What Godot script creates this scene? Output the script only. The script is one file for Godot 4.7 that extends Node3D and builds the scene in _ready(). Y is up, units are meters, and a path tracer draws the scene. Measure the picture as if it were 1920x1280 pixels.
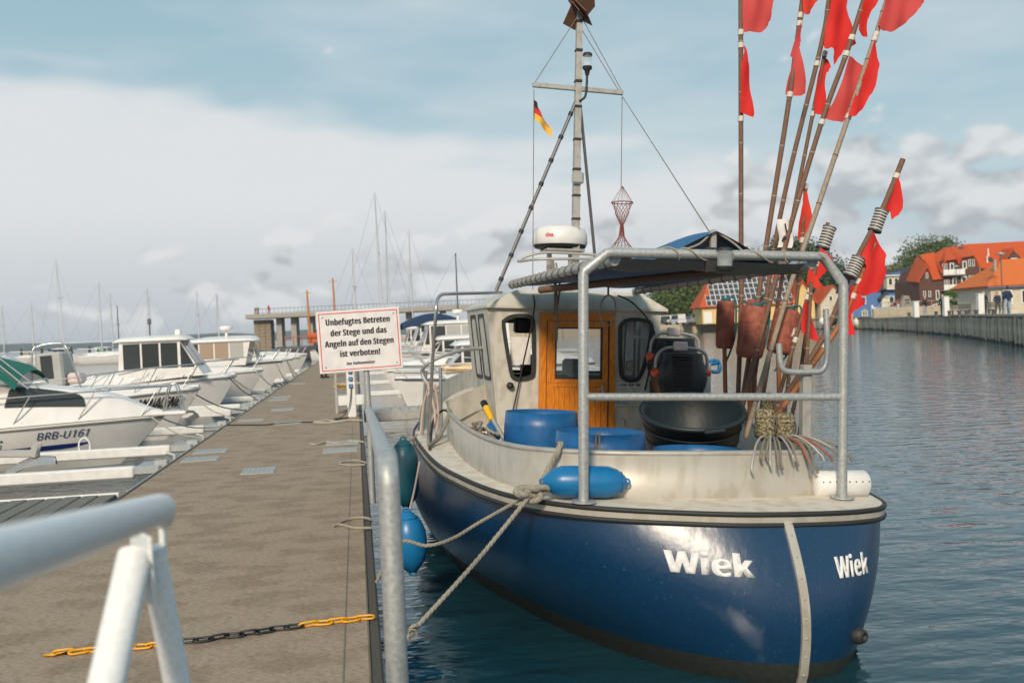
extends Node3D

const YAW := 0.15533   # the camera looks this far to the right of the jetty's direction (-z)
var taken := {}
var M := {}
var rng := RandomNumberGenerator.new()
var boat_xf := Transform3D()
var whiteboat_no := 0


class MB:
	var st := SurfaceTool.new()
	var g := 1

	func _init():
		st.begin(Mesh.PRIMITIVE_TRIANGLES)

	func tri(a: Vector3, b: Vector3, c: Vector3, grp := -1):
		st.set_smooth_group(grp)
		st.add_vertex(a)
		st.set_smooth_group(grp)
		st.add_vertex(b)
		st.set_smooth_group(grp)
		st.add_vertex(c)

	func quad(a: Vector3, b: Vector3, c: Vector3, d: Vector3, grp := -1):
		tri(a, b, c, grp)
		tri(a, c, d, grp)

	func box(c: Vector3, size: Vector3, b := Basis(), bevel := 0.0):
		var h := size * 0.5
		if bevel <= 0.0:
			var p := []
			for i in 8:
				p.append(c + b * Vector3(h.x if i & 1 else -h.x, h.y if i & 2 else -h.y, h.z if i & 4 else -h.z))
			for f in [[0, 1, 3, 2], [4, 6, 7, 5], [0, 4, 5, 1], [2, 3, 7, 6], [0, 2, 6, 4], [1, 5, 7, 3]]:
				quad(p[f[0]], p[f[1]], p[f[2]], p[f[3]])
			return
		var e := minf(bevel, minf(h.x, minf(h.y, h.z)) * 0.9)
		var q := {}
		for i in 8:
			var s := Vector3(1 if i & 1 else -1, 1 if i & 2 else -1, 1 if i & 4 else -1)
			for a in 3:
				var v := Vector3(h.x - e, h.y - e, h.z - e)
				v[a] = h[a]
				q[[i, a]] = c + b * (v * s)
		for f in [[0, 1, 3, 2, 2], [4, 6, 7, 5, 2], [0, 4, 5, 1, 1], [2, 3, 7, 6, 1], [0, 2, 6, 4, 0], [1, 5, 7, 3, 0]]:
			quad(q[[f[0], f[4]]], q[[f[1], f[4]]], q[[f[2], f[4]]], q[[f[3], f[4]]])
		for i in 8:
			tri(q[[i, 0]], q[[i, 1]], q[[i, 2]])
			for a in 3:
				var j: int = i | (1 << a)
				if j != i:
					var u := (a + 1) % 3
					var w := (a + 2) % 3
					quad(q[[i, u]], q[[j, u]], q[[j, w]], q[[i, w]])

	func loft(rings: Array, closed := true, cap0 := false, cap1 := false, smooth := true):
		g += 1
		var grp := g if smooth else -1
		var n: int = rings[0].size()
		for i in rings.size() - 1:
			var a: Array = rings[i]
			var b: Array = rings[i + 1]
			for j in (n if closed else n - 1):
				var k := (j + 1) % n
				quad(a[j], b[j], b[k], a[k], grp)
		for e in [[cap0, rings[0]], [cap1, rings[-1]]]:
			if e[0]:
				var m := Vector3()
				for v in e[1]:
					m += v
				m /= n
				for j in n:
					tri(m, e[1][j], e[1][(j + 1) % n])

	func tube(pts: Array, r, sides := 8, caps := true):
		var rings := []
		var n := pts.size()
		var loop: bool = n > 3 and pts[0].distance_to(pts[n - 1]) < 0.0001
		var nor := Vector3()
		for i in n:
			var t: Vector3
			if loop and (i == 0 or i == n - 1):
				t = (pts[1] - pts[n - 2]).normalized()
			else:
				t = (pts[mini(i + 1, n - 1)] - pts[maxi(i - 1, 0)]).normalized()
			if i == 0:
				nor = t.cross(Vector3.UP if absf(t.y) < 0.9 else Vector3.RIGHT).normalized()
			else:
				nor = (nor - t * nor.dot(t)).normalized()
			var bi := t.cross(nor)
			var rr: float = r[i] if r is Array else r
			var ring := []
			for j in sides:
				var an := TAU * j / sides
				ring.append(pts[i] + (nor * cos(an) + bi * sin(an)) * rr)
			rings.append(ring)
		if loop:
			var first: Array = rings[0]
			rings[n - 1] = first
		loft(rings, true, caps and not loop, caps and not loop)

	func lathe(prof: Array, sides := 16, xf := Transform3D(), cap := true):
		var rings := []
		for p in prof:
			var ring := []
			for j in sides:
				var an := TAU * j / sides
				ring.append(xf * Vector3(p.x * cos(an), p.y, p.x * sin(an)))
			rings.append(ring)
		loft(rings, true, cap and prof[0].x > 0.001, cap and prof[-1].x > 0.001)

	func prism(poly: Array, z0: float, z1: float, xf := Transform3D(), sides := true):
		var pp := PackedVector2Array(poly)
		var ix := Geometry2D.triangulate_polygon(pp)
		for i in range(0, ix.size(), 3):
			for z in [z0, z1]:
				tri(xf * Vector3(pp[ix[i]].x, pp[ix[i]].y, z), xf * Vector3(pp[ix[i + 1]].x, pp[ix[i + 1]].y, z), xf * Vector3(pp[ix[i + 2]].x, pp[ix[i + 2]].y, z))
		if sides:
			for i in pp.size():
				var a := pp[i]
				var b := pp[(i + 1) % pp.size()]
				quad(xf * Vector3(a.x, a.y, z0), xf * Vector3(b.x, b.y, z0), xf * Vector3(b.x, b.y, z1), xf * Vector3(a.x, a.y, z1))

	func ring_prism(outer: Array, inner: Array, z0: float, z1: float, xf := Transform3D()):
		var n := outer.size()
		for i in n:
			var k := (i + 1) % n
			var o0: Vector2 = outer[i]
			var o1: Vector2 = outer[k]
			var i0: Vector2 = inner[i]
			var i1: Vector2 = inner[k]
			for z in [z0, z1]:
				quad(xf * Vector3(o0.x, o0.y, z), xf * Vector3(o1.x, o1.y, z), xf * Vector3(i1.x, i1.y, z), xf * Vector3(i0.x, i0.y, z))
			quad(xf * Vector3(o0.x, o0.y, z0), xf * Vector3(o1.x, o1.y, z0), xf * Vector3(o1.x, o1.y, z1), xf * Vector3(o0.x, o0.y, z1))
			quad(xf * Vector3(i0.x, i0.y, z0), xf * Vector3(i1.x, i1.y, z0), xf * Vector3(i1.x, i1.y, z1), xf * Vector3(i0.x, i0.y, z1))

	func grid(fn: Callable, nu: int, nv: int, smooth := true):
		g += 1
		var p := []
		for i in nu + 1:
			var row := []
			for j in nv + 1:
				row.append(fn.call(float(i) / nu, float(j) / nv))
			p.append(row)
		for i in nu:
			for j in nv:
				quad(p[i][j], p[i + 1][j], p[i + 1][j + 1], p[i][j + 1], g if smooth else -1)

	func mesh() -> ArrayMesh:
		st.generate_normals()
		return st.commit()


func numbered(called: String) -> String:
	var n: int = taken.get(called, 0)
	taken[called] = n + 1
	return called if n == 0 else "%s_%03d" % [called, n]


func tag(o: Node3D, label: String, category: String, group := "", kind := ""):
	if label:
		o.set_meta("label", label)
	if category:
		o.set_meta("category", category)
	if group:
		o.set_meta("group", group)
	if kind:
		o.set_meta("kind", kind)
	return o


func thing(called: String, label: String, category: String, xf := Transform3D(), group := "") -> Node3D:
	var o := Node3D.new()
	o.name = numbered(called)
	add_child(o, true)
	o.transform = xf
	tag(o, label, category, group)
	return o


func put(mesh: Mesh, called: String, m: Material, parent: Node3D = null, xf := Transform3D()) -> MeshInstance3D:
	var o := MeshInstance3D.new()
	o.mesh = mesh
	o.material_override = m
	o.transform = xf
	o.name = called if parent else numbered(called)
	(parent if parent else self).add_child(o, true)
	return o


func part(mb: MB, called: String, m: Material, parent: Node3D = null, xf := Transform3D()) -> MeshInstance3D:
	return put(mb.mesh(), called, m, parent, xf)


func structure(o: Node3D) -> Node3D:
	o.set_meta("kind", "structure")
	return o


func copy(o: Node3D, xf: Transform3D, label: String) -> Node3D:
	var c: Node3D = o.duplicate()
	c.name = numbered(String(o.name).rstrip("0123456789").trim_suffix("_"))
	add_child(c, true)
	c.transform = xf
	c.set_meta("label", label)
	return c


func at(v: Vector3, turn := 0.0) -> Transform3D:
	return Transform3D(Basis(Vector3.UP, turn), v)


func far(x: float, y: float, d: float, turn := 0.0) -> Transform3D:   # metres to the right, up and away, turned to face the camera's direction
	return Transform3D(Basis(Vector3.UP, turn - YAW), Basis(Vector3.UP, -YAW) * Vector3(x, y, -d))


func smoothed(pts: Array, per := 6) -> Array:
	var out := []
	var n := pts.size()
	for i in n - 1:
		var a = pts[maxi(i - 1, 0)]
		var b = pts[i]
		var c = pts[i + 1]
		var d = pts[mini(i + 2, n - 1)]
		for k in per:
			var t := float(k) / per
			out.append(b.cubic_interpolate(c, a, d, t))
	out.append(pts[n - 1])
	return out


func spline(pts: Array, k: float):
	var n := pts.size()
	var i := clampi(int(floor(k)), 0, n - 2)
	return pts[i].cubic_interpolate(pts[i + 1], pts[maxi(i - 1, 0)], pts[mini(i + 2, n - 1)], k - i)


func noise_tex(freq: float, lo: Color, hi: Color, seed_no: int, octaves := 4, kind := FastNoiseLite.TYPE_SIMPLEX_SMOOTH, c0 := 0.25, c1 := 0.75, size := 512) -> NoiseTexture2D:
	var n := FastNoiseLite.new()
	n.noise_type = kind
	n.frequency = freq
	n.seed = seed_no
	n.fractal_octaves = octaves
	var t := NoiseTexture2D.new()
	t.width = size
	t.height = size
	t.seamless = true
	t.noise = n
	var r := Gradient.new()
	r.offsets = PackedFloat32Array([c0, c1])
	r.colors = PackedColorArray([lo.linear_to_srgb(), hi.linear_to_srgb()])
	t.color_ramp = r
	return t


func ramp_tex(freq: float, seed_no: int, octaves: int, stops: Array, size := 1024) -> NoiseTexture2D:
	var t := noise_tex(freq, Color.BLACK, Color.WHITE, seed_no, octaves, FastNoiseLite.TYPE_SIMPLEX_SMOOTH, 0.0, 1.0, size)
	var r := Gradient.new()
	var o := PackedFloat32Array()
	var c := PackedColorArray()
	for s in stops:
		o.append(s[0])
		c.append(s[1].linear_to_srgb())
	r.offsets = o
	r.colors = c
	t.color_ramp = r
	return t


func height_tex(freq: float, seed_no: int, octaves := 4, size := 512) -> NoiseTexture2D:
	var t := noise_tex(freq, Color.BLACK, Color.WHITE, seed_no, octaves, FastNoiseLite.TYPE_SIMPLEX_SMOOTH, 0.0, 1.0, size)
	return t


func grey(v: float) -> Color:
	return Color(v, v, v)


func mat(key: String, c: Color, rough := 0.6, metal := 0.0, tex: Texture2D = null, scale := Vector3.ONE, bump: Texture2D = null, depth := 0.0) -> StandardMaterial3D:
	var m := StandardMaterial3D.new()
	m.resource_name = key
	m.albedo_color = c.linear_to_srgb()
	m.roughness = rough
	m.metallic = metal
	if tex:
		m.albedo_texture = tex
	if bump:
		m.heightmap_enabled = true
		m.heightmap_texture = bump
		m.heightmap_scale = depth
	if tex or bump:
		m.uv1_triplanar = true
		m.uv1_scale = scale
	M[key] = m
	return m


func glass(key: String, c: Color, a: float) -> StandardMaterial3D:
	var m := StandardMaterial3D.new()
	m.resource_name = key
	m.transparency = BaseMaterial3D.TRANSPARENCY_ALPHA
	var s := c.linear_to_srgb()
	s.a = a
	m.albedo_color = s
	m.roughness = 0.03
	M[key] = m
	return m


func lettering(text: String, w: float, h: float, deep := 0.002, weight := 700, stretch := 100) -> ArrayMesh:
	# a text as solid letters, w wide and h high, centred on its own middle
	var f := SystemFont.new()
	f.font_names = PackedStringArray(["Droid Sans"])
	f.font_weight = weight
	f.font_stretch = stretch
	var t := TextMesh.new()
	t.text = text
	t.font = f
	t.font_size = 64
	t.pixel_size = 0.01
	t.depth = 0.01
	var box := t.get_aabb()
	var out := ArrayMesh.new()
	for n in t.get_surface_count():
		var a := t.surface_get_arrays(n)
		var v: PackedVector3Array = a[Mesh.ARRAY_VERTEX]
		# heavy strokes: the letters are laid three times, a little apart
		for k in ([-1, 0, 1] if weight >= 700 else [0]):
			var q := v.duplicate()
			for i in v.size():
				var p := v[i] - box.get_center()
				q[i] = Vector3((p.x + k * 0.022) * w / box.size.x, p.y * h / box.size.y, p.z / 0.01 * deep * (1.0 + 0.12 * k))
			a[Mesh.ARRAY_VERTEX] = q
			out.add_surface_from_arrays(Mesh.PRIMITIVE_TRIANGLES, a)
	return out


func arc(c: Vector3, u: Vector3, v: Vector3, a0: float, a1: float, n: int) -> Array:
	var out := []
	for i in n + 1:
		var a := lerpf(a0, a1, float(i) / n)
		out.append(c + u * cos(a) + v * sin(a))
	return out


func sky_image() -> Image:
	var w := 2048
	var h := 1024
	var im := Image.create(w, h, false, Image.FORMAT_RGBF)
	im.fill(Color(0.2, 0.26, 0.29))
	var big := FastNoiseLite.new()
	big.seed = 4
	big.frequency = 1.0
	big.fractal_octaves = 4
	var puff := FastNoiseLite.new()
	puff.seed = 24
	puff.frequency = 1.0
	puff.fractal_octaves = 6
	puff.fractal_gain = 0.55
	var blue_top := Color(0.325, 0.49, 0.58)
	var zenith := Color(0.24, 0.40, 0.52)
	var blue_low := Color(0.47, 0.61, 0.67)
	var white := Color(0.735, 0.75, 0.765)
	var haze := Color(0.50, 0.535, 0.575)
	for j in h / 2 + 8:
		var el := 90.0 - 180.0 * (j + 0.5) / h
		var ce := cos(deg_to_rad(el))
		var se := sin(deg_to_rad(el))
		for i in w:
			var az := wrapf(360.0 * (i + 0.5) / w, -180.0, 180.0)
			var ar := deg_to_rad(az)
			var d := Vector3(sin(ar) * ce, se, -cos(ar) * ce)
			var c := blue_low.lerp(blue_top, smoothstep(4.0, 20.0, el)).lerp(zenith, smoothstep(22.0, 80.0, el))
			var n1 := big.get_noise_3d(d.x * 2.2, d.y * 9.0, d.z * 2.2)
			var n2 := big.get_noise_3d(d.x * 7.0 + 5.0, d.y * 26.0, d.z * 7.0)
			# thin streaks of high cloud
			c = c.lerp(white, clampf(0.16 + n1 * 0.5 + n2 * 0.22, 0.0, 0.55) * smoothstep(60.0, 12.0, el) * 0.8)
			# the wide pale bank of cloud
			var top := 7.5 + 7.5 * cos(deg_to_rad(2.0 * (az + 24.0))) + n1 * 3.0
			var bank := 1.0 - smoothstep(top - 1.7, top + 1.3, el + n2 * 1.2)
			c = c.lerp(white, bank * 0.9)
			# grey air towards the horizon
			c = c.lerp(haze, smoothstep(8.5, 0.5, el) * 0.8)
			# heaped clouds low down
			if el < 17.0:
				var q := Vector3(sin(ar) * 9.0, el * 0.30, -cos(ar) * 9.0)
				var p := puff.get_noise_3dv(q)
				var cover := big.get_noise_3d(sin(ar) * 2.6 + 3.0, 0.4, -cos(ar) * 2.6)
				var ceil_el := 7.0 + 2.5 * cover + 2.6 * sin(deg_to_rad(az * 3.0 - 5.0))
				var m := smoothstep(0.02, 0.17, p + 0.08 * cover + 0.09 + 0.09 * sin(deg_to_rad(az * 3.0 - 5.0)) - smoothstep(ceil_el - 3.5, ceil_el + 2.5, el) * 0.65 - smoothstep(2.2, 0.3, el) * 0.3)
				var lit := clampf(0.42 + 2.3 * (p - puff.get_noise_3d(q.x, q.y + 0.5, q.z)), 0.0, 1.0)
				c = c.lerp(Color(0.41, 0.435, 0.46).lerp(Color(0.74, 0.745, 0.75), lit), m * 0.8)
			im.set_pixel(i, j, c)
	return im


func _ready():
	rng.seed = 7
	# camera
	var cam := Camera3D.new()
	cam.name = "camera"
	cam.fov = 37.84
	cam.near = 0.05
	cam.far = 9000.0
	cam.transform = Transform3D(Basis(Vector3.UP, -YAW) * Basis(Vector3.RIGHT, deg_to_rad(-0.7)) * Basis(Vector3.BACK, deg_to_rad(-2.5)), Vector3(0, 2.1, 0))
	var lens := CameraAttributesPhysical.new()
	lens.frustum_focal_length = 35.0
	lens.frustum_focus_distance = 7.6
	lens.exposure_aperture = 3.2
	cam.attributes = lens
	cam.current = true
	add_child(cam)
	# sky and air
	var env := Environment.new()
	env.background_mode = Environment.BG_SKY
	var sky := Sky.new()
	var pano := PanoramaSkyMaterial.new()
	pano.panorama = ImageTexture.create_from_image(sky_image())
	pano.energy_multiplier = 0.555
	sky.sky_material = pano
	env.sky = sky
	env.tonemap_mode = Environment.TONE_MAPPER_LINEAR
	env.tonemap_exposure = 1.88
	env.sdfgi_enabled = true
	env.ssao_enabled = true
	env.ssil_enabled = true
	env.fog_enabled = true
	env.fog_density = 0.00018
	env.fog_light_color = Color(0.78, 0.82, 0.86)
	var we := WorldEnvironment.new()
	we.name = "air"
	we.environment = env
	add_child(we)
	# the sun behind thin cloud, behind the camera and to its left
	var sun := DirectionalLight3D.new()
	sun.name = "sun"
	sun.light_color = Color(1.0, 0.93, 0.83)
	sun.light_energy = 0.6
	sun.light_angular_distance = 10.0
	sun.shadow_enabled = true
	add_child(sun)
	sun.look_at_from_position(Vector3(-3.4, 6.0, 9.5), Vector3.ZERO)

	materials()
	setting()
	jetty()
	rails_and_sign()
	fishing_boat()
	boat_gear()
	flag_poles()
	marina()
	far_shore()


func materials():
	var mottle := noise_tex(0.012, grey(0.9), grey(1.03), 3, 5)
	var fine := noise_tex(0.06, grey(0.87), grey(1.05), 5, 4)
	var speck := noise_tex(0.11, grey(0.62), grey(1.14), 8, 3, FastNoiseLite.TYPE_SIMPLEX_SMOOTH, 0.2, 0.6)
	var grime := noise_tex(0.014, Color(0.84, 0.81, 0.76), Color(1.02, 1.02, 1.02), 11, 6, FastNoiseLite.TYPE_SIMPLEX_SMOOTH, 0.25, 0.55)
	var hfine := height_tex(0.09, 12, 4)
	var hcoarse := height_tex(0.02, 13, 5)
	M["mottle_tex"] = mottle
	M["fine_tex"] = fine
	M["hfine_tex"] = hfine
	var conc := noise_tex(0.02, Color(0.7, 0.68, 0.66), Color(1.25, 1.24, 1.22), 17, 6, FastNoiseLite.TYPE_SIMPLEX_SMOOTH, 0.25, 0.75, 1024)
	var m := mat("concrete deck", Color(0.37, 0.28, 0.203), 0.92, 0.0, conc, Vector3(0.9, 0.6, 2.6), hfine, 0.4)
	m.uv1_world_triplanar = true
	m.detail_enabled = true
	m.detail_albedo = noise_tex(0.008, Color(0.8, 0.78, 0.75), grey(1.05), 18, 8, FastNoiseLite.TYPE_SIMPLEX_SMOOTH, 0.3, 0.62, 1024)
	m.detail_blend_mode = BaseMaterial3D.BLEND_MODE_MUL
	m.detail_uv_layer = BaseMaterial3D.DETAIL_UV_2
	m.uv2_triplanar = true
	m.uv2_world_triplanar = true
	m.uv2_scale = Vector3(0.21, 0.3, 0.33)
	mat("dark timber", Color(0.075, 0.066, 0.055), 0.9, 0.0, fine, Vector3(1, 4, 1), hfine, 0.3)
	var plank := mat("weathered planks", Color(0.22, 0.205, 0.18), 0.9, 0.0, noise_tex(0.02, grey(0.62), grey(1.12), 19, 5), Vector3(7, 2, 0.5), hfine, 0.3)
	plank.uv1_world_triplanar = true
	mat("plate steel", Color(0.44, 0.43, 0.41), 0.55, 0.35, fine, Vector3(3, 3, 3), hfine, 0.15)
	mat("galvanised", Color(0.47, 0.48, 0.475), 0.5, 0.45, noise_tex(0.035, grey(0.66), grey(1.12), 23, 3, FastNoiseLite.TYPE_CELLULAR, 0.1, 0.8), Vector3(2.6, 2.6, 2.6))
	mat("dull aluminium", Color(0.42, 0.41, 0.385), 0.5, 0.35, grime, Vector3(1.2, 1.2, 1.2))
	mat("stainless", Color(0.5, 0.49, 0.47), 0.3, 0.85)
	mat("white rail paint", Color(0.84, 0.84, 0.83), 0.32, 0.0, fine, Vector3(2, 2, 2), hcoarse, 0.15)
	mat("white paint", Color(0.76, 0.74, 0.72), 0.4, 0.0, mottle, Vector3(0.8, 0.8, 0.8))
	mat("gelcoat", Color(0.80, 0.765, 0.74), 0.3, 0.0, mottle, Vector3(0.35, 0.35, 0.35))
	mat("painted metal grey", Color(0.42, 0.42, 0.41), 0.35, 0.0, mottle, Vector3(0.35, 0.35, 0.35))
	mat("strake beige", Color(0.55, 0.51, 0.45), 0.5)
	mat("sign white", Color(0.74, 0.715, 0.72), 0.4, 0.0, mottle, Vector3(0.9, 0.9, 0.9))
	mat("sign red", Color(0.66, 0.09, 0.07), 0.45)
	mat("print black", Color(0.025, 0.024, 0.026), 0.5)
	mat("print navy", Color(0.03, 0.045, 0.13), 0.4)
	mat("stripe blue", Color(0.012, 0.03, 0.16), 0.35)
	mat("cream deck", Color(0.66, 0.60, 0.51), 0.6, 0.0, grime, Vector3(0.8, 0.8, 0.8), hfine, 0.08)
	mat("coaming", Color(0.47, 0.44, 0.385), 0.42, 0.25, grime, Vector3(1.1, 0.5, 1.1))
	mat("house paint", Color(0.53, 0.505, 0.45), 0.5, 0.0, grime, Vector3(0.8, 0.5, 0.8))
	var hb := Color(0.004, 0.034, 0.09)
	var hullm := mat("hull blue", Color.WHITE, 0.3, 0.0, ramp_tex(0.055, 31, 4, [[0.0, hb * 0.75], [0.45, hb], [0.85, Color(0.007, 0.042, 0.102)], [0.89, Color(0.04, 0.08, 0.15)], [0.94, Color(0.36, 0.40, 0.45)]]), Vector3(0.8, 0.55, 0.8), hcoarse, 0.3)
	hullm.clearcoat_enabled = true
	hullm.clearcoat = 0.3
	hullm.clearcoat_roughness = 0.33
	mat("boot top", Color(0.02, 0.027, 0.026), 0.75, 0.0, noise_tex(0.03, Color(0.5, 0.55, 0.4), Color(1.6, 1.5, 1.3), 37, 5), Vector3(1.2, 2.5, 1.2))
	mat("rubber", Color(0.022, 0.023, 0.024), 0.6)
	mat("black plastic", Color(0.012, 0.013, 0.015), 0.38)
	mat("door varnish", Color(0.66, 0.225, 0.018), 0.35, 0.0, noise_tex(0.03, Color(0.72, 0.6, 0.5), Color(1.1, 1.1, 1.1), 41, 5), Vector3(5, 0.5, 5))
	mat("barrel blue", Color(0.010, 0.105, 0.30), 0.4, 0.0, grime, Vector3(1.5, 1.5, 1.5))
	mat("fender blue", Color(0.008, 0.155, 0.37), 0.35, 0.0, mottle, Vector3(2, 2, 2))
	mat("fender teal", Color(0.008, 0.075, 0.105), 0.4, 0.0, mottle, Vector3(2, 2, 2))
	mat("tub black", Color(0.012, 0.021, 0.026), 0.5, 0.0, fine, Vector3(2, 2, 2), hcoarse, 0.2)
	mat("rope", Color(0.50, 0.455, 0.37), 0.95, 0.0, speck, Vector3(9, 9, 9), height_tex(0.16, 44, 2), 0.6)
	mat("rope grey", Color(0.30, 0.27, 0.22), 0.95, 0.0, speck, Vector3(9, 9, 9), hfine, 0.6)
	mat("rope pink", Color(0.55, 0.38, 0.32), 0.95, 0.0, speck, Vector3(9, 9, 9))
	mat("cable black", Color(0.012, 0.012, 0.012), 0.5)
	mat("twine teal", Color(0.02, 0.12, 0.15), 0.9)
	mat("chain yellow", Color(0.78, 0.36, 0.01), 0.4)
	mat("bamboo", Color(0.19, 0.10, 0.062), 0.75, 0.0, noise_tex(0.03, grey(0.6), grey(1.4), 47, 4), Vector3(6, 1.2, 6))
	mat("bamboo pale", Color(0.36, 0.29, 0.22), 0.75, 0.0, noise_tex(0.03, grey(0.6), grey(1.2), 48, 4), Vector3(6, 1.2, 6))
	mat("wood shaft", Color(0.34, 0.125, 0.045), 0.7, 0.0, fine, Vector3(4, 1, 4))
	mat("tape", Color(0.60, 0.56, 0.5), 0.7)
	for f in [["flag red", Color(0.72, 0.022, 0.018)], ["flag faded", Color(0.60, 0.065, 0.06)], ["flag orange red", Color(0.74, 0.045, 0.02)]]:
		var fl := mat(f[0], f[1], 0.75, 0.0, fine, Vector3(2, 2, 2))
		fl.backlight_enabled = true
		fl.backlight = (f[1] * 0.35).linear_to_srgb()
		fl.cull_mode = BaseMaterial3D.CULL_DISABLED
	mat("float red", Color(0.33, 0.10, 0.062), 0.7, 0.0, noise_tex(0.02, Color(0.55, 0.6, 0.65), Color(1.5, 1.1, 1.0), 51, 5), Vector3(1.3, 1.3, 1.3), hcoarse, 0.3)
	mat("float mossy", Color(0.36, 0.31, 0.20), 0.85, 0.0, noise_tex(0.02, Color(0.14, 0.13, 0.08), Color(1.3, 1.3, 1.35), 53, 5, FastNoiseLite.TYPE_SIMPLEX_SMOOTH, 0.35, 0.6), Vector3(4, 4, 4), hcoarse, 1.0)
	mat("tarp blue", Color(0.012, 0.11, 0.27), 0.55, 0.0, mottle, Vector3(1, 1, 1), hcoarse, 1.0)
	mat("tarp grey", Color(0.17, 0.175, 0.17), 0.7, 0.0, mottle, Vector3(1, 1, 1), hcoarse, 0.8)
	mat("canopy green", Color(0.01, 0.16, 0.11), 0.7, 0.0, mottle, Vector3(1, 1, 1), hcoarse, 1.2)
	mat("canopy navy", Color(0.012, 0.035, 0.085), 0.7, 0.0, mottle, Vector3(1, 1, 1), hcoarse, 1.2)
	mat("orange plastic", Color(0.75, 0.09, 0.02), 0.4)
	mat("pink white plastic", Color(0.68, 0.55, 0.52), 0.5)
	mat("yellow plastic", Color(0.75, 0.42, 0.015), 0.4)
	mat("socket blue", Color(0.01, 0.15, 0.32), 0.4)
	mat("dark glass", Color(0.045, 0.05, 0.052), 0.06)
	mat("curtain", Color(0.42, 0.41, 0.39), 0.8)
	mat("shutter brown", Color(0.36, 0.255, 0.19), 0.6)
	mat("cushion", Color(0.66, 0.43, 0.22), 0.8)
	mat("orange hull", Color(0.50, 0.10, 0.025), 0.5)
	mat("mast wood", Color(0.50, 0.19, 0.045), 0.5)
	mat("mast pale", Color(0.62, 0.62, 0.61), 0.4, 0.2)
	mat("mast dark", Color(0.09, 0.09, 0.10), 0.5)
	mat("wire", Color(0.16, 0.16, 0.165), 0.5, 0.4)
	mat("antifouling", Color(0.02, 0.035, 0.06), 0.8)
	glass("pane", Color(0.16, 0.2, 0.21), 0.25)
	glass("pane dark", Color(0.10, 0.13, 0.14), 0.45)
	glass("lamp glass", Color(0.7, 0.75, 0.75), 0.25)
	mat("skin", Color(0.5, 0.3, 0.22), 0.6)


func setting():
	# water to the horizon
	var wm := StandardMaterial3D.new()
	wm.resource_name = "harbour water"
	wm.albedo_color = Color(0.010, 0.045, 0.062).linear_to_srgb()
	wm.roughness = 0.06
	wm.metallic_specular = 0.5
	var wn := FastNoiseLite.new()
	wn.seed = 3
	wn.frequency = 0.016
	wn.fractal_octaves = 4
	wn.fractal_gain = 0.5
	var nt := NoiseTexture2D.new()
	nt.width = 1024
	nt.height = 1024
	nt.seamless = true
	nt.as_normal_map = true
	nt.bump_strength = 5.0
	nt.noise = wn
	wm.normal_enabled = true
	wm.normal_texture = nt
	wm.normal_scale = 0.24
	wm.heightmap_enabled = true
	wm.heightmap_texture = height_tex(0.012, 77, 4, 1024)
	wm.heightmap_scale = 1.7
	wm.uv1_triplanar = true
	wm.uv1_world_triplanar = true
	wm.uv1_scale = Vector3(0.085, 0.2, 0.17)
	M["water"] = wm
	var mb := MB.new()
	mb.quad(Vector3(-5000, 0, 200), Vector3(5000, 0, 200), Vector3(5000, 0, -6000), Vector3(-5000, 0, -6000))
	structure(part(mb, "water", wm))
	# wooded shore far across the bay
	mat("far woods", Color(0.05, 0.066, 0.055), 0.95, 0.0, noise_tex(0.02, grey(0.5), grey(1.5), 71, 4), Vector3(0.02, 0.06, 0.02))
	var hn := FastNoiseLite.new()
	hn.seed = 9
	hn.frequency = 0.004
	hn.fractal_octaves = 5
	mb = MB.new()
	var rings := []
	for i in 141:
		var x := -2600.0 + i * 30.0
		var h := 14.0 + 9.0 * hn.get_noise_1d(x) + 3.0 * hn.get_noise_1d(x * 9.0) + 8.0 * smoothstep(-1300.0, -500.0, x)
		h = maxf(h, 2.0)
		var z := -2500.0 - 120.0 * hn.get_noise_1d(x * 0.4 + 900.0)
		rings.append([Vector3(x, -1, z), Vector3(x, h * 0.55, z - 6), Vector3(x, h, z - 50), Vector3(x, h * 1.1, z - 300), Vector3(x, -1, z - 500)])
	mb.loft(rings, false)
	structure(part(mb, "hills", M["far woods"], null, Transform3D(Basis(Vector3.UP, -YAW), Vector3())))


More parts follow.
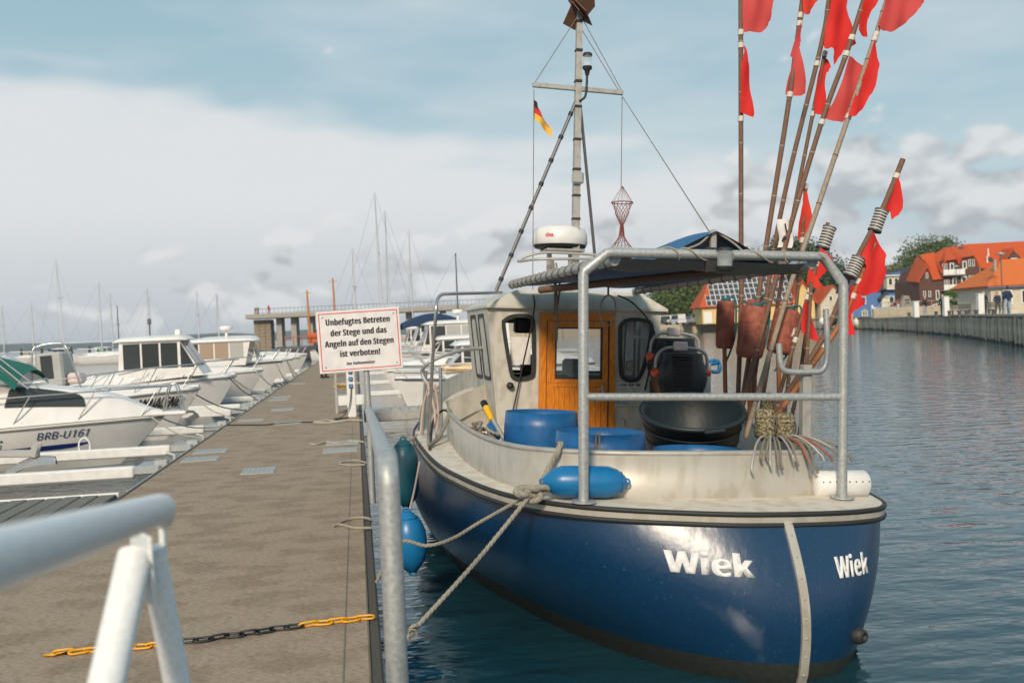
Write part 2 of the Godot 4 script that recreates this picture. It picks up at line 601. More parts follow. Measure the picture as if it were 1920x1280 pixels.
func jetty():
	var j := Node3D.new()
	j.name = "jetty"
	add_child(j)
	structure(j)
	var mb := MB.new()
	mb.box(Vector3(-1.26, 0.29, -40.0), Vector3(2.52, 0.42, 84.0), Basis(), 0.01)
	part(mb, "deck", M["concrete deck"], j)
	# edging: a thin kerb of darker timber along both sides
	for x in [0.03, -2.56]:
		mb = MB.new()
		mb.box(Vector3(x, 0.26, -40.0), Vector3(0.06, 0.46, 84.0), Basis(), 0.012)
		part(mb, "edge_beam", M["dark timber"], j)
	mb = MB.new()
	mb.box(Vector3(-0.13, 0.5005, -40.0), Vector3(0.006, 0.006, 84.0))
	part(mb, "joint_strip", M["rope grey"], j)
	# steel cover plates let into the deck
	for p in [[-1.25, -12.55, 0.40, 0.56], [-2.18, -14.2, 0.48, 0.5], [-2.18, -15.15, 0.48, 0.5], [-0.29, -14.25, 0.48, 0.5], [-0.27, -15.2, 0.48, 0.5], [-1.72, -23.2, 0.5, 0.6], [-1.35, -19.4, 0.5, 0.5], [-2.15, -20.6, 0.5, 0.5], [-2.1, -27.0, 0.5, 0.6], [-2.1, -28.2, 0.5, 0.6], [-0.4, -27.6, 0.5, 0.6], [-2.1, -36.0, 0.5, 0.6]]:
		mb = MB.new()
		mb.box(Vector3(p[0], 0.503, p[1]), Vector3(p[2], 0.01, p[3]), Basis(), 0.003)
		for k in 7:
			mb.box(Vector3(p[0] - p[2] * 0.43 + p[2] * 0.143 * k, 0.5095, p[1]), Vector3(p[2] * 0.05, 0.004, p[3] * 0.9))
		part(mb, "cover_plate", M["plate steel"], j)
	# steel hinges and rail along the berth side
	mb = MB.new()
	mb.tube([Vector3(-2.66, 0.40, -12.0), Vector3(-2.66, 0.40, -70.0)], 0.045, 8)
	part(mb, "berth_rail", M["galvanised"], j)
	# floating fingers between the berths
	var fz := [-14.4, -17.1, -20.8, -25.2, -27.2, -30.7, -34.5, -39.0, -43.2, -49.0, -55.0]
	var fl := ["nearest the plank platform", "alongside the bow with the blue stripe", "behind the cruiser with the blue stripe", "beside the boat lettered ANNALENE", "just beyond the boat lettered ANNALENE", "in front of the hardtop pilothouse boat", "beyond the hardtop pilothouse boat", "before the boat with brown shutters", "beyond the boat with brown shutters", "second from the far end of the berths", "farthest one along the berths"]
	for i in fz.size():
		var z: float = fz[i]
		var t := thing("mooring_finger", "white floating mooring finger " + fl[i], "finger pontoon", at(Vector3(-2.7, 0, z), 0.0), "white mooring fingers on the left of the jetty")
		mb = MB.new()
		mb.box(Vector3(-3.7, 0.36, 0), Vector3(6.6, 0.16, 0.17), Basis(), 0.02)
		part(mb, "beam", M["white paint"], t)
		mb = MB.new()
		mb.box(Vector3(-3.7, 0.345, -0.36), Vector3(6.6, 0.1, 0.1), Basis(), 0.015)
		part(mb, "beam", M["galvanised"], t)
		mb = MB.new()
		mb.box(Vector3(-0.22, 0.38, -0.18), Vector3(0.34, 0.12, 0.6), Basis(), 0.02)
		mb.box(Vector3(-0.06, 0.42, -0.05), Vector3(0.2, 0.16, 0.1), Basis(), 0.02)
		mb.tube([Vector3(0.06, 0.36, -0.4), Vector3(0.06, 0.52, -0.4), Vector3(-0.05, 0.55, -0.4)], 0.03, 6)
		part(mb, "hinge", M["galvanised"], t)
		mb = MB.new()
		mb.box(Vector3(-5.6, 0.05, -0.18), Vector3(2.4, 0.5, 0.5), Basis(), 0.06)
		part(mb, "float_tank", M["white paint"], t)
		for x in ([-1.75] if i % 2 else [-3.4]):
			mb = MB.new()
			mb.tube(smoothed([Vector3(x - 0.08, 0.43, 0.0), Vector3(x - 0.08, 0.56, 0.0), Vector3(x, 0.64, 0.0), Vector3(x + 0.08, 0.56, 0.0), Vector3(x + 0.08, 0.43, 0.0)], 4), 0.016, 6)
			part(mb, "mooring_hoop", M["white paint"], t)
	# plank platform on the left
	var pl := thing("plank_platform", "grey weathered plank platform beside the jetty edge, lower left", "platform", at(Vector3(-2.66, 0.05, -8.55)))
	for k in 22:
		mb = MB.new()
		mb.box(Vector3(-0.11 - k * 0.185, 0.40 + 0.003 * ((k * 7) % 3), 0), Vector3(0.168, 0.05, 5.9 + 0.02 * ((k * 5) % 4)), Basis(), 0.008)
		part(mb, "plank", M["weathered planks"], pl)
	mb = MB.new()
	mb.box(Vector3(-2.05, 0.37, -2.98), Vector3(4.1, 0.14, 0.05), Basis(), 0.008)
	part(mb, "edge_strip", M["white paint"], pl)
	mb = MB.new()
	mb.box(Vector3(-2.05, 0.25, 0), Vector3(4.0, 0.2, 5.7))
	part(mb, "frame", M["dark timber"], pl)
	# the barrier chain that lies across the deck
	var ch := thing("barrier_chain", "yellow and black plastic chain lying across the jetty deck", "chain", at(Vector3(0, 0.5, -5.55)))
	var n := 21
	for i in n:
		var f := (i + 0.5) / n
		var x := lerpf(-1.62, 0.02, f)
		var z := 0.05 * sin(f * 5.0) - 0.1 * f + 0.05
		var link := []
		for a in 16:
			var an := TAU * a / 16.0
			link.append(Vector3(0.030 * cos(an) + 0.022 * signf(cos(an)), 0.0, 0.017 * sin(an)))
		link.append(link[0])
		mb = MB.new()
		var b := Basis(Vector3.UP, 0.12 + 0.2 * sin(i * 2.1)) * Basis(Vector3.RIGHT, 0.35 if i % 2 else -0.9)
		var pts := []
		for p in link:
			pts.append(b * p)
		mb.tube(pts, 0.0062, 6)
		var col = M["chain yellow"] if i < 7 or i > 15 else M["black plastic"]
		part(mb, "link", col, ch, Transform3D(Basis(), Vector3(x, 0.016 if i % 2 else 0.02, z)))
	for x in [-1.65]:
		mb = MB.new()
		mb.tube([Vector3(x, 0.012, 0.05), Vector3(x - 0.03, 0.012, 0.06), Vector3(x + 0.02, 0.014, 0.075), Vector3(x + 0.08, 0.014, 0.06), Vector3(x, 0.012, 0.05)], 0.007, 6)
		part(mb, "hook", M["chain yellow"], ch)
	# ropes and cables lying on the deck
	for r in [["mooring_rope", "pale rope looped on the jetty edge beside the galvanised post", "rope", "rope", 0.012, [[0.06, -8.3], [-0.08, -8.35], [-0.2, -8.55], [-0.26, -8.5], [-0.15, -8.75], [-0.02, -8.8], [0.05, -8.7]]],
			["mooring_rope", "pale rope with a frayed end across two cover plates", "rope", "rope", 0.016, [[0.05, -15.0], [-0.15, -15.3], [-0.36, -15.15], [-0.5, -15.35], [-0.66, -15.1], [-0.75, -15.2]]],
			["mooring_rope", "pale rope knotted at the foot of the power pedestal", "rope", "rope", 0.02, [[0.04, -18.8], [-0.14, -19.0], [-0.4, -18.9], [-0.6, -19.2], [-0.85, -18.95], [-0.55, -18.75], [-0.3, -18.85]]],
			["mooring_rope", "short pale rope on the deck edge halfway to the pedestal", "rope", "rope", 0.012, [[0.05, -12.6], [-0.1, -12.9], [-0.28, -12.7], [-0.16, -12.45], [0.04, -12.4]]],
			["power_cable", "thin black cable crossing the jetty by the pedestal", "cable", "cable black", 0.012, [[-2.5, -19.6], [-1.8, -19.2], [-1.2, -19.3], [-0.6, -19.15], [-0.35, -19.6], [-0.2, -19.9]]]]:
		mb = MB.new()
		var pts := []
		for q in r[5]:
			pts.append(Vector3(q[0], 0.5 + r[4], q[1]))
		mb.tube(smoothed(pts, 6), r[4], 7)
		tag(part(mb, r[0], M[r[3]]), r[1], r[2])
	# power pedestal
	var pd := thing("power_pedestal", "white power pedestal with three blue sockets on the jetty edge", "pedestal", at(Vector3(-0.14, 0.5, -19.95)))
	mb = MB.new()
	mb.box(Vector3(0, 0.52, 0), Vector3(0.17, 1.04, 0.17), Basis(), 0.015)
	part(mb, "body", M["white paint"], pd)
	for k in 3:
		mb = MB.new()
		mb.box(Vector3(0, 0.62 + k * 0.14, 0.095), Vector3(0.085, 0.085, 0.03), Basis(), 0.012)
		mb.lathe([Vector2(0.036, 0), Vector2(0.03, 0.04)], 10, Transform3D(Basis(Vector3.RIGHT, 1.2), Vector3(0, 0.61 + k * 0.14, 0.1)))
		part(mb, "socket", M["socket blue"], pd)
	mb = MB.new()
	mb.tube(smoothed([Vector3(0, 0.6, 0.12), Vector3(-0.01, 0.45, 0.13), Vector3(-0.06, 0.2, 0.14), Vector3(-0.2, 0.03, 0.18), Vector3(-0.35, 0.012, 0.3)], 5), 0.01, 6)
	part(mb, "plug_cable", M["cable black"], pd)
	# boarding steps frame with a white shelf
	var bs := thing("boarding_steps", "grey metal boarding frame with a white step behind the pedestal", "steps", at(Vector3(-0.1, 0.5, -21.3)))
	for x in [-0.36, 0.25]:
		for z in [-0.25, 0.25]:
			mb = MB.new()
			mb.box(Vector3(x, 0.55, z), Vector3(0.05, 1.1, 0.05), Basis(), 0.006)
			part(mb, "post", M["dull aluminium"], bs)
	for y in [0.62, 1.06]:
		mb = MB.new()
		mb.box(Vector3(-0.055, y, 0.25), Vector3(0.66, 0.045, 0.04), Basis(), 0.006)
		part(mb, "rail", M["dull aluminium"], bs)
	mb = MB.new()
	mb.box(Vector3(-0.055, 0.26, 0), Vector3(0.56, 0.2, 0.5), Basis(), 0.012)
	part(mb, "step", M["white paint"], bs)
	# hose coil and crate behind it
	mb = MB.new()
	for k in 3:
		mb.tube(arc(Vector3(0, 0.05 + k * 0.03, 0), Vector3(0.16 - 0.01 * k, 0, 0), Vector3(0, 0, 0.13), 0, TAU, 18), 0.015, 6)
	tag(part(mb, "hose_coil", M["yellow plastic"], null, at(Vector3(-0.35, 1.0, -21.3))), "yellow hose coil hanging on the boarding frame", "hose")


func rails_and_sign():
	# galvanised handrail along the right edge
	var t := thing("handrail", "thick galvanised tube handrail along the right edge of the jetty", "railing", at(Vector3(0.085, 0.5, -3.32)))
	var mb := MB.new()
	var pts := [Vector3(0, 0.0, 0), Vector3(0, 1.10, 0)]
	pts += arc(Vector3(0, 1.10, -0.12), Vector3(0, 0, 0.12), Vector3(0, 0.085, 0), 0.2, PI * 0.47, 6)
	pts += [Vector3(0.0, 1.16, -0.4), Vector3(0.005, 0.89, -6.15)]
	mb.tube(pts, 0.038, 14)
	part(mb, "rail", M["galvanised"], t)
	mb = MB.new()
	mb.box(Vector3(0, 0.008, 0), Vector3(0.16, 0.016, 0.16), Basis(), 0.004)
	part(mb, "foot_plate", M["galvanised"], t)
	# sign on its post
	var s := thing("notice_sign", "white notice sign with red border and German lettering on a post", "sign", at(Vector3(0.09, 0.5, -9.6)))
	mb = MB.new()
	mb.tube([Vector3(0, 0, 0), Vector3(0, 0.88, 0), Vector3(-0.015, 1.82, 0)], 0.028, 12)
	part(mb, "post", M["galvanised"], s)
	var bd := Transform3D(Basis(Vector3.UP, 0.06) * Basis(Vector3.BACK, deg_to_rad(1.6)), Vector3(-0.055, 1.56, 0.045))
	mb = MB.new()
	mb.box(Vector3(), Vector3(0.785, 0.585, 0.012), Basis(), 0.003)
	var board := part(mb, "board", M["sign white"], s, bd)
	mb = MB.new()
	var o := []
	var q := []
	for c in [[-1, -1], [1, -1], [1, 1], [-1, 1]]:
		o.append(Vector2(c[0] * 0.372, c[1] * 0.272))
		q.append(Vector2(c[0] * 0.363, c[1] * 0.263))
	mb.ring_prism(o, q, 0.006, 0.0075)
	part(mb, "border", M["sign red"], board)
	var lines := [["Unbefugtes Betreten", 0.60, 0.178, 0.092], ["der Stege und das", 0.525, 0.076, 0.092], ["Angeln auf den Stegen", 0.645, -0.026, 0.092], ["ist verboten!", 0.375, -0.116, 0.072], ["Der Hafenmeister", 0.265, -0.212, 0.034]]
	for l in lines:
		put(lettering(l[0], l[1], l[3] * 0.86, 0.0015), "lettering", M["print black"], board, Transform3D(Basis(), Vector3(-0.005, l[2], 0.0075)))
	for c in [[-1, -1], [1, -1], [1, 1], [-1, 1]]:
		mb = MB.new()
		mb.lathe([Vector2(0.009, 0), Vector2(0.008, 0.004), Vector2(0, 0.005)], 8, Transform3D(Basis(Vector3.RIGHT, PI / 2), Vector3(c[0] * 0.335, c[1] * 0.235, 0.006)))
		part(mb, "screw", M["plate steel"], board)
	# white ramp railing in the foreground
	var w := thing("ramp_railing", "white painted tube railing end on splayed legs, close in the lower left", "railing", at(Vector3(-0.4, 0.5, -2.05)))
	mb = MB.new()
	mb.tube([Vector3(0.075, 1.437, 1.3), Vector3(0.01, 1.283, 0.05), Vector3(0.005, 1.276, 0.0), Vector3(0.0, 1.262, -0.03), Vector3(-0.002, 1.24, -0.04)], [0.030, 0.030, 0.029, 0.026, 0.018], 16)
	part(mb, "top_rail", M["white rail paint"], w)
	mb = MB.new()
	mb.tube([Vector3(-0.032, 1.205, 0.08), Vector3(-0.05, 1.02, 0.26), Vector3(-0.10, 0.45, 0.75), Vector3(-0.13, 0.0, 1.05)], 0.032, 14)
	part(mb, "leg", M["white rail paint"], w)
	mb = MB.new()
	mb.tube([Vector3(-0.018, 1.2, 0.0), Vector3(0.005, 1.0, -0.02), Vector3(0.06, 0.5, -0.06), Vector3(0.11, 0.0, -0.1)], 0.026, 14)
	part(mb, "leg", M["white rail paint"], w)
	mb = MB.new()
	mb.box(Vector3(-0.027, 1.175, 0.045), Vector3(0.008, 0.13, 0.12), Basis(Vector3.UP, 0.5), 0.002)
	mb.box(Vector3(-0.002, 1.16, -0.035), Vector3(0.012, 0.19, 0.02), Basis(), 0.003)
	part(mb, "bracket", M["white rail paint"], w)
	mb = MB.new()
	mb.lathe([Vector2(0.012, -0.02), Vector2(0.012, 0.02)], 8, Transform3D(Basis(Vector3.RIGHT, PI / 2), Vector3(-0.012, 1.19, 0.09)))
	part(mb, "bolt", M["plate steel"], w)


var deck_line := [Vector2(0, 0), Vector2(0.02, 0.3), Vector2(0.09, 0.57), Vector2(0.23, 0.93), Vector2(0.4, 1.2), Vector2(0.7, 1.45), Vector2(1.13, 1.6), Vector2(1.7, 1.7), Vector2(2.4, 1.77), Vector2(3.5, 1.77), Vector2(5, 1.70), Vector2(6.2, 1.5), Vector2(7.4, 1.1), Vector2(8.3, 0.6), Vector2(8.9, 0)]
var water_line := [Vector2(-0.13, 0), Vector2(-0.08, 0.2), Vector2(0.02, 0.35), Vector2(0.22, 0.55), Vector2(0.45, 0.72), Vector2(0.8, 0.9), Vector2(1.25, 1.08), Vector2(1.8, 1.24), Vector2(2.55, 1.42), Vector2(3.6, 1.56), Vector2(5, 1.55), Vector2(6.1, 1.3), Vector2(7.2, 0.85), Vector2(8.0, 0.42), Vector2(8.6, 0)]
var deck_star := [Vector2(0, 0), Vector2(0.02, 0.3), Vector2(0.08, 0.52), Vector2(0.16, 0.645), Vector2(0.31, 0.75), Vector2(0.55, 0.83), Vector2(0.9, 0.92), Vector2(1.5, 1.05), Vector2(2.3, 1.19), Vector2(3.5, 1.32), Vector2(5, 1.36), Vector2(6.2, 1.25), Vector2(7.4, 0.95), Vector2(8.3, 0.5), Vector2(8.9, 0)]
var water_star := [Vector2(-0.13, 0), Vector2(-0.08, 0.2), Vector2(0, 0.33), Vector2(0.14, 0.46), Vector2(0.3, 0.57), Vector2(0.55, 0.68), Vector2(0.95, 0.8), Vector2(1.5, 0.93), Vector2(2.3, 1.08), Vector2(3.5, 1.22), Vector2(5, 1.25), Vector2(6.1, 1.08), Vector2(7.2, 0.75), Vector2(8, 0.38), Vector2(8.6, 0)]
var inner_port := [Vector2(0.47, 0.0), Vector2(0.47, -0.28), Vector2(0.5, -0.55), Vector2(0.56, -0.85), Vector2(0.67, -1.1), Vector2(0.9, -1.37), Vector2(1.25, -1.5), Vector2(1.8, -1.56), Vector2(2.5, -1.57), Vector2(3.5, -1.52), Vector2(4.73, -1.41), Vector2(5.9, -1.1), Vector2(6.6, -0.6), Vector2(6.9, -0.3), Vector2(7, 0)]
var inner_star := [Vector2(0.47, 0.0), Vector2(0.49, 0.16), Vector2(0.51, 0.32), Vector2(0.56, 0.43), Vector2(0.75, 0.52), Vector2(1.05, 0.66), Vector2(1.5, 0.80), Vector2(2.1, 0.95), Vector2(2.8, 1.07), Vector2(3.8, 1.17), Vector2(5, 1.18), Vector2(5.9, 0.95), Vector2(6.6, 0.6), Vector2(6.9, 0.3), Vector2(7, 0)]


func bl(t: float, u: float, s: float) -> Vector3:   # boat: starboard, up, forward
	return Vector3(t, u, -s)


func hull_at(k: float, v: float, side: float, off := 0.0) -> Vector3:
	var dl: Array = deck_line if side < 0 else deck_star
	var d: Vector2 = spline(dl, k)
	var w: Vector2 = spline(water_line if side < 0 else water_star, k)
	var d2: Vector2 = spline(dl, minf(k + 0.05, 14.0))
	var d1: Vector2 = spline(dl, maxf(k - 0.05, 0.0))
	var tn := (d2 - d1).normalized()
	var nr := Vector2(-tn.y, tn.x)   # outwards: aft and abeam
	if k < 0.06:
		nr = Vector2(-1, 0)
	var p := w.lerp(d, v)
	var lift := 0.0
	if v < 0.0:
		p = w + nr * v * 0.9
	else:
		lift = (0.13 if side < 0 else lerpf(0.13, 0.05, smoothstep(0.8, 3.5, k))) * sin(PI * clampf(v, 0, 1))
	p += nr * (lift + off)
	var rise := 0.9 + 0.35 * smoothstep(5.5, 8.9, d.x)
	return bl(maxf(p.y, 0.0) * side, v * rise + 0.03 * v, p.x)


func hull_spot(t: float, u: float, off: float) -> Vector3:   # the point of the stern half of the hull at that distance abeam and height
	var lo := 0.0
	var hi := 7.0
	var side := signf(t)
	for i in 22:
		var m := (lo + hi) * 0.5
		if absf(hull_at(m, u / 0.93, side).x) < absf(t):
			lo = m
		else:
			hi = m
	return hull_at(lo, u / 0.93, side, off)


func hull_text(text: String, t0: float, t1: float, u0: float, u1: float, slope: float) -> ArrayMesh:
	var flat := lettering(text, 1.0, 1.0, 1.0, 900)
	var out := ArrayMesh.new()
	for n in flat.get_surface_count():
		var a := flat.surface_get_arrays(n)
		var v: PackedVector3Array = a[Mesh.ARRAY_VERTEX]
		for i in v.size():
			var t := lerpf(t0, t1, v[i].x + 0.5)
			v[i] = hull_spot(t, lerpf(u0, u1, v[i].y + 0.5) + slope * (v[i].x), 0.005 + 0.0015 * v[i].z)
		a[Mesh.ARRAY_VERTEX] = v
		a[Mesh.ARRAY_NORMAL] = null
		a[Mesh.ARRAY_TANGENT] = null
		var st := SurfaceTool.new()
		st.create_from_arrays(a)
		st.deindex()
		st.generate_normals()
		st.commit(out)
	return out


func v2(l: Array) -> Array:
	var o := []
	for p in l:
		o.append(Vector2(p[0], p[1]))
	return o


func grown(poly: Array, by: float) -> Array:
	var c := Vector2()
	for p in poly:
		c += p
	c /= poly.size()
	var o := []
	for i in poly.size():
		var a: Vector2 = poly[(i - 1 + poly.size()) % poly.size()]
		var b: Vector2 = poly[(i + 1) % poly.size()]
		var n := (b - a).orthogonal().normalized()
		if n.dot(poly[i] - c) < 0:
			n = -n
		o.append(poly[i] + n * by)
	return o


func rounded(poly: Array) -> Array:
	var loop := poly.duplicate()
	loop.append(poly[0])
	var out := []
	var n := poly.size()
	for i in n:
		for k in 3:
			out.append(poly[i].cubic_interpolate(poly[(i + 1) % n], poly[(i - 1 + n) % n], poly[(i + 2) % n], k / 3.0))
	return out


func wall_with_holes(called: String, outline: Array, holes: Array, thick: float, m: Material, parent: Node3D, xf: Transform3D):
	var c := CSGCombiner3D.new()
	c.name = called
	var p := CSGPolygon3D.new()
	p.polygon = PackedVector2Array(outline)
	p.depth = thick
	p.material = m
	p.name = "sheet"
	c.add_child(p)
	for h in holes:
		var q := CSGPolygon3D.new()
		q.operation = CSGShape3D.OPERATION_SUBTRACTION
		q.polygon = PackedVector2Array(h)
		q.depth = thick + 0.2
		q.position.z = 0.1
		q.material = m
		q.name = "opening"
		c.add_child(q, true)
	c.transform = xf
	parent.add_child(c, true)


func fishing_boat():
	boat_xf = Transform3D(Basis(Vector3.UP, deg_to_rad(2.5)) * Basis(Vector3.BACK, deg_to_rad(-3.5)), Vector3(2.43, 0, -5.5))
	var b := thing("fishing_boat", "blue-hulled fishing boat with cream deck, wheelhouse and orange wooden door", "boat", boat_xf)
	var mb := MB.new()
	for side in [-1.0, 1.0]:
		mb.grid(func(i, j): return hull_at(i * 14.0, lerpf(0.13, 1.0, j), side), 84, 12)
	part(mb, "hull", M["hull blue"], b)
	mb = MB.new()
	for side in [-1.0, 1.0]:
		mb.grid(func(i, j): return hull_at(i * 14.0, lerpf(-0.35, 0.13, j), side), 84, 6)
	part(mb, "boot_top", M["boot top"], b)
	# stern strip with its screws
	mb = MB.new()
	var rings := []
	for i in 15:
		var v := lerpf(-0.2, 0.99, i / 14.0)
		var p := hull_at(0.0, v, 1.0) + Vector3(-0.05 * v, 0, 0)
		rings.append([p + Vector3(-0.026, 0, -0.03), p + Vector3(-0.026, 0, 0.014), p + Vector3(0.026, 0, 0.014), p + Vector3(0.026, 0, -0.03)])
	mb.loft(rings, true, true, true, false)
	var strip := part(mb, "stern_strip", M["coaming"], b)
	mb = MB.new()
	for i in 8:
		var v := 0.06 + 0.12 * i
		mb.lathe([Vector2(0.008, 0), Vector2(0.006, 0.005), Vector2(0, 0.006)], 6, Transform3D(Basis(Vector3.RIGHT, PI / 2), hull_at(0.0, v, 1.0) + Vector3(-0.05 * v, 0, 0.013)))
	tag(part(mb, "screws", M["plate steel"], strip), "", "", "", "stuff")
	# rubbing strake: two black beads and the pale band between them
	var line := []
	for i in 141:
		var kk := absf(i - 70) / 70.0 * 14.0
		line.append([kk, -1.0 if i < 70 else 1.0])
	for u in [0.0, -0.062]:
		mb = MB.new()
		var pts := []
		for l in line:
			pts.append(hull_at(l[0], 1.0, l[1], 0.022) + Vector3(0, 0.02 + u, 0))
		mb.tube(pts, 0.016, 8)
		part(mb, "rub_rail", M["rubber"], b)
	mb = MB.new()
	rings = []
	for l in line:
		var p := hull_at(l[0], 1.0, l[1], 0.0)
		var o := hull_at(l[0], 1.0, l[1], 0.026)
		rings.append([p + Vector3(0, 0.015, 0), o + Vector3(0, 0.005, 0), o + Vector3(0, -0.045, 0), p + Vector3(0, -0.06, 0)])
	mb.loft(rings, false, false, false, false)
	part(mb, "rub_band", M["coaming"], b)
	# side deck
	mb = MB.new()
	for side in [-1.0, 1.0]:
		var inner: Array = inner_port if side < 0 else inner_star
		mb.grid(func(i, j):
			var a: Vector3 = hull_at(i * 14.0, 1.0, side, 0.012) + Vector3(0, 0.028, 0)
			var q: Vector2 = spline(inner, i * 14.0)
			var c := bl(q.y, a.y + 0.012, q.x)
			return a.lerp(c, j), 84, 4)
	part(mb, "side_deck", M["cream deck"], b)
	# coaming round the working deck
	mb = MB.new()
	rings = []
	var cap := []
	for i in 121:
		var f := (i - 60) / 60.0 * 10.0
		var q: Vector2 = spline(inner_port if f < 0 else inner_star, absf(f))
		var q2: Vector2 = spline(inner_port if f < 0 else inner_star, absf(f) + 0.05)
		var inw := (Vector2(2.5, -0.1) - q).normalized() * 0.03
		var hgt := 1.25 - 0.02 * smoothstep(0.0, 8.0, absf(f))
		rings.append([bl(q.y, 0.96, q.x), bl(q.y, hgt, q.x), bl(q.y + inw.y, hgt, q.x + inw.x), bl(q.y + inw.y * 2.5, 0.78, q.x + inw.x * 2.5)])
		cap.append(bl(q.y + inw.y * 0.5, hgt, q.x + inw.x * 0.5))
	mb.loft(rings, false)
	part(mb, "coaming", M["coaming"], b)
	mb = MB.new()
	mb.tube(cap, 0.02, 8)
	part(mb, "coaming_cap", M["dull aluminium"], b)
	# working deck and foredeck
	mb = MB.new()
	var poly := []
	for i in 21:
		var q: Vector2 = spline(inner_port, 10.0 - i * 0.5)
		poly.append(Vector2(q.y, -q.x))
	for i in 20:
		var q: Vector2 = spline(inner_star, (i + 1) * 0.5)
		poly.append(Vector2(q.y, -q.x))
	mb.prism(grown(poly, -0.05), -0.82, -0.78, Transform3D(Basis(Vector3.RIGHT, PI / 2), Vector3()))
	part(mb, "working_deck", M["cream deck"], b)
	mb = MB.new()
	poly = []
	for i in 9:
		var q: Vector2 = spline(inner_port, 10.0 + i * 0.5)
		poly.append(Vector2(q.y, -q.x))
	for i in 8:
		var q: Vector2 = spline(inner_star, 13.5 - i * 0.5)
		poly.append(Vector2(q.y, -q.x))
	mb.prism(poly, -1.0, -0.95, Transform3D(Basis(Vector3.RIGHT, PI / 2), Vector3()))
	part(mb, "foredeck", M["cream deck"], b)
	# wing board between the coaming and the wheelhouse
	mb = MB.new()
	mb.quad(bl(-1.43, 1.31, 4.7), bl(-0.94, 1.5, 4.92), bl(-0.92, 1.28, 4.92), bl(-1.36, 1.08, 4.7))
	mb.quad(bl(-1.43, 1.31, 4.73), bl(-0.94, 1.5, 4.95), bl(-0.92, 1.28, 4.95), bl(-1.36, 1.08, 4.73))
	mb.quad(bl(-1.43, 1.31, 4.7), bl(-0.94, 1.5, 4.92), bl(-0.94, 1.5, 4.95), bl(-1.43, 1.31, 4.73))
	mb.box(bl(-1.15, 1.02, 4.85), Vector3(0.5, 0.36, 0.03), Basis(Vector3.UP, 0.42))
	part(mb, "wing_board", M["house paint"], b)
	# forward bulwark
	mb = MB.new()
	for side in [-1.0, 1.0]:
		mb.grid(func(i, j): return hull_at(10.0 + i * 4.0, 1.0, side, -0.02) + Vector3(0, j * 0.28 * smoothstep(0.0, 0.25, i), 0), 30, 2)
	part(mb, "bulwark", M["house paint"], b)
	# names of the home port
	put(hull_text("Wiek", -0.76, -0.30, 0.615, 0.745, -0.006), "lettering", M["white paint"], b)
	put(hull_text("Wiek", 0.205, 0.455, 0.60, 0.725, 0.006), "lettering", M["white paint"], b)
	mb = MB.new()
	mb.lathe([Vector2(0.05, 0), Vector2(0.05, 0.03), Vector2(0.035, 0.06), Vector2(0.02, 0.06), Vector2(0.02, 0.02)], 14, Transform3D(Basis(Vector3.RIGHT, PI / 2) * Basis(Vector3.BACK, -0.5), hull_spot(0.36, 0.25, 0.0)))
	part(mb, "exhaust_outlet", M["rubber"], b)
	mb = MB.new()
	mb.lathe([Vector2(0.0, -0.03), Vector2(0.025, -0.01), Vector2(0.025, 0.01), Vector2(0, 0.03)], 10, at(hull_spot(0.79, 0.6, 0.01)))
	part(mb, "side_fitting", M["white paint"], b)
	wheelhouse(b)
	mast(b)
	arch_and_canopy(b)
	port_stanchions(b)


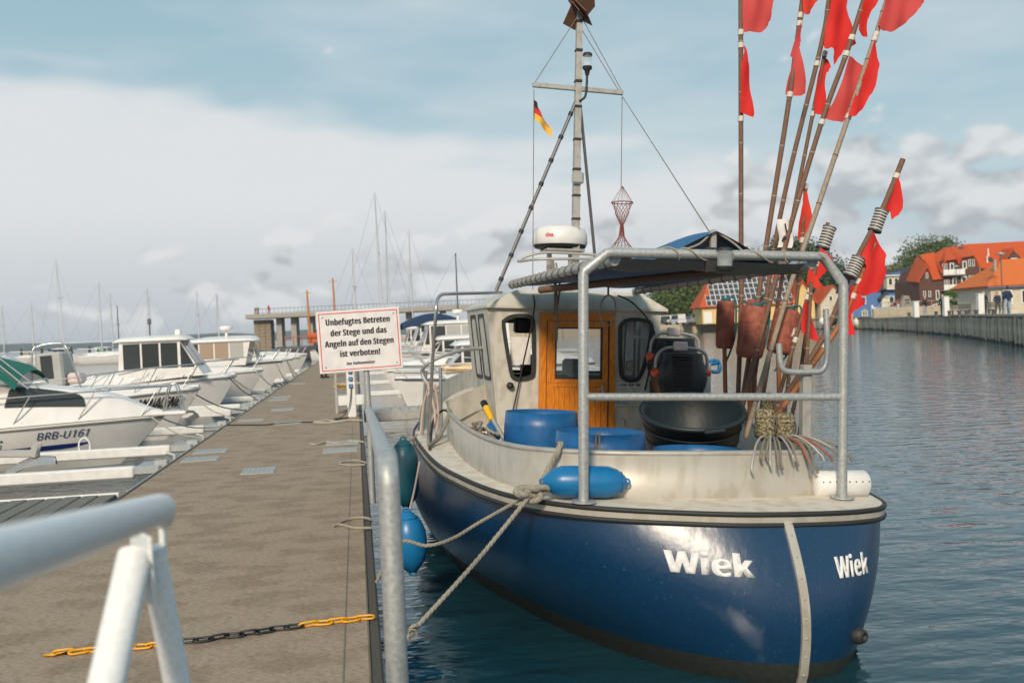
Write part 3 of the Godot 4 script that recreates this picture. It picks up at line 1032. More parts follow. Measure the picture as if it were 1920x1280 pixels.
func wheelhouse(b: Node3D):
	var wp := M["house paint"] as Material
	var win_p := rounded(v2([[-0.91, 2.08], [-0.89, 2.15], [-0.82, 2.19], [-0.71, 2.20], [-0.62, 2.18], [-0.59, 2.08], [-0.58, 1.64], [-0.62, 1.57], [-0.71, 1.55], [-0.79, 1.56], [-0.83, 1.64]]))
	var win_s := rounded(v2([[0.31, 2.02], [0.32, 2.12], [0.40, 2.18], [0.55, 2.18], [0.64, 2.15], [0.66, 2.05], [0.60, 1.75], [0.53, 1.58], [0.44, 1.54], [0.35, 1.57], [0.32, 1.67]]))
	var hole_d := v2([[-0.37, 1.56], [0.12, 1.56], [0.12, 2.09], [-0.37, 2.09]])
	var back := Transform3D(Basis(), bl(0, 0, 4.4))
	wall_with_holes("back_wall", v2([[-0.85, 0.5], [-1.04, 2.27], [0.76, 2.27], [0.64, 0.5]]), [grown(win_p, -0.02), grown(win_s, -0.02), hole_d], 0.04, wp, b, back)
	for w in [win_p, win_s]:
		var mb := MB.new()
		mb.ring_prism(grown(w, 0.012), grown(w, -0.026), -0.01, 0.022, back)
		var fr := part(mb, "window_frame", M["rubber"], b)
		mb = MB.new()
		mb.prism(grown(w, -0.024), 0.0, 0.005, back)
		part(mb, "pane", M["pane"], fr)
	# side walls lean outwards towards the top
	for side in [-1.0, 1.0]:
		var top := -1.04 if side < 0 else 0.76
		var low := -0.85 if side < 0 else 0.64
		var up := Vector3(top - low, 1.77, 0)
		var bs := Basis(Vector3(0, 0, -1), up.normalized(), Vector3(0, 0, -1).cross(up.normalized()))
		var xf := Transform3D(bs, bl(low, 0.5, 4.4))
		var wins := []
		for s0 in [0.12, 0.62]:
			wins.append(rounded(v2([[s0 + 0.04, 1.06], [s0 + 0.30, 1.06], [s0 + 0.37, 1.12], [s0 + 0.43, 1.66], [s0 + 0.37, 1.71], [s0 + 0.16, 1.71], [s0 + 0.1, 1.66], [s0, 1.12]])))
		var th := 0.035
		wall_with_holes("side_wall", v2([[0.002, 0.0], [1.3, 0.0], [1.3, 1.775], [0.002, 1.775]]), [grown(wins[0], -0.02), grown(wins[1], -0.02)], th, wp, b, xf)
		for w in wins:
			var mb := MB.new()
			var z := -0.0
			mb.ring_prism(grown(w, 0.012), grown(w, -0.026), z - th - 0.008, z + 0.012, xf)
			var fr := part(mb, "window_frame", M["rubber"], b)
			mb = MB.new()
			mb.prism(grown(w, -0.024), z - 0.02, z - 0.014, xf)
			part(mb, "pane", M["pane"], fr)
	var fw := v2([[-0.84, 0.5], [-1.03, 2.26], [0.75, 2.26], [0.63, 0.5]])
	var fh := [v2([[-0.85, 1.6], [-0.2, 1.6], [-0.2, 2.15], [-0.92, 2.15]]), v2([[-0.1, 1.6], [0.58, 1.6], [0.65, 2.15], [-0.1, 2.15]])]
	wall_with_holes("front_wall", fw, fh, 0.04, wp, b, Transform3D(Basis(), bl(0, 0, 5.7)))
	for h in fh:
		var mb := MB.new()
		mb.ring_prism(grown(h, 0.02), grown(h, -0.01), -0.05, 0.01, Transform3D(Basis(), bl(0, 0, 5.7)))
		part(mb, "window_frame", M["rubber"], b)
	# roof with its sloping fascia
	var mb := MB.new()
	var lo := [bl(-1.09, 2.265, 4.34), bl(0.81, 2.265, 4.34), bl(0.81, 2.265, 5.85), bl(-1.09, 2.265, 5.85)]
	var l2 := [bl(-1.09, 2.29, 4.34), bl(0.81, 2.29, 4.34), bl(0.81, 2.29, 5.85), bl(-1.09, 2.29, 5.85)]
	var hi := [bl(-0.76, 2.455, 4.44), bl(0.54, 2.455, 4.44), bl(0.54, 2.455, 5.6), bl(-0.76, 2.455, 5.6)]
	mb.loft([lo, l2, hi], true, true, true, false)
	part(mb, "roof", wp, b)
	# inside: dashboard, wheel and a sheet of paper in the window
	mb = MB.new()
	mb.box(bl(-0.14, 1.45, 5.5), Vector3(1.5, 0.25, 0.3), Basis(), 0.03)
	mb.box(bl(-0.35, 1.68, 5.45), Vector3(0.3, 0.22, 0.12), Basis(), 0.03)
	mb.box(bl(0.1, 1.66, 5.48), Vector3(0.22, 0.18, 0.1), Basis(), 0.03)
	mb.box(bl(-0.62, 2.1, 4.75), Vector3(0.2, 0.16, 0.14), Basis(), 0.02)
	part(mb, "dashboard", M["black plastic"], b)
	mb = MB.new()
	mb.box(bl(-0.70, 1.84, 4.52), Vector3(0.21, 0.28, 0.004))
	part(mb, "paper_sheet", M["white paint"], b)
	mb = MB.new()
	mb.box(bl(-0.13, 1.95, 5.55), Vector3(0.1, 0.7, 0.05), Basis(), 0.02)
	part(mb, "inner_pillar", M["house paint"], b)
	mb = MB.new()
	var wc := bl(0.46, 1.70, 4.47)
	mb.tube(arc(wc, Vector3(0.05, 0, 0), Vector3(0, 0.05, 0), 0, TAU, 20), 0.007, 6)
	for k in 8:
		var d := Vector3(cos(k * PI / 4), sin(k * PI / 4), 0)
		mb.tube([wc + d * 0.008, wc + d * 0.072], 0.004, 5)
	part(mb, "ornament_wheel", M["mast wood"], b)
	# door
	var dr := Node3D.new()
	dr.name = "door"
	b.add_child(dr, true)
	dr.transform = Transform3D(Basis(), bl(0, 0, 4.395))
	mb = MB.new()
	mb.ring_prism(v2([[-0.535, 0.6], [0.265, 0.6], [0.25, 2.235], [-0.535, 2.225]]), v2([[-0.465, 0.62], [0.195, 0.62], [0.19, 2.16], [-0.465, 2.155]]), 0.005, 0.035)
	part(mb, "frame", M["door varnish"], dr)
	mb = MB.new()
	mb.ring_prism(v2([[-0.455, 1.52], [0.186, 1.52], [0.182, 2.15], [-0.455, 2.145]]), v2([[-0.37, 1.565], [0.12, 1.565], [0.12, 2.085], [-0.37, 2.08]]), 0.003, 0.024)
	mb.ring_prism(v2([[-0.455, 0.64], [0.186, 0.64], [0.186, 1.518], [-0.455, 1.518]]), v2([[-0.375, 0.7], [0.12, 0.7], [0.12, 1.485], [-0.375, 1.485]]), 0.003, 0.024)
	part(mb, "leaf", M["door varnish"], dr)
	for k in 9:
		mb = MB.new()
		mb.box(Vector3(-0.348 + k * 0.055, 1.09, 0.011), Vector3(0.053, 0.79, 0.014), Basis(), 0.004)
		part(mb, "panel_board", M["door varnish"], dr)
	mb = MB.new()
	mb.ring_prism(v2([[-0.372, 1.563], [0.122, 1.563], [0.122, 2.087], [-0.372, 2.082]]), v2([[-0.358, 1.577], [0.108, 1.577], [0.108, 2.073], [-0.358, 2.068]]), 0.004, 0.03)
	part(mb, "window_seal", M["rubber"], dr)
	mb = MB.new()
	mb.box(Vector3(-0.125, 1.825, 0.012), Vector3(0.47, 0.5, 0.005))
	part(mb, "pane", M["pane"], dr)
	mb = MB.new()
	mb.box(Vector3(0.13, 1.42, 0.035), Vector3(0.03, 0.16, 0.014), Basis(), 0.004)
	mb.tube([Vector3(0.13, 1.46, 0.04), Vector3(0.13, 1.46, 0.075), Vector3(0.05, 1.46, 0.075)], 0.008, 6)
	part(mb, "handle", M["plate steel"], dr)
	mb = MB.new()
	mb.box(Vector3(0.192, 1.4, 0.012), Vector3(0.006, 1.5, 0.05))
	part(mb, "hinge_gap", M["rubber"], dr)
	# small fittings on the back wall
	mb = MB.new()
	mb.box(bl(0.43, 1.505, 4.392), Vector3(0.25, 0.045, 0.006))
	var pl := part(mb, "name_plate", M["white paint"], b)
	put(lettering("LUKE AUF SEE", 0.23, 0.03, 0.001), "lettering", M["print black"], pl, Transform3D(Basis(), bl(0.43, 1.505, 4.388)))
	mb = MB.new()
	mb.lathe([Vector2(0.0, 0.045), Vector2(0.03, 0.04), Vector2(0.036, 0.015), Vector2(0.036, -0.01)], 12, Transform3D(Basis(Vector3.RIGHT, PI / 2), bl(-0.83, 1.49, 4.38)))
	part(mb, "vent_cap", M["rubber"], b)
	mb = MB.new()
	mb.box(bl(0.33, 1.30, 4.375), Vector3(0.16, 0.035, 0.03), Basis(), 0.006)
	mb.box(bl(0.35, 1.34, 4.38), Vector3(0.07, 0.05, 0.02), Basis(), 0.006)
	part(mb, "latch", M["plate steel"], b)
	mb = MB.new()
	mb.lathe([Vector2(0.02, -0.03), Vector2(0.02, 0.03)], 8, at(bl(0.36, 1.12, 4.37)))
	part(mb, "padlock", M["plate steel"], b)
	mb = MB.new()
	mb.tube([bl(0.42, 1.3, 4.37), bl(0.40, 1.22, 4.365), bl(0.405, 1.14, 4.365)], 0.006, 5)
	part(mb, "lanyard", M["yellow plastic"], b)
	# cables on the back wall
	mb = MB.new()
	mb.tube(smoothed([bl(-0.6, 2.40, 4.40), bl(-0.61, 2.3, 4.30), bl(-0.63, 2.1, 4.33), bl(-0.7, 1.75, 4.34), bl(-0.76, 1.45, 4.34), bl(-0.83, 1.15, 4.3), bl(-0.9, 0.8, 4.2)], 6), 0.008, 6)
	part(mb, "cable", M["cable black"], b)
	mb = MB.new()
	mb.tube(smoothed([bl(0.28, 2.42, 4.38), bl(0.40, 2.36, 4.33), bl(0.55, 2.22, 4.31), bl(0.66, 2.05, 4.33), bl(0.66, 1.9, 4.34), bl(0.62, 1.65, 4.35), bl(0.58, 1.45, 4.36)], 6), 0.010, 6)
	part(mb, "cable", M["cable black"], b)


func mast(b: Node3D):
	var m := Node3D.new()
	m.name = "mast"
	b.add_child(m, true)
	var mb := MB.new()
	mb.loft([[bl(-0.08, 2.4, 4.86), bl(0.0, 2.4, 4.86), bl(0.0, 2.4, 4.94), bl(-0.08, 2.4, 4.94)], [bl(-0.065, 5.55, 4.875), bl(-0.005, 5.55, 4.875), bl(-0.005, 5.55, 4.925), bl(-0.065, 5.55, 4.925)]], true, true, true, false)
	part(mb, "spar", M["dull aluminium"], m)
	for u in [2.98, 3.25, 3.5, 3.78, 4.1, 4.45, 4.72, 5.05, 5.36]:
		mb = MB.new()
		mb.box(bl(-0.037, u, 4.9), Vector3(0.083 - 0.006 * (u - 2.9), 0.022, 0.086))
		part(mb, "band", M["rubber"], m)
	mb = MB.new()
	mb.box(bl(-0.035, 4.64, 4.9), Vector3(1.0, 0.05, 0.04), Basis(Vector3.BACK, -0.02), 0.006)
	part(mb, "crosstree", M["dull aluminium"], m)
	mb = MB.new()
	mb.tube([bl(-0.9, 2.46, 4.85), bl(-0.06, 4.5, 4.9)], 0.019, 8)
	part(mb, "strut", M["wire"], m)
	for k in 8:
		mb = MB.new()
		var f := 0.06 + k * 0.125
		mb.lathe([Vector2(0.026, -0.02), Vector2(0.026, 0.02)], 8, Transform3D(Basis(Vector3.BACK, -0.39), bl(-0.9, 2.46, 4.85).lerp(bl(-0.06, 4.5, 4.9), f)))
		part(mb, "band", M["rubber"], m)
	mb = MB.new()
	mb.tube([bl(0.27, 2.6, 5.1), bl(-0.01, 4.52, 4.92)], 0.017, 8)
	part(mb, "strut", M["mast dark"], m)
	# mast light on its bent arm
	mb = MB.new()
	mb.tube(smoothed([bl(-0.03, 4.5, 4.86), bl(0.03, 4.55, 4.86), bl(0.045, 4.65, 4.86), bl(0.05, 4.78, 4.86)], 5), 0.013, 8)
	mb.lathe([Vector2(0.02, 4.78), Vector2(0.03, 4.83), Vector2(0.052, 4.85), Vector2(0.052, 4.875)], 14, at(bl(0.05, 0, 4.86)))
	mb.lathe([Vector2(0.052, 4.985), Vector2(0.052, 5.005), Vector2(0.04, 5.02), Vector2(0, 5.025)], 14, at(bl(0.05, 0, 4.86)))
	var lt := part(mb, "mast_lamp", M["rubber"], m)
	mb = MB.new()
	mb.lathe([Vector2(0.046, 4.875), Vector2(0.046, 4.985)], 14, at(bl(0.05, 0, 4.86)))
	part(mb, "lens", M["lamp glass"], lt)
	# radar reflector on the mast top
	mb = MB.new()
	var c := bl(-0.03, 5.47, 4.9)
	for p in [[Vector3(0.17, 0.10, 0.02), Vector3(0.02, 0.17, 0.12)], [Vector3(-0.15, 0.12, 0.06), Vector3(0.05, 0.05, -0.17)], [Vector3(0.12, -0.14, 0.05), Vector3(-0.06, 0.04, 0.16)]]:
		mb.prism(v2([[-1, -0.2], [0, -1], [1, -0.2], [0.6, 0.9], [-0.7, 0.8]]), -0.004, 0.004, Transform3D(Basis(p[0], p[1], p[0].cross(p[1]).normalized()), c))
	part(mb, "radar_reflector", M["bamboo"], m)
	mb = MB.new()
	mb.box(bl(-0.04, 3.68, 4.84), Vector3(0.13, 0.13, 0.05), Basis(), 0.02)
	part(mb, "horn", M["dull aluminium"], m)
	# stays
	for s in [[bl(-0.05, 5.42, 4.9), bl(-0.52, 4.66, 4.9)], [bl(-0.02, 5.42, 4.9), bl(0.45, 4.65, 4.9)], [bl(-0.01, 5.28, 4.9), bl(0.45, 4.6, 4.9)], [bl(0.45, 4.6, 4.9), bl(-0.26, 2.66, 0.7)], [bl(-0.52, 4.6, 4.9), bl(-0.52, 2.45, 4.8)], [bl(0.455, 4.58, 4.9), bl(0.46, 3.6, 4.9)]]:
		mb = MB.new()
		mb.tube([s[0], s[1]], 0.0045, 5)
		part(mb, "stay", M["rope grey"], m)
	# radar dome on its tray
	var rd := Node3D.new()
	rd.name = "radar"
	b.add_child(rd, true)
	var rx := at(bl(-0.16, 2.93, 5.1))
	mb = MB.new()
	mb.lathe([Vector2(0.285, 0.045), Vector2(0.30, 0.07), Vector2(0.297, 0.16), Vector2(0.27, 0.225), Vector2(0.2, 0.25), Vector2(0, 0.255)], 32, rx)
	part(mb, "dome", M["white paint"], rd)
	mb = MB.new()
	mb.lathe([Vector2(0.0, 0.0), Vector2(0.2, 0.0), Vector2(0.275, 0.02), Vector2(0.29, 0.05)], 32, rx)
	part(mb, "base", M["black plastic"], rd)
	put(lettering("rine", 0.085, 0.045, 0.002), "lettering", M["sign red"], rd, Transform3D(Basis(Vector3.UP, -0.62), bl(-0.335, 3.07, 4.855)))
	mb = MB.new()
	mb.tube(smoothed([bl(0.15, 2.86, 4.75), bl(-0.35, 2.87, 4.75), bl(-0.55, 2.84, 4.78), bl(-0.68, 2.77, 4.8), bl(-0.5, 2.78, 4.55), bl(0.1, 2.8, 4.5)], 4), 0.014, 8)
	mb.box(bl(-0.16, 2.91, 5.0), Vector3(0.42, 0.03, 0.36), Basis(), 0.01)
	mb.box(bl(-0.05, 2.68, 5.0), Vector3(0.07, 0.46, 0.07), Basis(), 0.01)
	mb.box(bl(-0.3, 2.68, 5.0), Vector3(0.05, 0.46, 0.05), Basis(), 0.01)
	part(mb, "bracket", M["dull aluminium"], rd)
	# national flag on the halyard
	var fcol := [["flag_stripe", Color(0.03, 0.03, 0.032)], ["flag_stripe", Color(0.6, 0.03, 0.025)], ["flag_stripe", Color(0.72, 0.42, 0.06)]]
	var fg := Node3D.new()
	fg.name = "courtesy_flag"
	b.add_child(fg, true)
	for k in 3:
		mb = MB.new()
		mb.grid(func(i, j):
			var f: float = (k + j) / 3.0
			var wdt := 0.16 * (0.25 + 0.75 * smoothstep(0.0, 0.8, f)) + 0.02 * k
			return bl(-0.515 + i * wdt, 4.53 - f * 0.24 - i * (0.11 + 0.07 * f), 4.9 + 0.035 * sin(i * 7.0 + f * 3.0)), 8, 3)
		var key := "flag tricolour %d" % k
		mat(key, fcol[k][1], 0.8)
		M[key].cull_mode = BaseMaterial3D.CULL_DISABLED
		part(mb, fcol[k][0], M[key], fg)
	# net bag hanging from the yard
	mb = MB.new()
	var nb := bl(0.46, 0, 4.85)
	mb.tube(arc(nb + Vector3(0, 3.44, 0), Vector3(0.115, 0, 0), Vector3(0, 0, 0.115), 0, TAU, 20), 0.006, 5)
	for k in 14:
		var a := TAU * k / 14
		var d := Vector3(cos(a), 0, sin(a))
		var e := Vector3(cos(a + 0.9), 0, sin(a + 0.9))
		mb.tube([nb + d * 0.115 + Vector3(0, 3.44, 0), nb + e * 0.07 + Vector3(0, 3.32, 0), nb + e * 0.016 + Vector3(0, 3.2, 0), nb + e * 0.03 + Vector3(0, 3.08, 0), nb + d * 0.11 + Vector3(0, 2.96, 0)], 0.0035, 4)
		mb.tube([nb + d * 0.115 + Vector3(0, 3.44, 0), nb + Vector3(0, 3.62, 0)], 0.0018, 4)
	part(mb, "net_bag", M["float red"], b)


func arch_and_canopy(b: Node3D):
	var a := Node3D.new()
	a.name = "stern_arch"
	b.add_child(a, true)
	var s := 0.40
	var g := M["galvanised"] as Material
	var mb := MB.new()
	mb.tube([bl(-1.165, 0.975, s), bl(-1.19, 2.34, s), bl(-1.185, 2.36, s), bl(-1.045, 2.475, s), bl(-1.02, 2.48, s), bl(0.36, 2.50, s), bl(0.38, 2.497, s), bl(0.52, 2.34, s), bl(0.525, 2.32, s), bl(0.54, 0.975, s)], 0.031, 14)
	part(mb, "hoop", g, a)
	mb = MB.new()
	mb.tube([bl(-1.17, 1.605, s), bl(0.535, 1.615, s)], 0.024, 12)
	part(mb, "crossbar", g, a)
	for t in [-1.165, 0.54]:
		mb = MB.new()
		mb.lathe([Vector2(0.075, 0.97), Vector2(0.075, 0.982)], 16, at(bl(t, 0, s)))
		part(mb, "foot_plate", g, a)
	mb = MB.new()
	mb.tube(smoothed([bl(0.82, 2.2, 1.15), bl(0.835, 1.88, 1.15), bl(0.80, 1.765, 1.15), bl(0.70, 1.75, 1.15), bl(0.54, 1.75, 1.15), bl(0.48, 1.79, 1.15), bl(0.46, 1.95, 1.15)], 4), 0.022, 10)
	part(mb, "pole_rack", g, a)
	mb = MB.new()
	mb.box(bl(0.70, 1.25, 1.2), Vector3(0.07, 1.1, 0.07), Basis(), 0.008)
	part(mb, "rack_post", M["dull aluminium"], a)
	# stern lamp
	mb = MB.new()
	mb.box(bl(-0.37, 2.455, s + 0.02), Vector3(0.07, 0.16, 0.05), Basis(), 0.008)
	mb.lathe([Vector2(0.035, 2.385), Vector2(0.05, 2.4), Vector2(0.05, 2.415)], 14, at(bl(-0.31, 0, s - 0.06)))
	mb.lathe([Vector2(0.05, 2.51), Vector2(0.05, 2.52), Vector2(0.03, 2.53), Vector2(0, 2.532)], 14, at(bl(-0.31, 0, s - 0.06)))
	var lamp := part(mb, "stern_lamp", M["rubber"], a)
	mb = MB.new()
	mb.lathe([Vector2(0.047, 2.415), Vector2(0.047, 2.51)], 14, at(bl(-0.31, 0, s - 0.06)))
	part(mb, "lens", M["lamp glass"], lamp)
	mb = MB.new()
	mb.box(bl(-0.30, 2.58, 0.55), Vector3(0.04, 0.16, 0.04), Basis(), 0.006)
	part(mb, "peak_post", M["dull aluminium"], a)
	# side tubes that carry the canopy, wound with cord
	for e in [[bl(-0.98, 2.44, 0.45), bl(-0.83, 2.50, 4.4), 17], [bl(0.33, 2.46, 0.45), bl(0.47, 2.47, 4.4), 15]]:
		mb = MB.new()
		mb.tube([e[0], e[1]], 0.036, 12)
		var tb := part(mb, "canopy_tube", g, a)
		mb = MB.new()
		var pts := []
		var ax: Vector3 = (e[1] - e[0]).normalized()
		var sx := ax.cross(Vector3.UP).normalized()
		var turns: int = e[2] * 10
		for i in turns + 1:
			var f := i / float(turns)
			var an := i * TAU / 10.0
			pts.append(e[0].lerp(e[1], f) + (sx * cos(an) + Vector3.UP * sin(an)) * 0.041)
		mb.tube(pts, 0.006, 5)
		part(mb, "lashing", M["rope"], tb)
	mb = MB.new()
	var lash := []
	for i in 60:
		var f := i / 59.0
		var an := f * TAU * 5.5
		var tt := lerpf(-0.75, 0.33, f) + 0.05 * sin(f * 20.0)
		lash.append(bl(tt, 2.488 + 0.037 * sin(an), s + 0.037 * cos(an)))
	mb.tube(lash, 0.006, 5)
	part(mb, "lashing", M["rope"], a)
	# blue tarpaulin, its grey underside and the raised ridge
	var cn := Node3D.new()
	cn.name = "canopy"
	b.add_child(cn, true)
	mb = MB.new()
	mb.grid(func(i, j):
		var x := lerpf(-0.95, 0.36, i)
		var sag := 0.05 * sin(PI * i) * sin(j * 9.0) - 0.03 * sin(PI * i * 3.0)
		var ridge: float = 0.16 * maxf(0.0, 1.0 - absf(i - 0.5) * 3.2) * smoothstep(0.9, 0.0, j)
		return bl(x + 0.08 * j, 2.47 + 0.03 * j + sag * 0.6 + ridge, lerpf(0.5, 4.3, j)), 24, 30)
	part(mb, "tarpaulin", M["tarp blue"], cn)
	mb = MB.new()
	mb.grid(func(i, j):
		var x := lerpf(-0.93, 0.34, i)
		return bl(x, 2.455 - 0.05 * sin(PI * j) - 0.02 * sin(i * 11.0) * j, lerpf(0.48, 1.0, j)), 20, 8)
	part(mb, "tarpaulin_fold", M["tarp grey"], cn)
	mb = MB.new()
	mb.tube([bl(-0.95, 2.36, 2.6), bl(0.1, 2.46, 1.3), bl(0.38, 2.44, 0.7)], 0.03, 8)
	part(mb, "batten", M["bamboo"], cn)
	mb = MB.new()
	mb.tube(smoothed([bl(-0.3, 2.66, 0.55), bl(-0.42, 2.56, 0.48), bl(-0.6, 2.5, 0.42)], 4), 0.007, 5)
	mb.tube(smoothed([bl(-0.3, 2.66, 0.55), bl(-0.2, 2.58, 0.48), bl(-0.15, 2.52, 0.43)], 4), 0.007, 5)
	part(mb, "guy_rope", M["rope"], cn)
	# ring and ropes hanging below the canopy
	mb = MB.new()
	mb.tube(arc(bl(-0.09, 2.235, 3.5), Vector3(0.075, 0, 0), Vector3(0, 0.14, 0.02), 0, TAU, 26), 0.008, 6)
	mb.tube([bl(-0.09, 2.375, 3.5), bl(-0.09, 2.47, 3.5)], 0.01, 6)
	part(mb, "hanging_ring", M["rope"], b)
	for r in [[-0.44, 2.75, -0.40, 1.95], [-0.46, 2.75, -0.43, 2.2], [-0.41, 2.72, -0.41, 2.25]]:
		mb = MB.new()
		mb.tube(smoothed([bl(r[0], r[1], 4.25), bl(r[0] + 0.02, (r[1] + r[3]) * 0.5, 4.15), bl(r[2], r[3], 4.2)], 5), 0.011, 6)
		part(mb, "hanging_rope", M["rope grey"], b)


func port_stanchions(b: Node3D):
	var mb := MB.new()
	mb.tube([bl(-1.70, 0.96, 3.9), bl(-1.70, 1.93, 3.6), bl(-1.70, 2.2, 3.45)] + arc(bl(-1.62, 2.22, 3.45), Vector3(-0.08, 0, 0), Vector3(0, 0.13, -0.1), 0.2, PI * 0.5, 5) + [bl(-1.5, 2.36, 3.6), bl(-0.93, 2.42, 4.4)], 0.016, 10)
	part(mb, "boarding_hoop", M["stainless"], b)
	for p in [[-1.66, 4.75, 1.62, -1.64, 4.7], [-1.5, 4.5, 1.66, -1.52, 4.5]]:
		mb = MB.new()
		mb.tube([bl(p[0], 0.96, p[1]), bl(p[3], p[2], p[4])], 0.018, 8)
		part(mb, "stanchion", M["stainless"], b)
	mb = MB.new()
	mb.tube(smoothed([bl(-0.98, 1.86, 4.9), bl(-1.3, 1.83, 4.7), bl(-1.6, 1.72, 4.6), bl(-1.68, 1.6, 4.7), bl(-1.6, 1.45, 4.6), bl(-1.52, 1.42, 4.5)], 6), 0.02, 8)
	part(mb, "hose", M["galvanised"], b)
	for r in [[[-1.66, 1.52, 4.4], [-1.6, 1.2, 4.2], [-1.66, 0.98, 4.2]], [[-1.62, 1.55, 4.4], [-1.68, 1.3, 4.5], [-1.72, 1.0, 4.4]], [[-1.6, 1.5, 4.3], [-1.56, 1.25, 4.3], [-1.6, 1.0, 4.1]]]:
		mb = MB.new()
		var pts := []
		for q in r:
			pts.append(bl(q[0], q[1], q[2]))
		mb.tube(smoothed(pts, 5), 0.012, 6)
		part(mb, "hanging_rope", M["rope pink"], b)
	mb = MB.new()
	mb.tube(smoothed([bl(-1.76, 0.98, 3.3), bl(-1.7, 1.0, 3.7), bl(-1.62, 1.15, 4.2), bl(-1.5, 1.24, 4.4), bl(-1.43, 1.2, 4.3), bl(-1.3, 1.05, 3.8), bl(-1.1, 0.95, 3.5)], 6), 0.011, 7)
	part(mb, "cable", M["cable black"], b)
	mb = MB.new()
	mb.tube(smoothed([bl(-1.74, 0.99, 3.5), bl(-1.62, 1.02, 3.8), bl(-1.52, 1.15, 4.0), bl(-1.47, 1.26, 4.1)], 6), 0.02, 8)
	part(mb, "deck_rope", M["rope grey"], b)


func on_boat(t: float, u: float, s: float, b := Basis()) -> Transform3D:
	return boat_xf * Transform3D(b, bl(t, u, s))


func boat_gear():
	# blue half barrels
	var spec := [[-0.92, 0.80, 2.6, 0.31, 0.56, "tall blue plastic half barrel against the orange door, leftmost of the barrels"], [-0.84, 0.80, 1.16, 0.315, 0.53, "blue plastic half barrel with two pale cords, middle of the three barrels"], [-0.17, 0.80, 1.04, 0.33, 0.415, "lowest blue plastic half barrel, under the black tub"]]
	for e in spec:
		var br := thing("plastic_barrel", e[5], "barrel", on_boat(e[0], e[1], e[2]), "blue half barrels in the working deck")
		var r: float = e[3]
		var h: float = e[4]
		var mb := MB.new()
		mb.lathe([Vector2(r * 0.9, 0), Vector2(r * 0.97, h * 0.25), Vector2(r, h * 0.5), Vector2(r * 0.985, h * 0.8), Vector2(r * 0.955, h), Vector2(r * 0.935, h), Vector2(r * 0.96, h * 0.8), Vector2(r * 0.97, h * 0.5), Vector2(r * 0.88, 0.02), Vector2(0, 0.02)], 40, Transform3D(), false)
		part(mb, "wall", M["barrel blue"], br)
		if e[2] < 2.0 and e[0] < -0.5:
			for k in 2:
				mb = MB.new()
				var a := 1.95 - 0.07 * k
				mb.tube([Vector3(cos(a) * r * 0.98, h + 0.012, sin(a) * r * 0.98), Vector3(cos(a) * r * 1.03, h * 0.7, sin(a) * r * 1.03), Vector3(cos(a) * r * 1.03, h * 0.2, sin(a) * r * 1.03)], 0.007, 6)
				part(mb, "cord", M["rope"], br)
		mb = MB.new()
		mb.lathe([Vector2(0.028, 0), Vector2(0.026, 0.008), Vector2(0, 0.008)], 12, Transform3D(Basis(Vector3.UP, 0.5) * Basis(Vector3.RIGHT, PI / 2), Vector3(sin(0.5) * r * 0.99, h * 0.55, cos(0.5) * r * 0.99)))
		part(mb, "bung", M["barrel blue"], br)
	# black mortar tub, tilted
	var tb := thing("mortar_tub", "large black plastic tub tilted towards the stern", "tub", on_boat(0.09, 0.98, 1.84, Basis(Vector3.BACK, 0.1) * Basis(Vector3.RIGHT, 0.27)))
	var mb := MB.new()
	mb.lathe([Vector2(0, 0.012), Vector2(0.28, 0.012), Vector2(0.30, 0.05), Vector2(0.372, 0.475), Vector2(0.402, 0.48), Vector2(0.405, 0.45), Vector2(0.387, 0.445), Vector2(0.382, 0.46), Vector2(0.315, 0.04), Vector2(0.29, 0), Vector2(0, 0)], 48, Transform3D(), false)
	part(mb, "shell", M["tub black"], tb)
	for sd in [0.25, PI + 0.25]:
		mb = MB.new()
		mb.box(Vector3(0, 0.462, 0.415), Vector3(0.16, 0.028, 0.05), Basis(), 0.01)
		part(mb, "handle", M["tub black"], tb, Transform3D(Basis(Vector3.UP, sd - 0.25), Vector3()))
	for y in [0.14, 0.26, 0.36]:
		mb = MB.new()
		var rr: float = lerpf(0.315, 0.382, (y - 0.04) / 0.42) + 0.003
		mb.tube(arc(Vector3(0, y, 0), Vector3(rr, 0, 0), Vector3(0, 0, rr), 0, TAU, 48), 0.004, 5)
		part(mb, "rib", M["tub black"], tb)
	# something for the tub to rest on: fish crate
	mb = MB.new()
	mb.box(Vector3(0, 0.1, 0), Vector3(0.5, 0.18, 0.4), Basis(), 0.02)
	tag(part(mb, "fish_crate", M["barrel blue"], null, on_boat(0.12, 0.8, 1.86)), "blue crate under the tilted black tub", "crate")
	# fender lying on the stern deck
	fender("blue fender lying on the stern deck behind the arch post", M["fender blue"], on_boat(-1.12, 1.075, 0.535, Basis(Vector3.UP, -0.12) * Basis(Vector3.BACK, -PI / 2)), 0.098, 0.52)
	fender("dark teal fender hanging upright between jetty and hull", M["fender teal"], Transform3D(Basis(), Vector3(0.35, 0.94, -8.35)), 0.115, 0.56)
	fender("bright blue fender hanging lowest, just above the water", M["fender blue"], Transform3D(Basis(Vector3.BACK, 0.06), Vector3(0.33, 0.53, -7.55)), 0.13, 0.46)
	for f in [[Vector3(0.35, 1.2, -8.35), Vector3(0.52, 1.08, -9.2)], [Vector3(0.36, 1.2, -8.37), Vector3(0.53, 1.15, -9.4)], [Vector3(0.335, 0.74, -7.55), Vector3(0.47, 1.04, -8.2)]]:
		mb = MB.new()
		mb.tube(smoothed([f[0], (f[0] + f[1]) * 0.5 + Vector3(0, -0.02, 0), f[1]], 4), 0.009, 6)
		tag(part(mb, "fender_line", M["rope pink"]), ["line from the teal fender up to the deck edge", "second line from the teal fender to the stanchion", "line holding the low blue fender"][taken["fender_line"] - 1], "rope")
	# white canister on the starboard quarter
	var cn := thing("canister", "dirty white plastic cylinder lying on the stern deck, far right", "canister", on_boat(0.60, 1.04, 0.54))
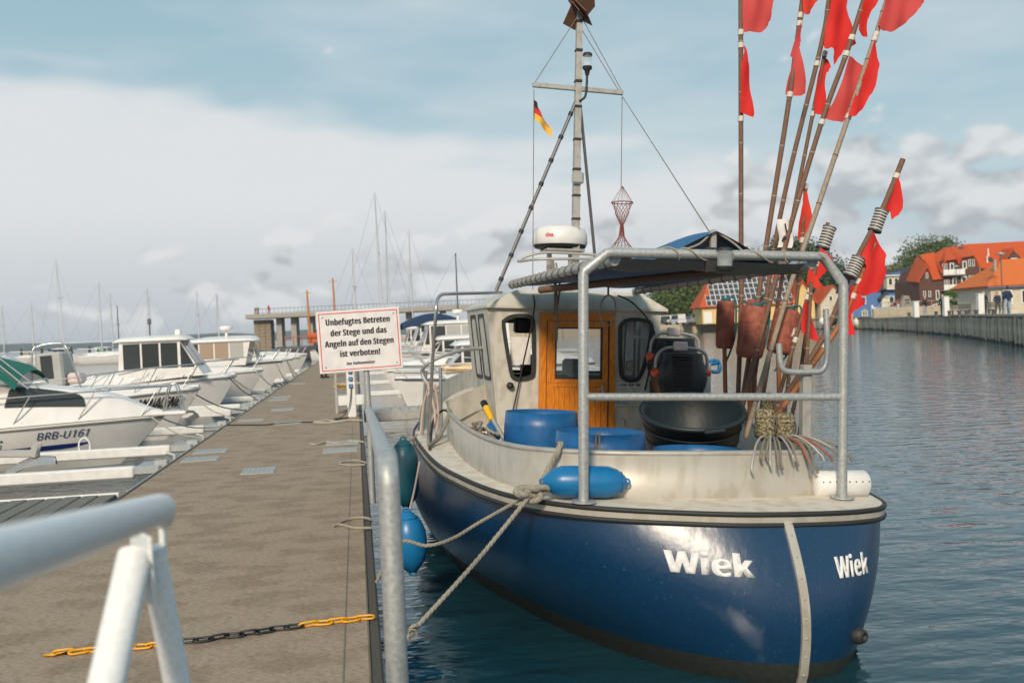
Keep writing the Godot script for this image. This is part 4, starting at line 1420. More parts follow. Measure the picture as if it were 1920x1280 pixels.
	mb = MB.new()
	mb.lathe([Vector2(0, -0.185), Vector2(0.075, -0.185), Vector2(0.088, -0.17), Vector2(0.088, 0.17), Vector2(0.075, 0.185), Vector2(0, 0.185)], 24, Transform3D(Basis(Vector3.BACK, PI / 2), Vector3()), false)
	part(mb, "shell", M["white paint"], cn)
	for k in 8:
		mb = MB.new()
		mb.lathe([Vector2(0.006, 0), Vector2(0, 0.004)], 6, Transform3D(Basis(Vector3.RIGHT, PI / 2 - 0.3), Vector3(-0.16 + 0.046 * k, 0.025 + 0.02 * ((k * 3) % 3), 0.085 - 0.006 * ((k * 3) % 3))))
		part(mb, "rivet", M["dark timber"], cn)
	# bunch of grey net hooks hung over the coaming
	var hk := thing("hook_bunch", "bunch of grey curved rods draped over the coaming below the floats", "rods", on_boat(0.2, 1.27, 0.56))
	for i in 17:
		var x := -0.24 + 0.6 * i / 16.0 + rng.randf_range(-0.02, 0.02)
		var out := rng.randf_range(0.06, 0.14)
		var drop := rng.randf_range(0.03, 0.12)
		mb = MB.new()
		var pts := smoothed([Vector3(0.02 + x * 0.15, 0.04, -0.12), Vector3(x * 0.5, 0.055 + rng.randf() * 0.03, -0.03), Vector3(x * 0.85, 0.035, 0.06), Vector3(x * 1.05, -drop * 0.5, 0.06 + out * 0.5), Vector3(x * 1.12, -drop, 0.07 + out * 0.6), Vector3(x * 1.12 + 0.012, -drop - 0.03, 0.075 + out * 0.6)], 4)
		mb.tube(pts, 0.0078, 6)
		part(mb, "rod", M["float red"] if i in [9, 13] else M["dull aluminium"] if i % 3 == 0 else M["rope grey"], hk)
	# black ribbed haulers with tube handles
	for e in [[0.58, 1.38, 3.4, "black ribbed net hauler with tube handle and orange knobs, the nearer of two"], [0.74, 1.52, 4.0, "black ribbed net hauler with tube handle, behind the other one"]]:
		var h := thing("net_hauler", e[3], "winch", on_boat(e[0], e[1] + 0.03, e[2], Basis.from_scale(Vector3(0.95, 0.86, 0.95))), "net haulers beside the wheelhouse")
		mb = MB.new()
		var rings := []
		for k in 13:
			var f := k / 12.0
			var w := 0.265 * (0.8 + 0.2 * sin(PI * clampf(f * 1.15, 0, 1))) if f < 0.9 else 0.215
			var ring := []
			for q in 20:
				var an := TAU * q / 20
				var cx := signf(cos(an)) * pow(absf(cos(an)), 0.45)
				var sx := signf(sin(an)) * pow(absf(sin(an)), 0.45)
				ring.append(Vector3(cx * w, 0.05 + f * 0.46, sx * 0.16 * (0.85 + 0.15 * sin(PI * f))))
			rings.append(ring)
		mb.loft(rings, true, true, true)
		part(mb, "body", M["black plastic"], h)
		for k in 11:
			mb = MB.new()
			mb.box(Vector3(-0.02, 0.14 + k * 0.034, 0.155), Vector3(0.2, 0.016, 0.03), Basis(), 0.004)
			part(mb, "rib", M["black plastic"], h)
		mb = MB.new()
		mb.tube(smoothed([Vector3(-0.26, 0.35, 0.05), Vector3(-0.25, 0.48, 0.06), Vector3(-0.15, 0.565, 0.07), Vector3(0.12, 0.56, 0.07), Vector3(0.25, 0.5, 0.06), Vector3(0.27, 0.33, 0.05)], 5), 0.017, 8)
		part(mb, "handle_tube", M["dull aluminium"], h)
		mb = MB.new()
		mb.box(Vector3(-0.02, 0.585, 0.075), Vector3(0.14, 0.1, 0.05), Basis(), 0.012)
		part(mb, "tag", M["pink white plastic"], h)
		for x in [-0.275, 0.25]:
			mb = MB.new()
			mb.lathe([Vector2(0, -0.04), Vector2(0.036, -0.035), Vector2(0.04, 0), Vector2(0.036, 0.035), Vector2(0, 0.04)], 12, Transform3D(Basis(Vector3.BACK, PI / 2), Vector3(x, 0.30, 0.08)))
			part(mb, "knob", M["orange plastic"], h)
		mb = MB.new()
		mb.box(Vector3(0.0, -0.22, 0.0), Vector3(0.42, 0.5, 0.26), Basis(), 0.02)
		part(mb, "stand", M["black plastic"], h)
	mb = MB.new()
	mb.box(Vector3(0, 0.45, 0), Vector3(0.16, 0.9, 0.2), Basis(), 0.015)
	tag(part(mb, "locker", M["painted metal grey"], null, on_boat(0.93, 0.85, 3.75)), "narrow grey metal locker between haulers and gunwale", "locker")
	mb = MB.new()
	mb.tube(smoothed([Vector3(-0.05, 0.03, 0), Vector3(0, 0.06, 0.02), Vector3(0.07, 0.02, 0), Vector3(0.05, -0.05, 0.02), Vector3(-0.04, -0.04, 0), Vector3(-0.06, 0.02, 0.01), Vector3(0.0, 0.03, 0.03), Vector3(0.06, 0.05, 0)], 4), 0.02, 6)
	tag(part(mb, "tangled_line", M["fender blue"], null, on_boat(1.06, 1.72, 3.75)), "small tangle of bright blue line beside the grey locker", "rope")
	# yellow and blue deck brush leaning in the port corner
	var br2 := thing("deck_brush", "yellow and blue handled brush leaning beside the wheelhouse", "brush", on_boat(-1.22, 0.95, 2.75))
	mb = MB.new()
	mb.tube([Vector3(0.1, 0.02, 0.05), Vector3(-0.07, 0.42, -0.45)], 0.02, 8)
	part(mb, "shaft", M["dull aluminium"], br2)
	mb = MB.new()
	mb.tube([Vector3(-0.025, 0.30, -0.31), Vector3(-0.062, 0.40, -0.43)], [0.028, 0.034], 10)
	part(mb, "grip", M["yellow plastic"], br2)
	mb = MB.new()
	mb.tube([Vector3(-0.065, 0.41, -0.44), Vector3(-0.078, 0.445, -0.48)], 0.03, 10)
	part(mb, "end_cap", M["black plastic"], br2)
	mb = MB.new()
	mb.tube([Vector3(-0.01, 0.16, -0.16), Vector3(-0.045, 0.26, -0.30)], 0.034, 10)
	part(mb, "float_sleeve", M["barrel blue"], br2)
	# coil of rope and net in the port corner
	for k in 5:
		mb = MB.new()
		var pts := []
		for q in 15:
			var f := q / 14.0
			pts.append(Vector3(-0.12 + 0.05 * k + 0.03 * sin(q * 1.3 + k), 0.04 + 0.02 * k + 0.02 * sin(q + k * 2.0), 0.6 - 1.2 * f))
		mb.tube(pts, 0.017, 6)
		tag(part(mb, "rope_length", M[["rope grey", "rope", "float red", "rope grey", "rope"][k]], null, on_boat(-1.36, 1.05, 3.1)), ["grey rope length lying outermost in the port corner", "pale rope length, second from the coaming in the port corner", "reddish rope length in the middle of the port corner heap", "grey rope length on the inner side of the port corner heap", "pale rope length uppermost on the port corner heap"][k], "rope", "ropes heaped in the port corner")
	# mooring lines and their knot
	var kn := boat_xf * bl(-1.47, 1.02, 0.47)
	mb = MB.new()
	var tre := []
	for i in 61:
		var a := TAU * i / 60.0
		tre.append(kn + Vector3((sin(a) + 2.0 * sin(2.0 * a)) * 0.036, (cos(a) - 2.0 * cos(2.0 * a)) * 0.016, -sin(3.0 * a) * 0.02))
	mb.tube(tre, 0.019, 7)
	tre = []
	for i in 41:
		var a := TAU * i / 40.0
		tre.append(kn + Vector3(0.05 * cos(a) - 0.02, 0.02 * sin(a) + 0.015, 0.04 * sin(a * 2.0)))
	mb.tube(tre, 0.018, 7)
	tag(part(mb, "rope_knot", M["rope"]), "thick rope knot resting on the stern deck edge", "knot")
	var lines := [["mooring_line", "rope from the knot up over the coaming", [kn, boat_xf * bl(-1.38, 1.03, 0.62), boat_xf * bl(-1.31, 1.13, 0.72), boat_xf * bl(-1.25, 1.24, 0.72), boat_xf * bl(-1.22, 1.28, 0.78), boat_xf * bl(-1.22, 1.1, 0.9)], 0.021],
		["mooring_line", "taut mooring line from the knot down to the jetty", [kn, kn.lerp(Vector3(0.235, 0.46, -5.5), 0.5) + Vector3(0, -0.02, 0), Vector3(0.235, 0.46, -5.5), Vector3(0.08, 0.36, -5.32)], 0.014],
		["mooring_line", "slack mooring line curving from the knot across the low fender", [kn, Vector3(0.72, 0.90, -6.2), Vector3(0.55, 0.79, -6.3), Vector3(0.39, 0.745, -6.35), Vector3(0.21, 0.77, -6.38), Vector3(0.06, 0.5, -6.5)], 0.012]]
	for l in lines:
		mb = MB.new()
		var path := smoothed(l[2], 14)
		# three strands laid round each other
		for q in 3:
			var pts := []
			var run := 0.0
			for i in path.size():
				if i:
					run += path[i].distance_to(path[i - 1])
			var n := int(run / 0.012)
			var cv := Curve3D.new()
			for p in path:
				cv.add_point(p)
			for i in n + 1:
				var dd := run * i / n
				var c := cv.sample_baked(dd)
				var tg := (cv.sample_baked(minf(dd + 0.02, run)) - cv.sample_baked(maxf(dd - 0.02, 0.0))).normalized()
				var sx := tg.cross(Vector3.UP).normalized()
				var sy := sx.cross(tg)
				var an: float = dd * 60.0 * 0.014 / l[3] + q * TAU / 3.0
				pts.append(c + (sx * cos(an) + sy * sin(an)) * l[3] * 0.48)
			mb.tube(pts, l[3] * 0.56, 6)
		tag(part(mb, l[0], M["rope"]), l[1], "rope")
	mb = MB.new()
	mb.tube(arc(Vector3(0.235, 0.45, -5.48), Vector3(0.022, 0, 0), Vector3(0, 0.03, 0.01), 0, TAU, 14), 0.005, 6)
	mb.tube(arc(Vector3(0.24, 0.475, -5.5), Vector3(0.02, 0.01, 0), Vector3(0, 0.02, 0.02), 0, TAU, 14), 0.012, 6)
	tag(part(mb, "rope_thimble", M["rope"]), "frayed rope eye at the lower end of the taut line", "rope")


func fender(label: String, m: Material, xf: Transform3D, r: float, l: float):
	var t := thing("fender", label, "fender", xf, "fenders of the blue fishing boat")
	var h := l * 0.5
	var mb := MB.new()
	mb.lathe([Vector2(r * 0.22, -h), Vector2(r * 0.4, -h + r * 0.12), Vector2(r * 0.8, -h + r * 0.6), Vector2(r, -h + r * 1.2), Vector2(r * 1.02, 0), Vector2(r, h - r * 1.2), Vector2(r * 0.8, h - r * 0.6), Vector2(r * 0.4, h - r * 0.12), Vector2(r * 0.22, h)], 28)
	part(mb, "body", m, t)
	for y in [-h, h]:
		mb = MB.new()
		mb.tube(arc(Vector3(0, y, 0), Vector3(r * 0.2, 0, 0), Vector3(0, r * 0.2, 0), 0, TAU, 14), r * 0.07, 6)
		part(mb, "eye", m, t)
	mb = MB.new()
	mb.tube(arc(Vector3(0, h - r * 0.35, 0), Vector3(r * 0.64, 0, 0), Vector3(0, 0, r * 0.64), 0, TAU, 20), r * 0.03, 5)
	part(mb, "moulding_ring", m, t)


func cloth(outline: Array, s: float, depth: float, phase: float) -> ArrayMesh:
	# a piece of cloth with that outline, folded in depth: the outline is cut up by a fine grid
	var pp := PackedVector2Array(outline)
	var lo := pp[0]
	var hi := pp[0]
	for p in pp:
		lo = lo.min(p)
		hi = hi.max(p)
	var mb := MB.new()
	var step := 0.022
	var nx := int(ceil((hi.x - lo.x) / step))
	var ny := int(ceil((hi.y - lo.y) / step))
	var fold := func(p: Vector2) -> Vector3:
		var q := (p - lo) / 0.055
		var z := depth * (sin(q.x * 1.05 + q.y * 0.22 + phase) + 0.5 * sin(q.x * 2.0 - q.y * 0.45 + phase * 2.0) + 0.4 * sin(q.y * 0.9 + phase))
		return bl(p.x, p.y, s + z)
	for i in nx:
		for j in ny:
			var a := lo + Vector2(i, j) * step
			var cell := PackedVector2Array([a, a + Vector2(step, 0), a + Vector2(step, step), a + Vector2(0, step)])
			for piece in Geometry2D.intersect_polygons(cell, pp):
				var ix := Geometry2D.triangulate_polygon(piece)
				for k in range(0, ix.size(), 3):
					mb.tri(fold.call(piece[ix[k]]), fold.call(piece[ix[k + 1]]), fold.call(piece[ix[k + 2]]), 1)
	return mb.mesh()


func ragged(outline: Array, smoothing: int) -> Array:
	var o := []
	var n := outline.size()
	for i in n:
		for k in smoothing:
			var p: Vector2 = outline[i].cubic_interpolate(outline[(i + 1) % n], outline[(i - 1 + n) % n], outline[(i + 2) % n], k / float(smoothing))
			o.append(p.lerp(outline[i].lerp(outline[(i + 1) % n], k / float(smoothing)), 0.6) + Vector2(rng.randf_range(-0.005, 0.005), rng.randf_range(-0.005, 0.005)))
	return o


func flag_poles():
	var P := [
		[2.3, [[0.67, 1.2], [0.69, 2.32], [0.68, 2.84], [0.63, 5.44]], "bamboo", 0.02, "upright bamboo flag pole, leftmost, with two red flags", [["flag faded", [[0.65, 5.10], [0.90, 5.06], [0.93, 4.85], [0.92, 4.77], [0.90, 4.65], [0.86, 4.56], [0.81, 4.51], [0.72, 4.52], [0.66, 4.54]]], ["flag red", [[0.67, 4.40], [0.69, 4.36], [0.72, 4.18], [0.75, 3.88], [0.75, 3.81], [0.64, 3.85], [0.63, 4.22], [0.65, 4.29]]]]],
		[2.2, [[0.63, 1.2], [0.87, 2.84], [1.03, 3.90], [1.13, 4.68], [1.20, 5.32]], "bamboo", 0.021, "leaning bamboo flag pole with a narrow faded red flag, second from the left", [["flag orange red", [[1.14, 5.04], [1.34, 4.98], [1.30, 4.82], [1.24, 4.75], [1.19, 4.66], [1.12, 4.67]]], ["flag faded", [[1.10, 4.58], [1.12, 4.45], [1.11, 4.39], [1.17, 4.01], [1.00, 4.00], [1.06, 4.29], [1.03, 4.31]]]]],
		[2.4, [[0.80, 1.2], [1.07, 3.00], [1.42, 4.47], [1.49, 4.88], [1.58, 5.44]], "bamboo", 0.02, "leaning bamboo flag pole with one large folded red flag, third from the left", [["flag red", [[1.54, 5.15], [1.69, 5.10], [1.65, 4.83], [1.74, 4.53], [1.61, 4.45], [1.53, 4.32], [1.51, 4.46], [1.43, 4.48]]]]],
		[2.5, [[0.95, 1.2], [1.19, 2.75], [1.41, 3.92], [1.52, 4.48]], "bamboo", 0.017, "shorter thin bamboo pole with a curled red flag among the tall ones", [["flag red", [[1.52, 4.42], [1.56, 4.34], [1.52, 4.26], [1.52, 4.06], [1.54, 4.02], [1.49, 3.92], [1.40, 3.93], [1.43, 4.25]]]]],
		[2.1, [[0.56, 1.2], [0.96, 2.70], [1.27, 3.74], [1.49, 4.34], [1.64, 4.80], [1.80, 5.30]], "bamboo", 0.021, "brown bamboo flag pole with a wide pale red flag, second from the right", [["flag red", [[1.70, 5.07], [1.84, 5.02], [1.78, 4.87], [1.71, 4.71], [1.68, 4.64], [1.67, 4.49], [1.57, 4.53]]], ["flag faded", [[1.50, 4.31], [1.63, 4.25], [1.58, 4.05], [1.50, 3.84], [1.45, 3.77], [1.31, 3.80], [1.36, 3.92]]]]],
		[2.0, [[0.61, 1.2], [0.94, 2.31], [1.11, 2.79], [1.45, 3.77], [1.68, 4.44], [1.79, 4.78], [1.96, 5.27]], "bamboo pale", 0.021, "pale bamboo flag pole with ragged red flags, rightmost of the tall poles", [["flag faded", [[1.87, 5.10], [2.16, 5.04], [2.11, 4.90], [2.09, 4.77], [2.03, 4.68], [1.93, 4.58], [1.80, 4.50], [1.69, 4.56]]], ["flag red", [[1.66, 4.44], [1.70, 4.23], [1.66, 4.01], [1.58, 3.87], [1.48, 3.79], [1.43, 3.81], [1.56, 4.10]]]]],
		[1.8, [[0.61, 1.22], [1.14, 1.97], [1.41, 2.57], [1.65, 3.02], [1.83, 3.44]], "bamboo", 0.022, "strongly slanted short pole with a ringed reflector and small red pennant", [["flag red", [[1.77, 3.29], [1.82, 3.05], [1.74, 2.95], [1.73, 3.01], [1.66, 3.04]]]]],
		[1.9, [[0.75, 1.23], [1.07, 2.31], [1.24, 2.92]], "bamboo", 0.016, "short pole with ringed reflector on top and red pennants, behind the arch corner", [["flag red", [[1.17, 2.72], [1.30, 2.54], [1.24, 2.57], [1.14, 2.44], [1.15, 2.54]]], ["flag orange red", [[1.06, 2.57], [1.18, 2.38], [1.04, 2.42]]], ["flag red", [[1.05, 2.30], [1.17, 1.98], [1.00, 2.04]]]]],
		[2.2, [[1.04, 1.31], [1.16, 2.59], [1.20, 3.27]], "bamboo", 0.016, "short upright pole with one drooping red flag above the arch", [["flag orange red", [[1.18, 3.23], [1.22, 3.13], [1.25, 2.95], [1.17, 2.80], [1.13, 2.83], [1.15, 3.06]]]]],
		[1.7, [[0.59, 1.21], [1.15, 1.97], [1.31, 2.24], [1.53, 2.75]], "wood shaft", 0.021, "slanted wooden pole with the two largest low red flags, far right", [["flag red", [[1.50, 2.83], [1.62, 2.67], [1.61, 2.59], [1.62, 2.52], [1.56, 2.38], [1.42, 2.33], [1.37, 2.38], [1.43, 2.57], [1.37, 2.59]]], ["flag red", [[1.33, 2.42], [1.43, 2.30], [1.44, 2.26], [1.33, 2.19], [1.35, 2.03], [1.28, 2.02], [1.29, 1.93], [1.25, 1.98], [1.25, 2.19]]]]],
		[2.3, [[1.13, 1.21], [1.23, 1.70], [1.31, 2.33]], "bamboo", 0.017, "bare short bamboo pole leaning behind the arch's right post", []],
		[1.65, [[0.88, 1.2], [0.93, 1.62], [0.97, 2.43]], "bamboo", 0.014, "bare thin stick standing between the red floats and the arch post", []]]
	var no := 0
	for e in P:
		var t := thing("flag_pole", e[4], "flag pole", boat_xf, "marker poles with red flags standing in the boat")
		var pts := []
		var s: float = e[0]
		for q in e[1]:
			pts.append(bl(q[0], q[1], s))
		var mb := MB.new()
		var path := smoothed(pts, 8)
		mb.tube(path, e[3], 9)
		part(mb, "pole", M[e[2]], t)
		var run := 0.3
		var cv := Curve3D.new()
		for p in path:
			cv.add_point(p)
		var total := cv.get_baked_length()
		while run < total:
			var c := cv.sample_baked(run)
			var d := (cv.sample_baked(minf(run + 0.03, total)) - cv.sample_baked(run - 0.03)).normalized()
			mb = MB.new()
			mb.tube([c - d * 0.006, c, c + d * 0.006], [e[3], e[3] + 0.004, e[3]], 9)
			part(mb, "node", M["bamboo pale" if e[2] == "bamboo" else "bamboo"], t)
			run += 0.42
		for f in e[5]:
			no += 1
			put(cloth(ragged(v2(f[1]), 4), s - 0.03, 0.02, no * 1.7), "flag", M[f[0]], t)
			# tape where the flag is tied
			for q in [0, 1]:
				var want: float = f[1][0][1] + 0.02 if q == 0 else f[1][-1][1] - 0.03
				if q == 1:
					want = 9.0
					for w in f[1]:
						want = minf(want, w[1])
				var best := 0.0
				var gap := 9.0
				for k in 120:
					var y := cv.sample_baked(total * k / 119.0).y
					if absf(y - want) < gap:
						gap = absf(y - want)
						best = total * k / 119.0
				if gap > 0.05:
					continue
				var c := cv.sample_baked(best)
				var d := (cv.sample_baked(minf(best + 0.03, total)) - cv.sample_baked(maxf(best - 0.03, 0.0))).normalized()
				mb = MB.new()
				mb.tube([c - d * 0.022, c + d * 0.022], e[3] + 0.005, 9)
				part(mb, "tape", M["tape"], t)
	# ringed reflectors
	for e in [[1.59, 2.86, 1.65, 3.02, 1.8, "ringed pale reflector on the slanted pole under the small pennant"], [1.20, 2.72, 1.255, 2.88, 1.9, "ringed pale reflector on top of the short pole behind the arch"], [1.30, 2.48, 1.37, 2.62, 1.66, "ringed pale reflector half hidden behind the large low flags"]]:
		var a := bl(e[0], e[1], e[4])
		var c := bl(e[2], e[3], e[4])
		var t := thing("pole_reflector", e[5], "reflector", boat_xf, "ringed reflectors on the marker poles")
		var mb := MB.new()
		mb.tube([a, c], 0.046, 14)
		part(mb, "core", M["mast dark"], t)
		for k in 7:
			var p := a.lerp(c, (k + 0.5) / 7.0)
			var d := (c - a).normalized() * 0.004
			mb = MB.new()
			mb.tube([p - d, p + d], 0.053, 14)
			part(mb, "ring", M["tape"], t)
		for k in 2:
			var p := a.lerp(c, k)
			var d := (c - a).normalized() * 0.006
			mb = MB.new()
			mb.tube([p - d, p + d], 0.056, 14)
			part(mb, "end_disc", M["mast dark"], t)
	# red floats
	for e in [[0.62, 2.30, 0.615, 1.90, 2.45, 0.075, "dark red-brown cylinder float, leftmost and partly behind another"], [0.775, 2.25, 0.72, 1.83, 2.2, 0.11, "large red-brown cylinder float in front, with teal rope"], [1.06, 2.23, 0.98, 1.87, 2.2, 0.105, "red-brown cylinder float with white painted mark, right of the others"], [0.93, 2.32, 0.90, 2.02, 2.5, 0.09, "red-brown float half hidden behind the front ones"]]:
		var t := thing("net_float", e[6], "float", boat_xf, "red-brown net floats on the poles")
		var a := bl(e[0], e[1], e[4])
		var c := bl(e[2], e[3], e[4])
		var r: float = e[5]
		var mb := MB.new()
		mb.tube([a, a.lerp(c, 0.03), a.lerp(c, 0.1), a.lerp(c, 0.5), a.lerp(c, 0.9), a.lerp(c, 0.97), c], [r * 0.75, r * 0.93, r, r * 1.01, r, r * 0.92, r * 0.7], 22)
		part(mb, "body", M["float red"], t)
		mb = MB.new()
		var d := (c - a).normalized()
		mb.tube(smoothed([a - d * 0.02, a - d * 0.03 + Vector3(r * 0.8, 0, 0.03), a.lerp(c, 0.2) + Vector3(r * 1.02, 0, 0.04), a.lerp(c, 0.8) + Vector3(r * 1.02, 0, 0.02), c + d * 0.15], 5), 0.009, 6)
		mb.tube(arc(a - d * 0.012, Vector3(r * 0.35, 0, 0), Vector3(0, 0, r * 0.35), 0, TAU, 14), 0.016, 6)
		part(mb, "twine", M["twine teal"], t)
		if e[0] == 1.06:
			for k in 4:
				mb = MB.new()
				mb.box(a.lerp(c, 0.52) + Vector3(0.035 + 0.014 * k, 0.004 * k, r * 1.0 - 0.012 * k), Vector3(0.008, 0.07 - 0.02 * (k % 2), 0.008), Basis(Vector3.BACK, 0.3 * (k % 2) - 0.3))
				part(mb, "painted_mark", M["white paint"], t)
		mb = MB.new()
		mb.tube([c, c + Vector3(0.02, -0.5, 0)], 0.02, 8)
		part(mb, "shaft", M["wood shaft"], t)
	# mossy floats standing on the coaming
	for e in [[0.535, 1.24, 1.46, 1.5, 0.078, "pale mossy net float standing left of its twin above the grey rods"], [0.69, 1.225, 1.43, 1.5, 0.078, "yellowish mossy net float right of its twin above the grey rods"], [0.80, 1.36, 1.55, 2.0, 0.06, "dark mossy float with a white 19 behind the paler pair"]]:
		var t := thing("mossy_float", e[5], "float", boat_xf, "mossy net floats")
		var mb := MB.new()
		var r: float = e[4]
		var h: float = e[2] - e[1]
		mb.lathe([Vector2(0, 0), Vector2(r * 0.7, 0.0), Vector2(r, h * 0.14), Vector2(r, h * 0.45), Vector2(r * 0.93, h * 0.5), Vector2(r, h * 0.55), Vector2(r * 0.98, h * 0.86), Vector2(r * 0.7, h), Vector2(0, h)], 20, at(bl(e[0], e[1], e[3])), false)
		part(mb, "body", M["float mossy"], t)
		mb = MB.new()
		mb.tube(arc(bl(e[0], (e[1] + e[2]) * 0.5, e[3]), Vector3(0, h * 0.53, 0), Vector3(r * 0.8, 0, r * 0.8), -0.4, PI + 0.4, 16), 0.006, 5)
		part(mb, "cord", M["mast dark"], t)
	# white cloth bag on the tall poles
	var mb := MB.new()
	mb.grid(func(i, j): return Vector3(lerpf(-0.06, 0.06, i) + 0.01 * sin(j * 6.0), lerpf(-0.13, 0.1, j), 0.012 * sin(i * 7.0 + j * 4.0)), 8, 10)
	mb.grid(func(i, j): return Vector3(lerpf(-0.06, 0.06, i) + 0.01 * sin(j * 6.0), lerpf(-0.13, 0.1, j), -0.008 + 0.012 * sin(i * 7.0 + j * 4.0)), 8, 10)
	var bag := put(mb.mesh(), "cloth_strip", M["white paint"], null, on_boat(0.97, 2.86, 2.1))
	tag(bag, "small white cloth with black marks tied to the tall flag poles", "cloth")
	for q in [[0.0, 0.03, 0.012, 0.07, 0.2], [0.012, -0.05, 0.05, 0.014, 0.5], [-0.02, -0.06, 0.012, 0.05, -0.4]]:
		mb = MB.new()
		mb.box(Vector3(q[0], q[1], 0.016), Vector3(q[2], q[3], 0.004), Basis(Vector3.BACK, q[4]))
		part(mb, "black_mark", M["print black"], bag)


func deck_fn(P: Dictionary, f: float, w: float) -> Vector3:   # f from bow to stern, w across from -1 to 1
	var half: float = P.B * pow(sin(minf(f * 1.45 + 0.02, 1.0) * PI / 2), 0.7)
	var sheer: float = lerpf(P.hb, P.hs, smoothstep(0.0, 0.75, f))
	var rise := 0.05 * (1.0 - w * w)
	if P.has("trunk"):
		var c: float = spline(P.trunk, clampf(f, 0, 1) * (P.trunk.size() - 1)).x
		rise += c * smoothstep(0.0, 0.42, 1.0 - absf(w))
	return Vector3(-P.L * f, sheer + 0.05 + rise, half * 0.97 * w)


func hull_fn(P: Dictionary, f: float, v: float, side: float) -> Vector3:
	var half: float = P.B * pow(sin(minf(f * 1.45 + 0.005, 1.0) * PI / 2), 0.7)
	var sheer: float = lerpf(P.hb, P.hs, smoothstep(0.0, 0.75, f))
	var z := half * lerpf(pow(v, 0.75), pow(v, 0.28), smoothstep(0.0, 0.5, f))
	var x: float = -P.L * f - P.rake * pow(1.0 - v, 1.1) * pow(1.0 - f, 3.0)
	return Vector3(x, lerpf(-0.3, sheer, v), z * side)


func motor_boat(called: String, label: String, xf: Transform3D, P: Dictionary, group: String) -> Node3D:
	var t := thing(called, label, "boat", xf, group)
	var mb := MB.new()
	for side in [-1.0, 1.0]:
		mb.grid(func(i, j): return hull_fn(P, i, j, side), 24, 10)
	mb.grid(func(i, j): return hull_fn(P, 1.0, i, -1.0).lerp(hull_fn(P, 1.0, i, 1.0), j), 6, 2)
	part(mb, "hull", M[P.hull], t)
	mb = MB.new()
	mb.grid(func(i, j): return deck_fn(P, i, j * 2.0 - 1.0), 32, 16)
	part(mb, "deck", M[P.get("deck", "gelcoat")], t)
	mb = MB.new()
	var pts := []
	for i in 49:
		var k := (i - 24) / 24.0
		pts.append(hull_fn(P, absf(k), 1.0, signf(k) if k != 0 else 1.0) + Vector3(0, 0.015, 0.01 * signf(k)))
	mb.tube(pts, P.get("rub_r", 0.03), 6)
	part(mb, "rub_rail", M[P.get("rub", "strake beige")], t)
	if P.get("rails", true):
		var rh: float = P.get("rail_h", 0.42)
		mb = MB.new()
		pts = []
		for i in 33:
			var k := (i - 16) / 16.0 * 0.62
			var d := deck_fn(P, absf(k), 0.93 * (signf(k) if k != 0 else 1.0))
			d.y = lerpf(P.hb, P.hs, smoothstep(0.0, 0.75, absf(k))) + 0.05 + rh * smoothstep(0.66, 0.5, absf(k))
			d.x += 0.12 * (1.0 - absf(k) * 1.6)
			pts.append(d)
		mb.tube(pts, 0.014, 6)
		part(mb, "guard_rail", M["stainless"], t)
		for side in [-1.0, 1.0]:
			for f in [0.05, 0.2, 0.35, 0.5]:
				mb = MB.new()
				var d := deck_fn(P, f, 0.95 * side)
				d.y = lerpf(P.hb, P.hs, smoothstep(0.0, 0.75, f)) + 0.05
				var u := deck_fn(P, f - 0.03, 0.93 * side)
				u.y = lerpf(P.hb, P.hs, smoothstep(0.0, 0.75, f)) + 0.05 + rh * smoothstep(0.66, 0.5, f)
				u.x += 0.10
				mb.tube([d, u], 0.012, 6)
				part(mb, "stanchion", M["stainless"], t)
	if P.has("house"):
		house_on(t, P.house)
	return t


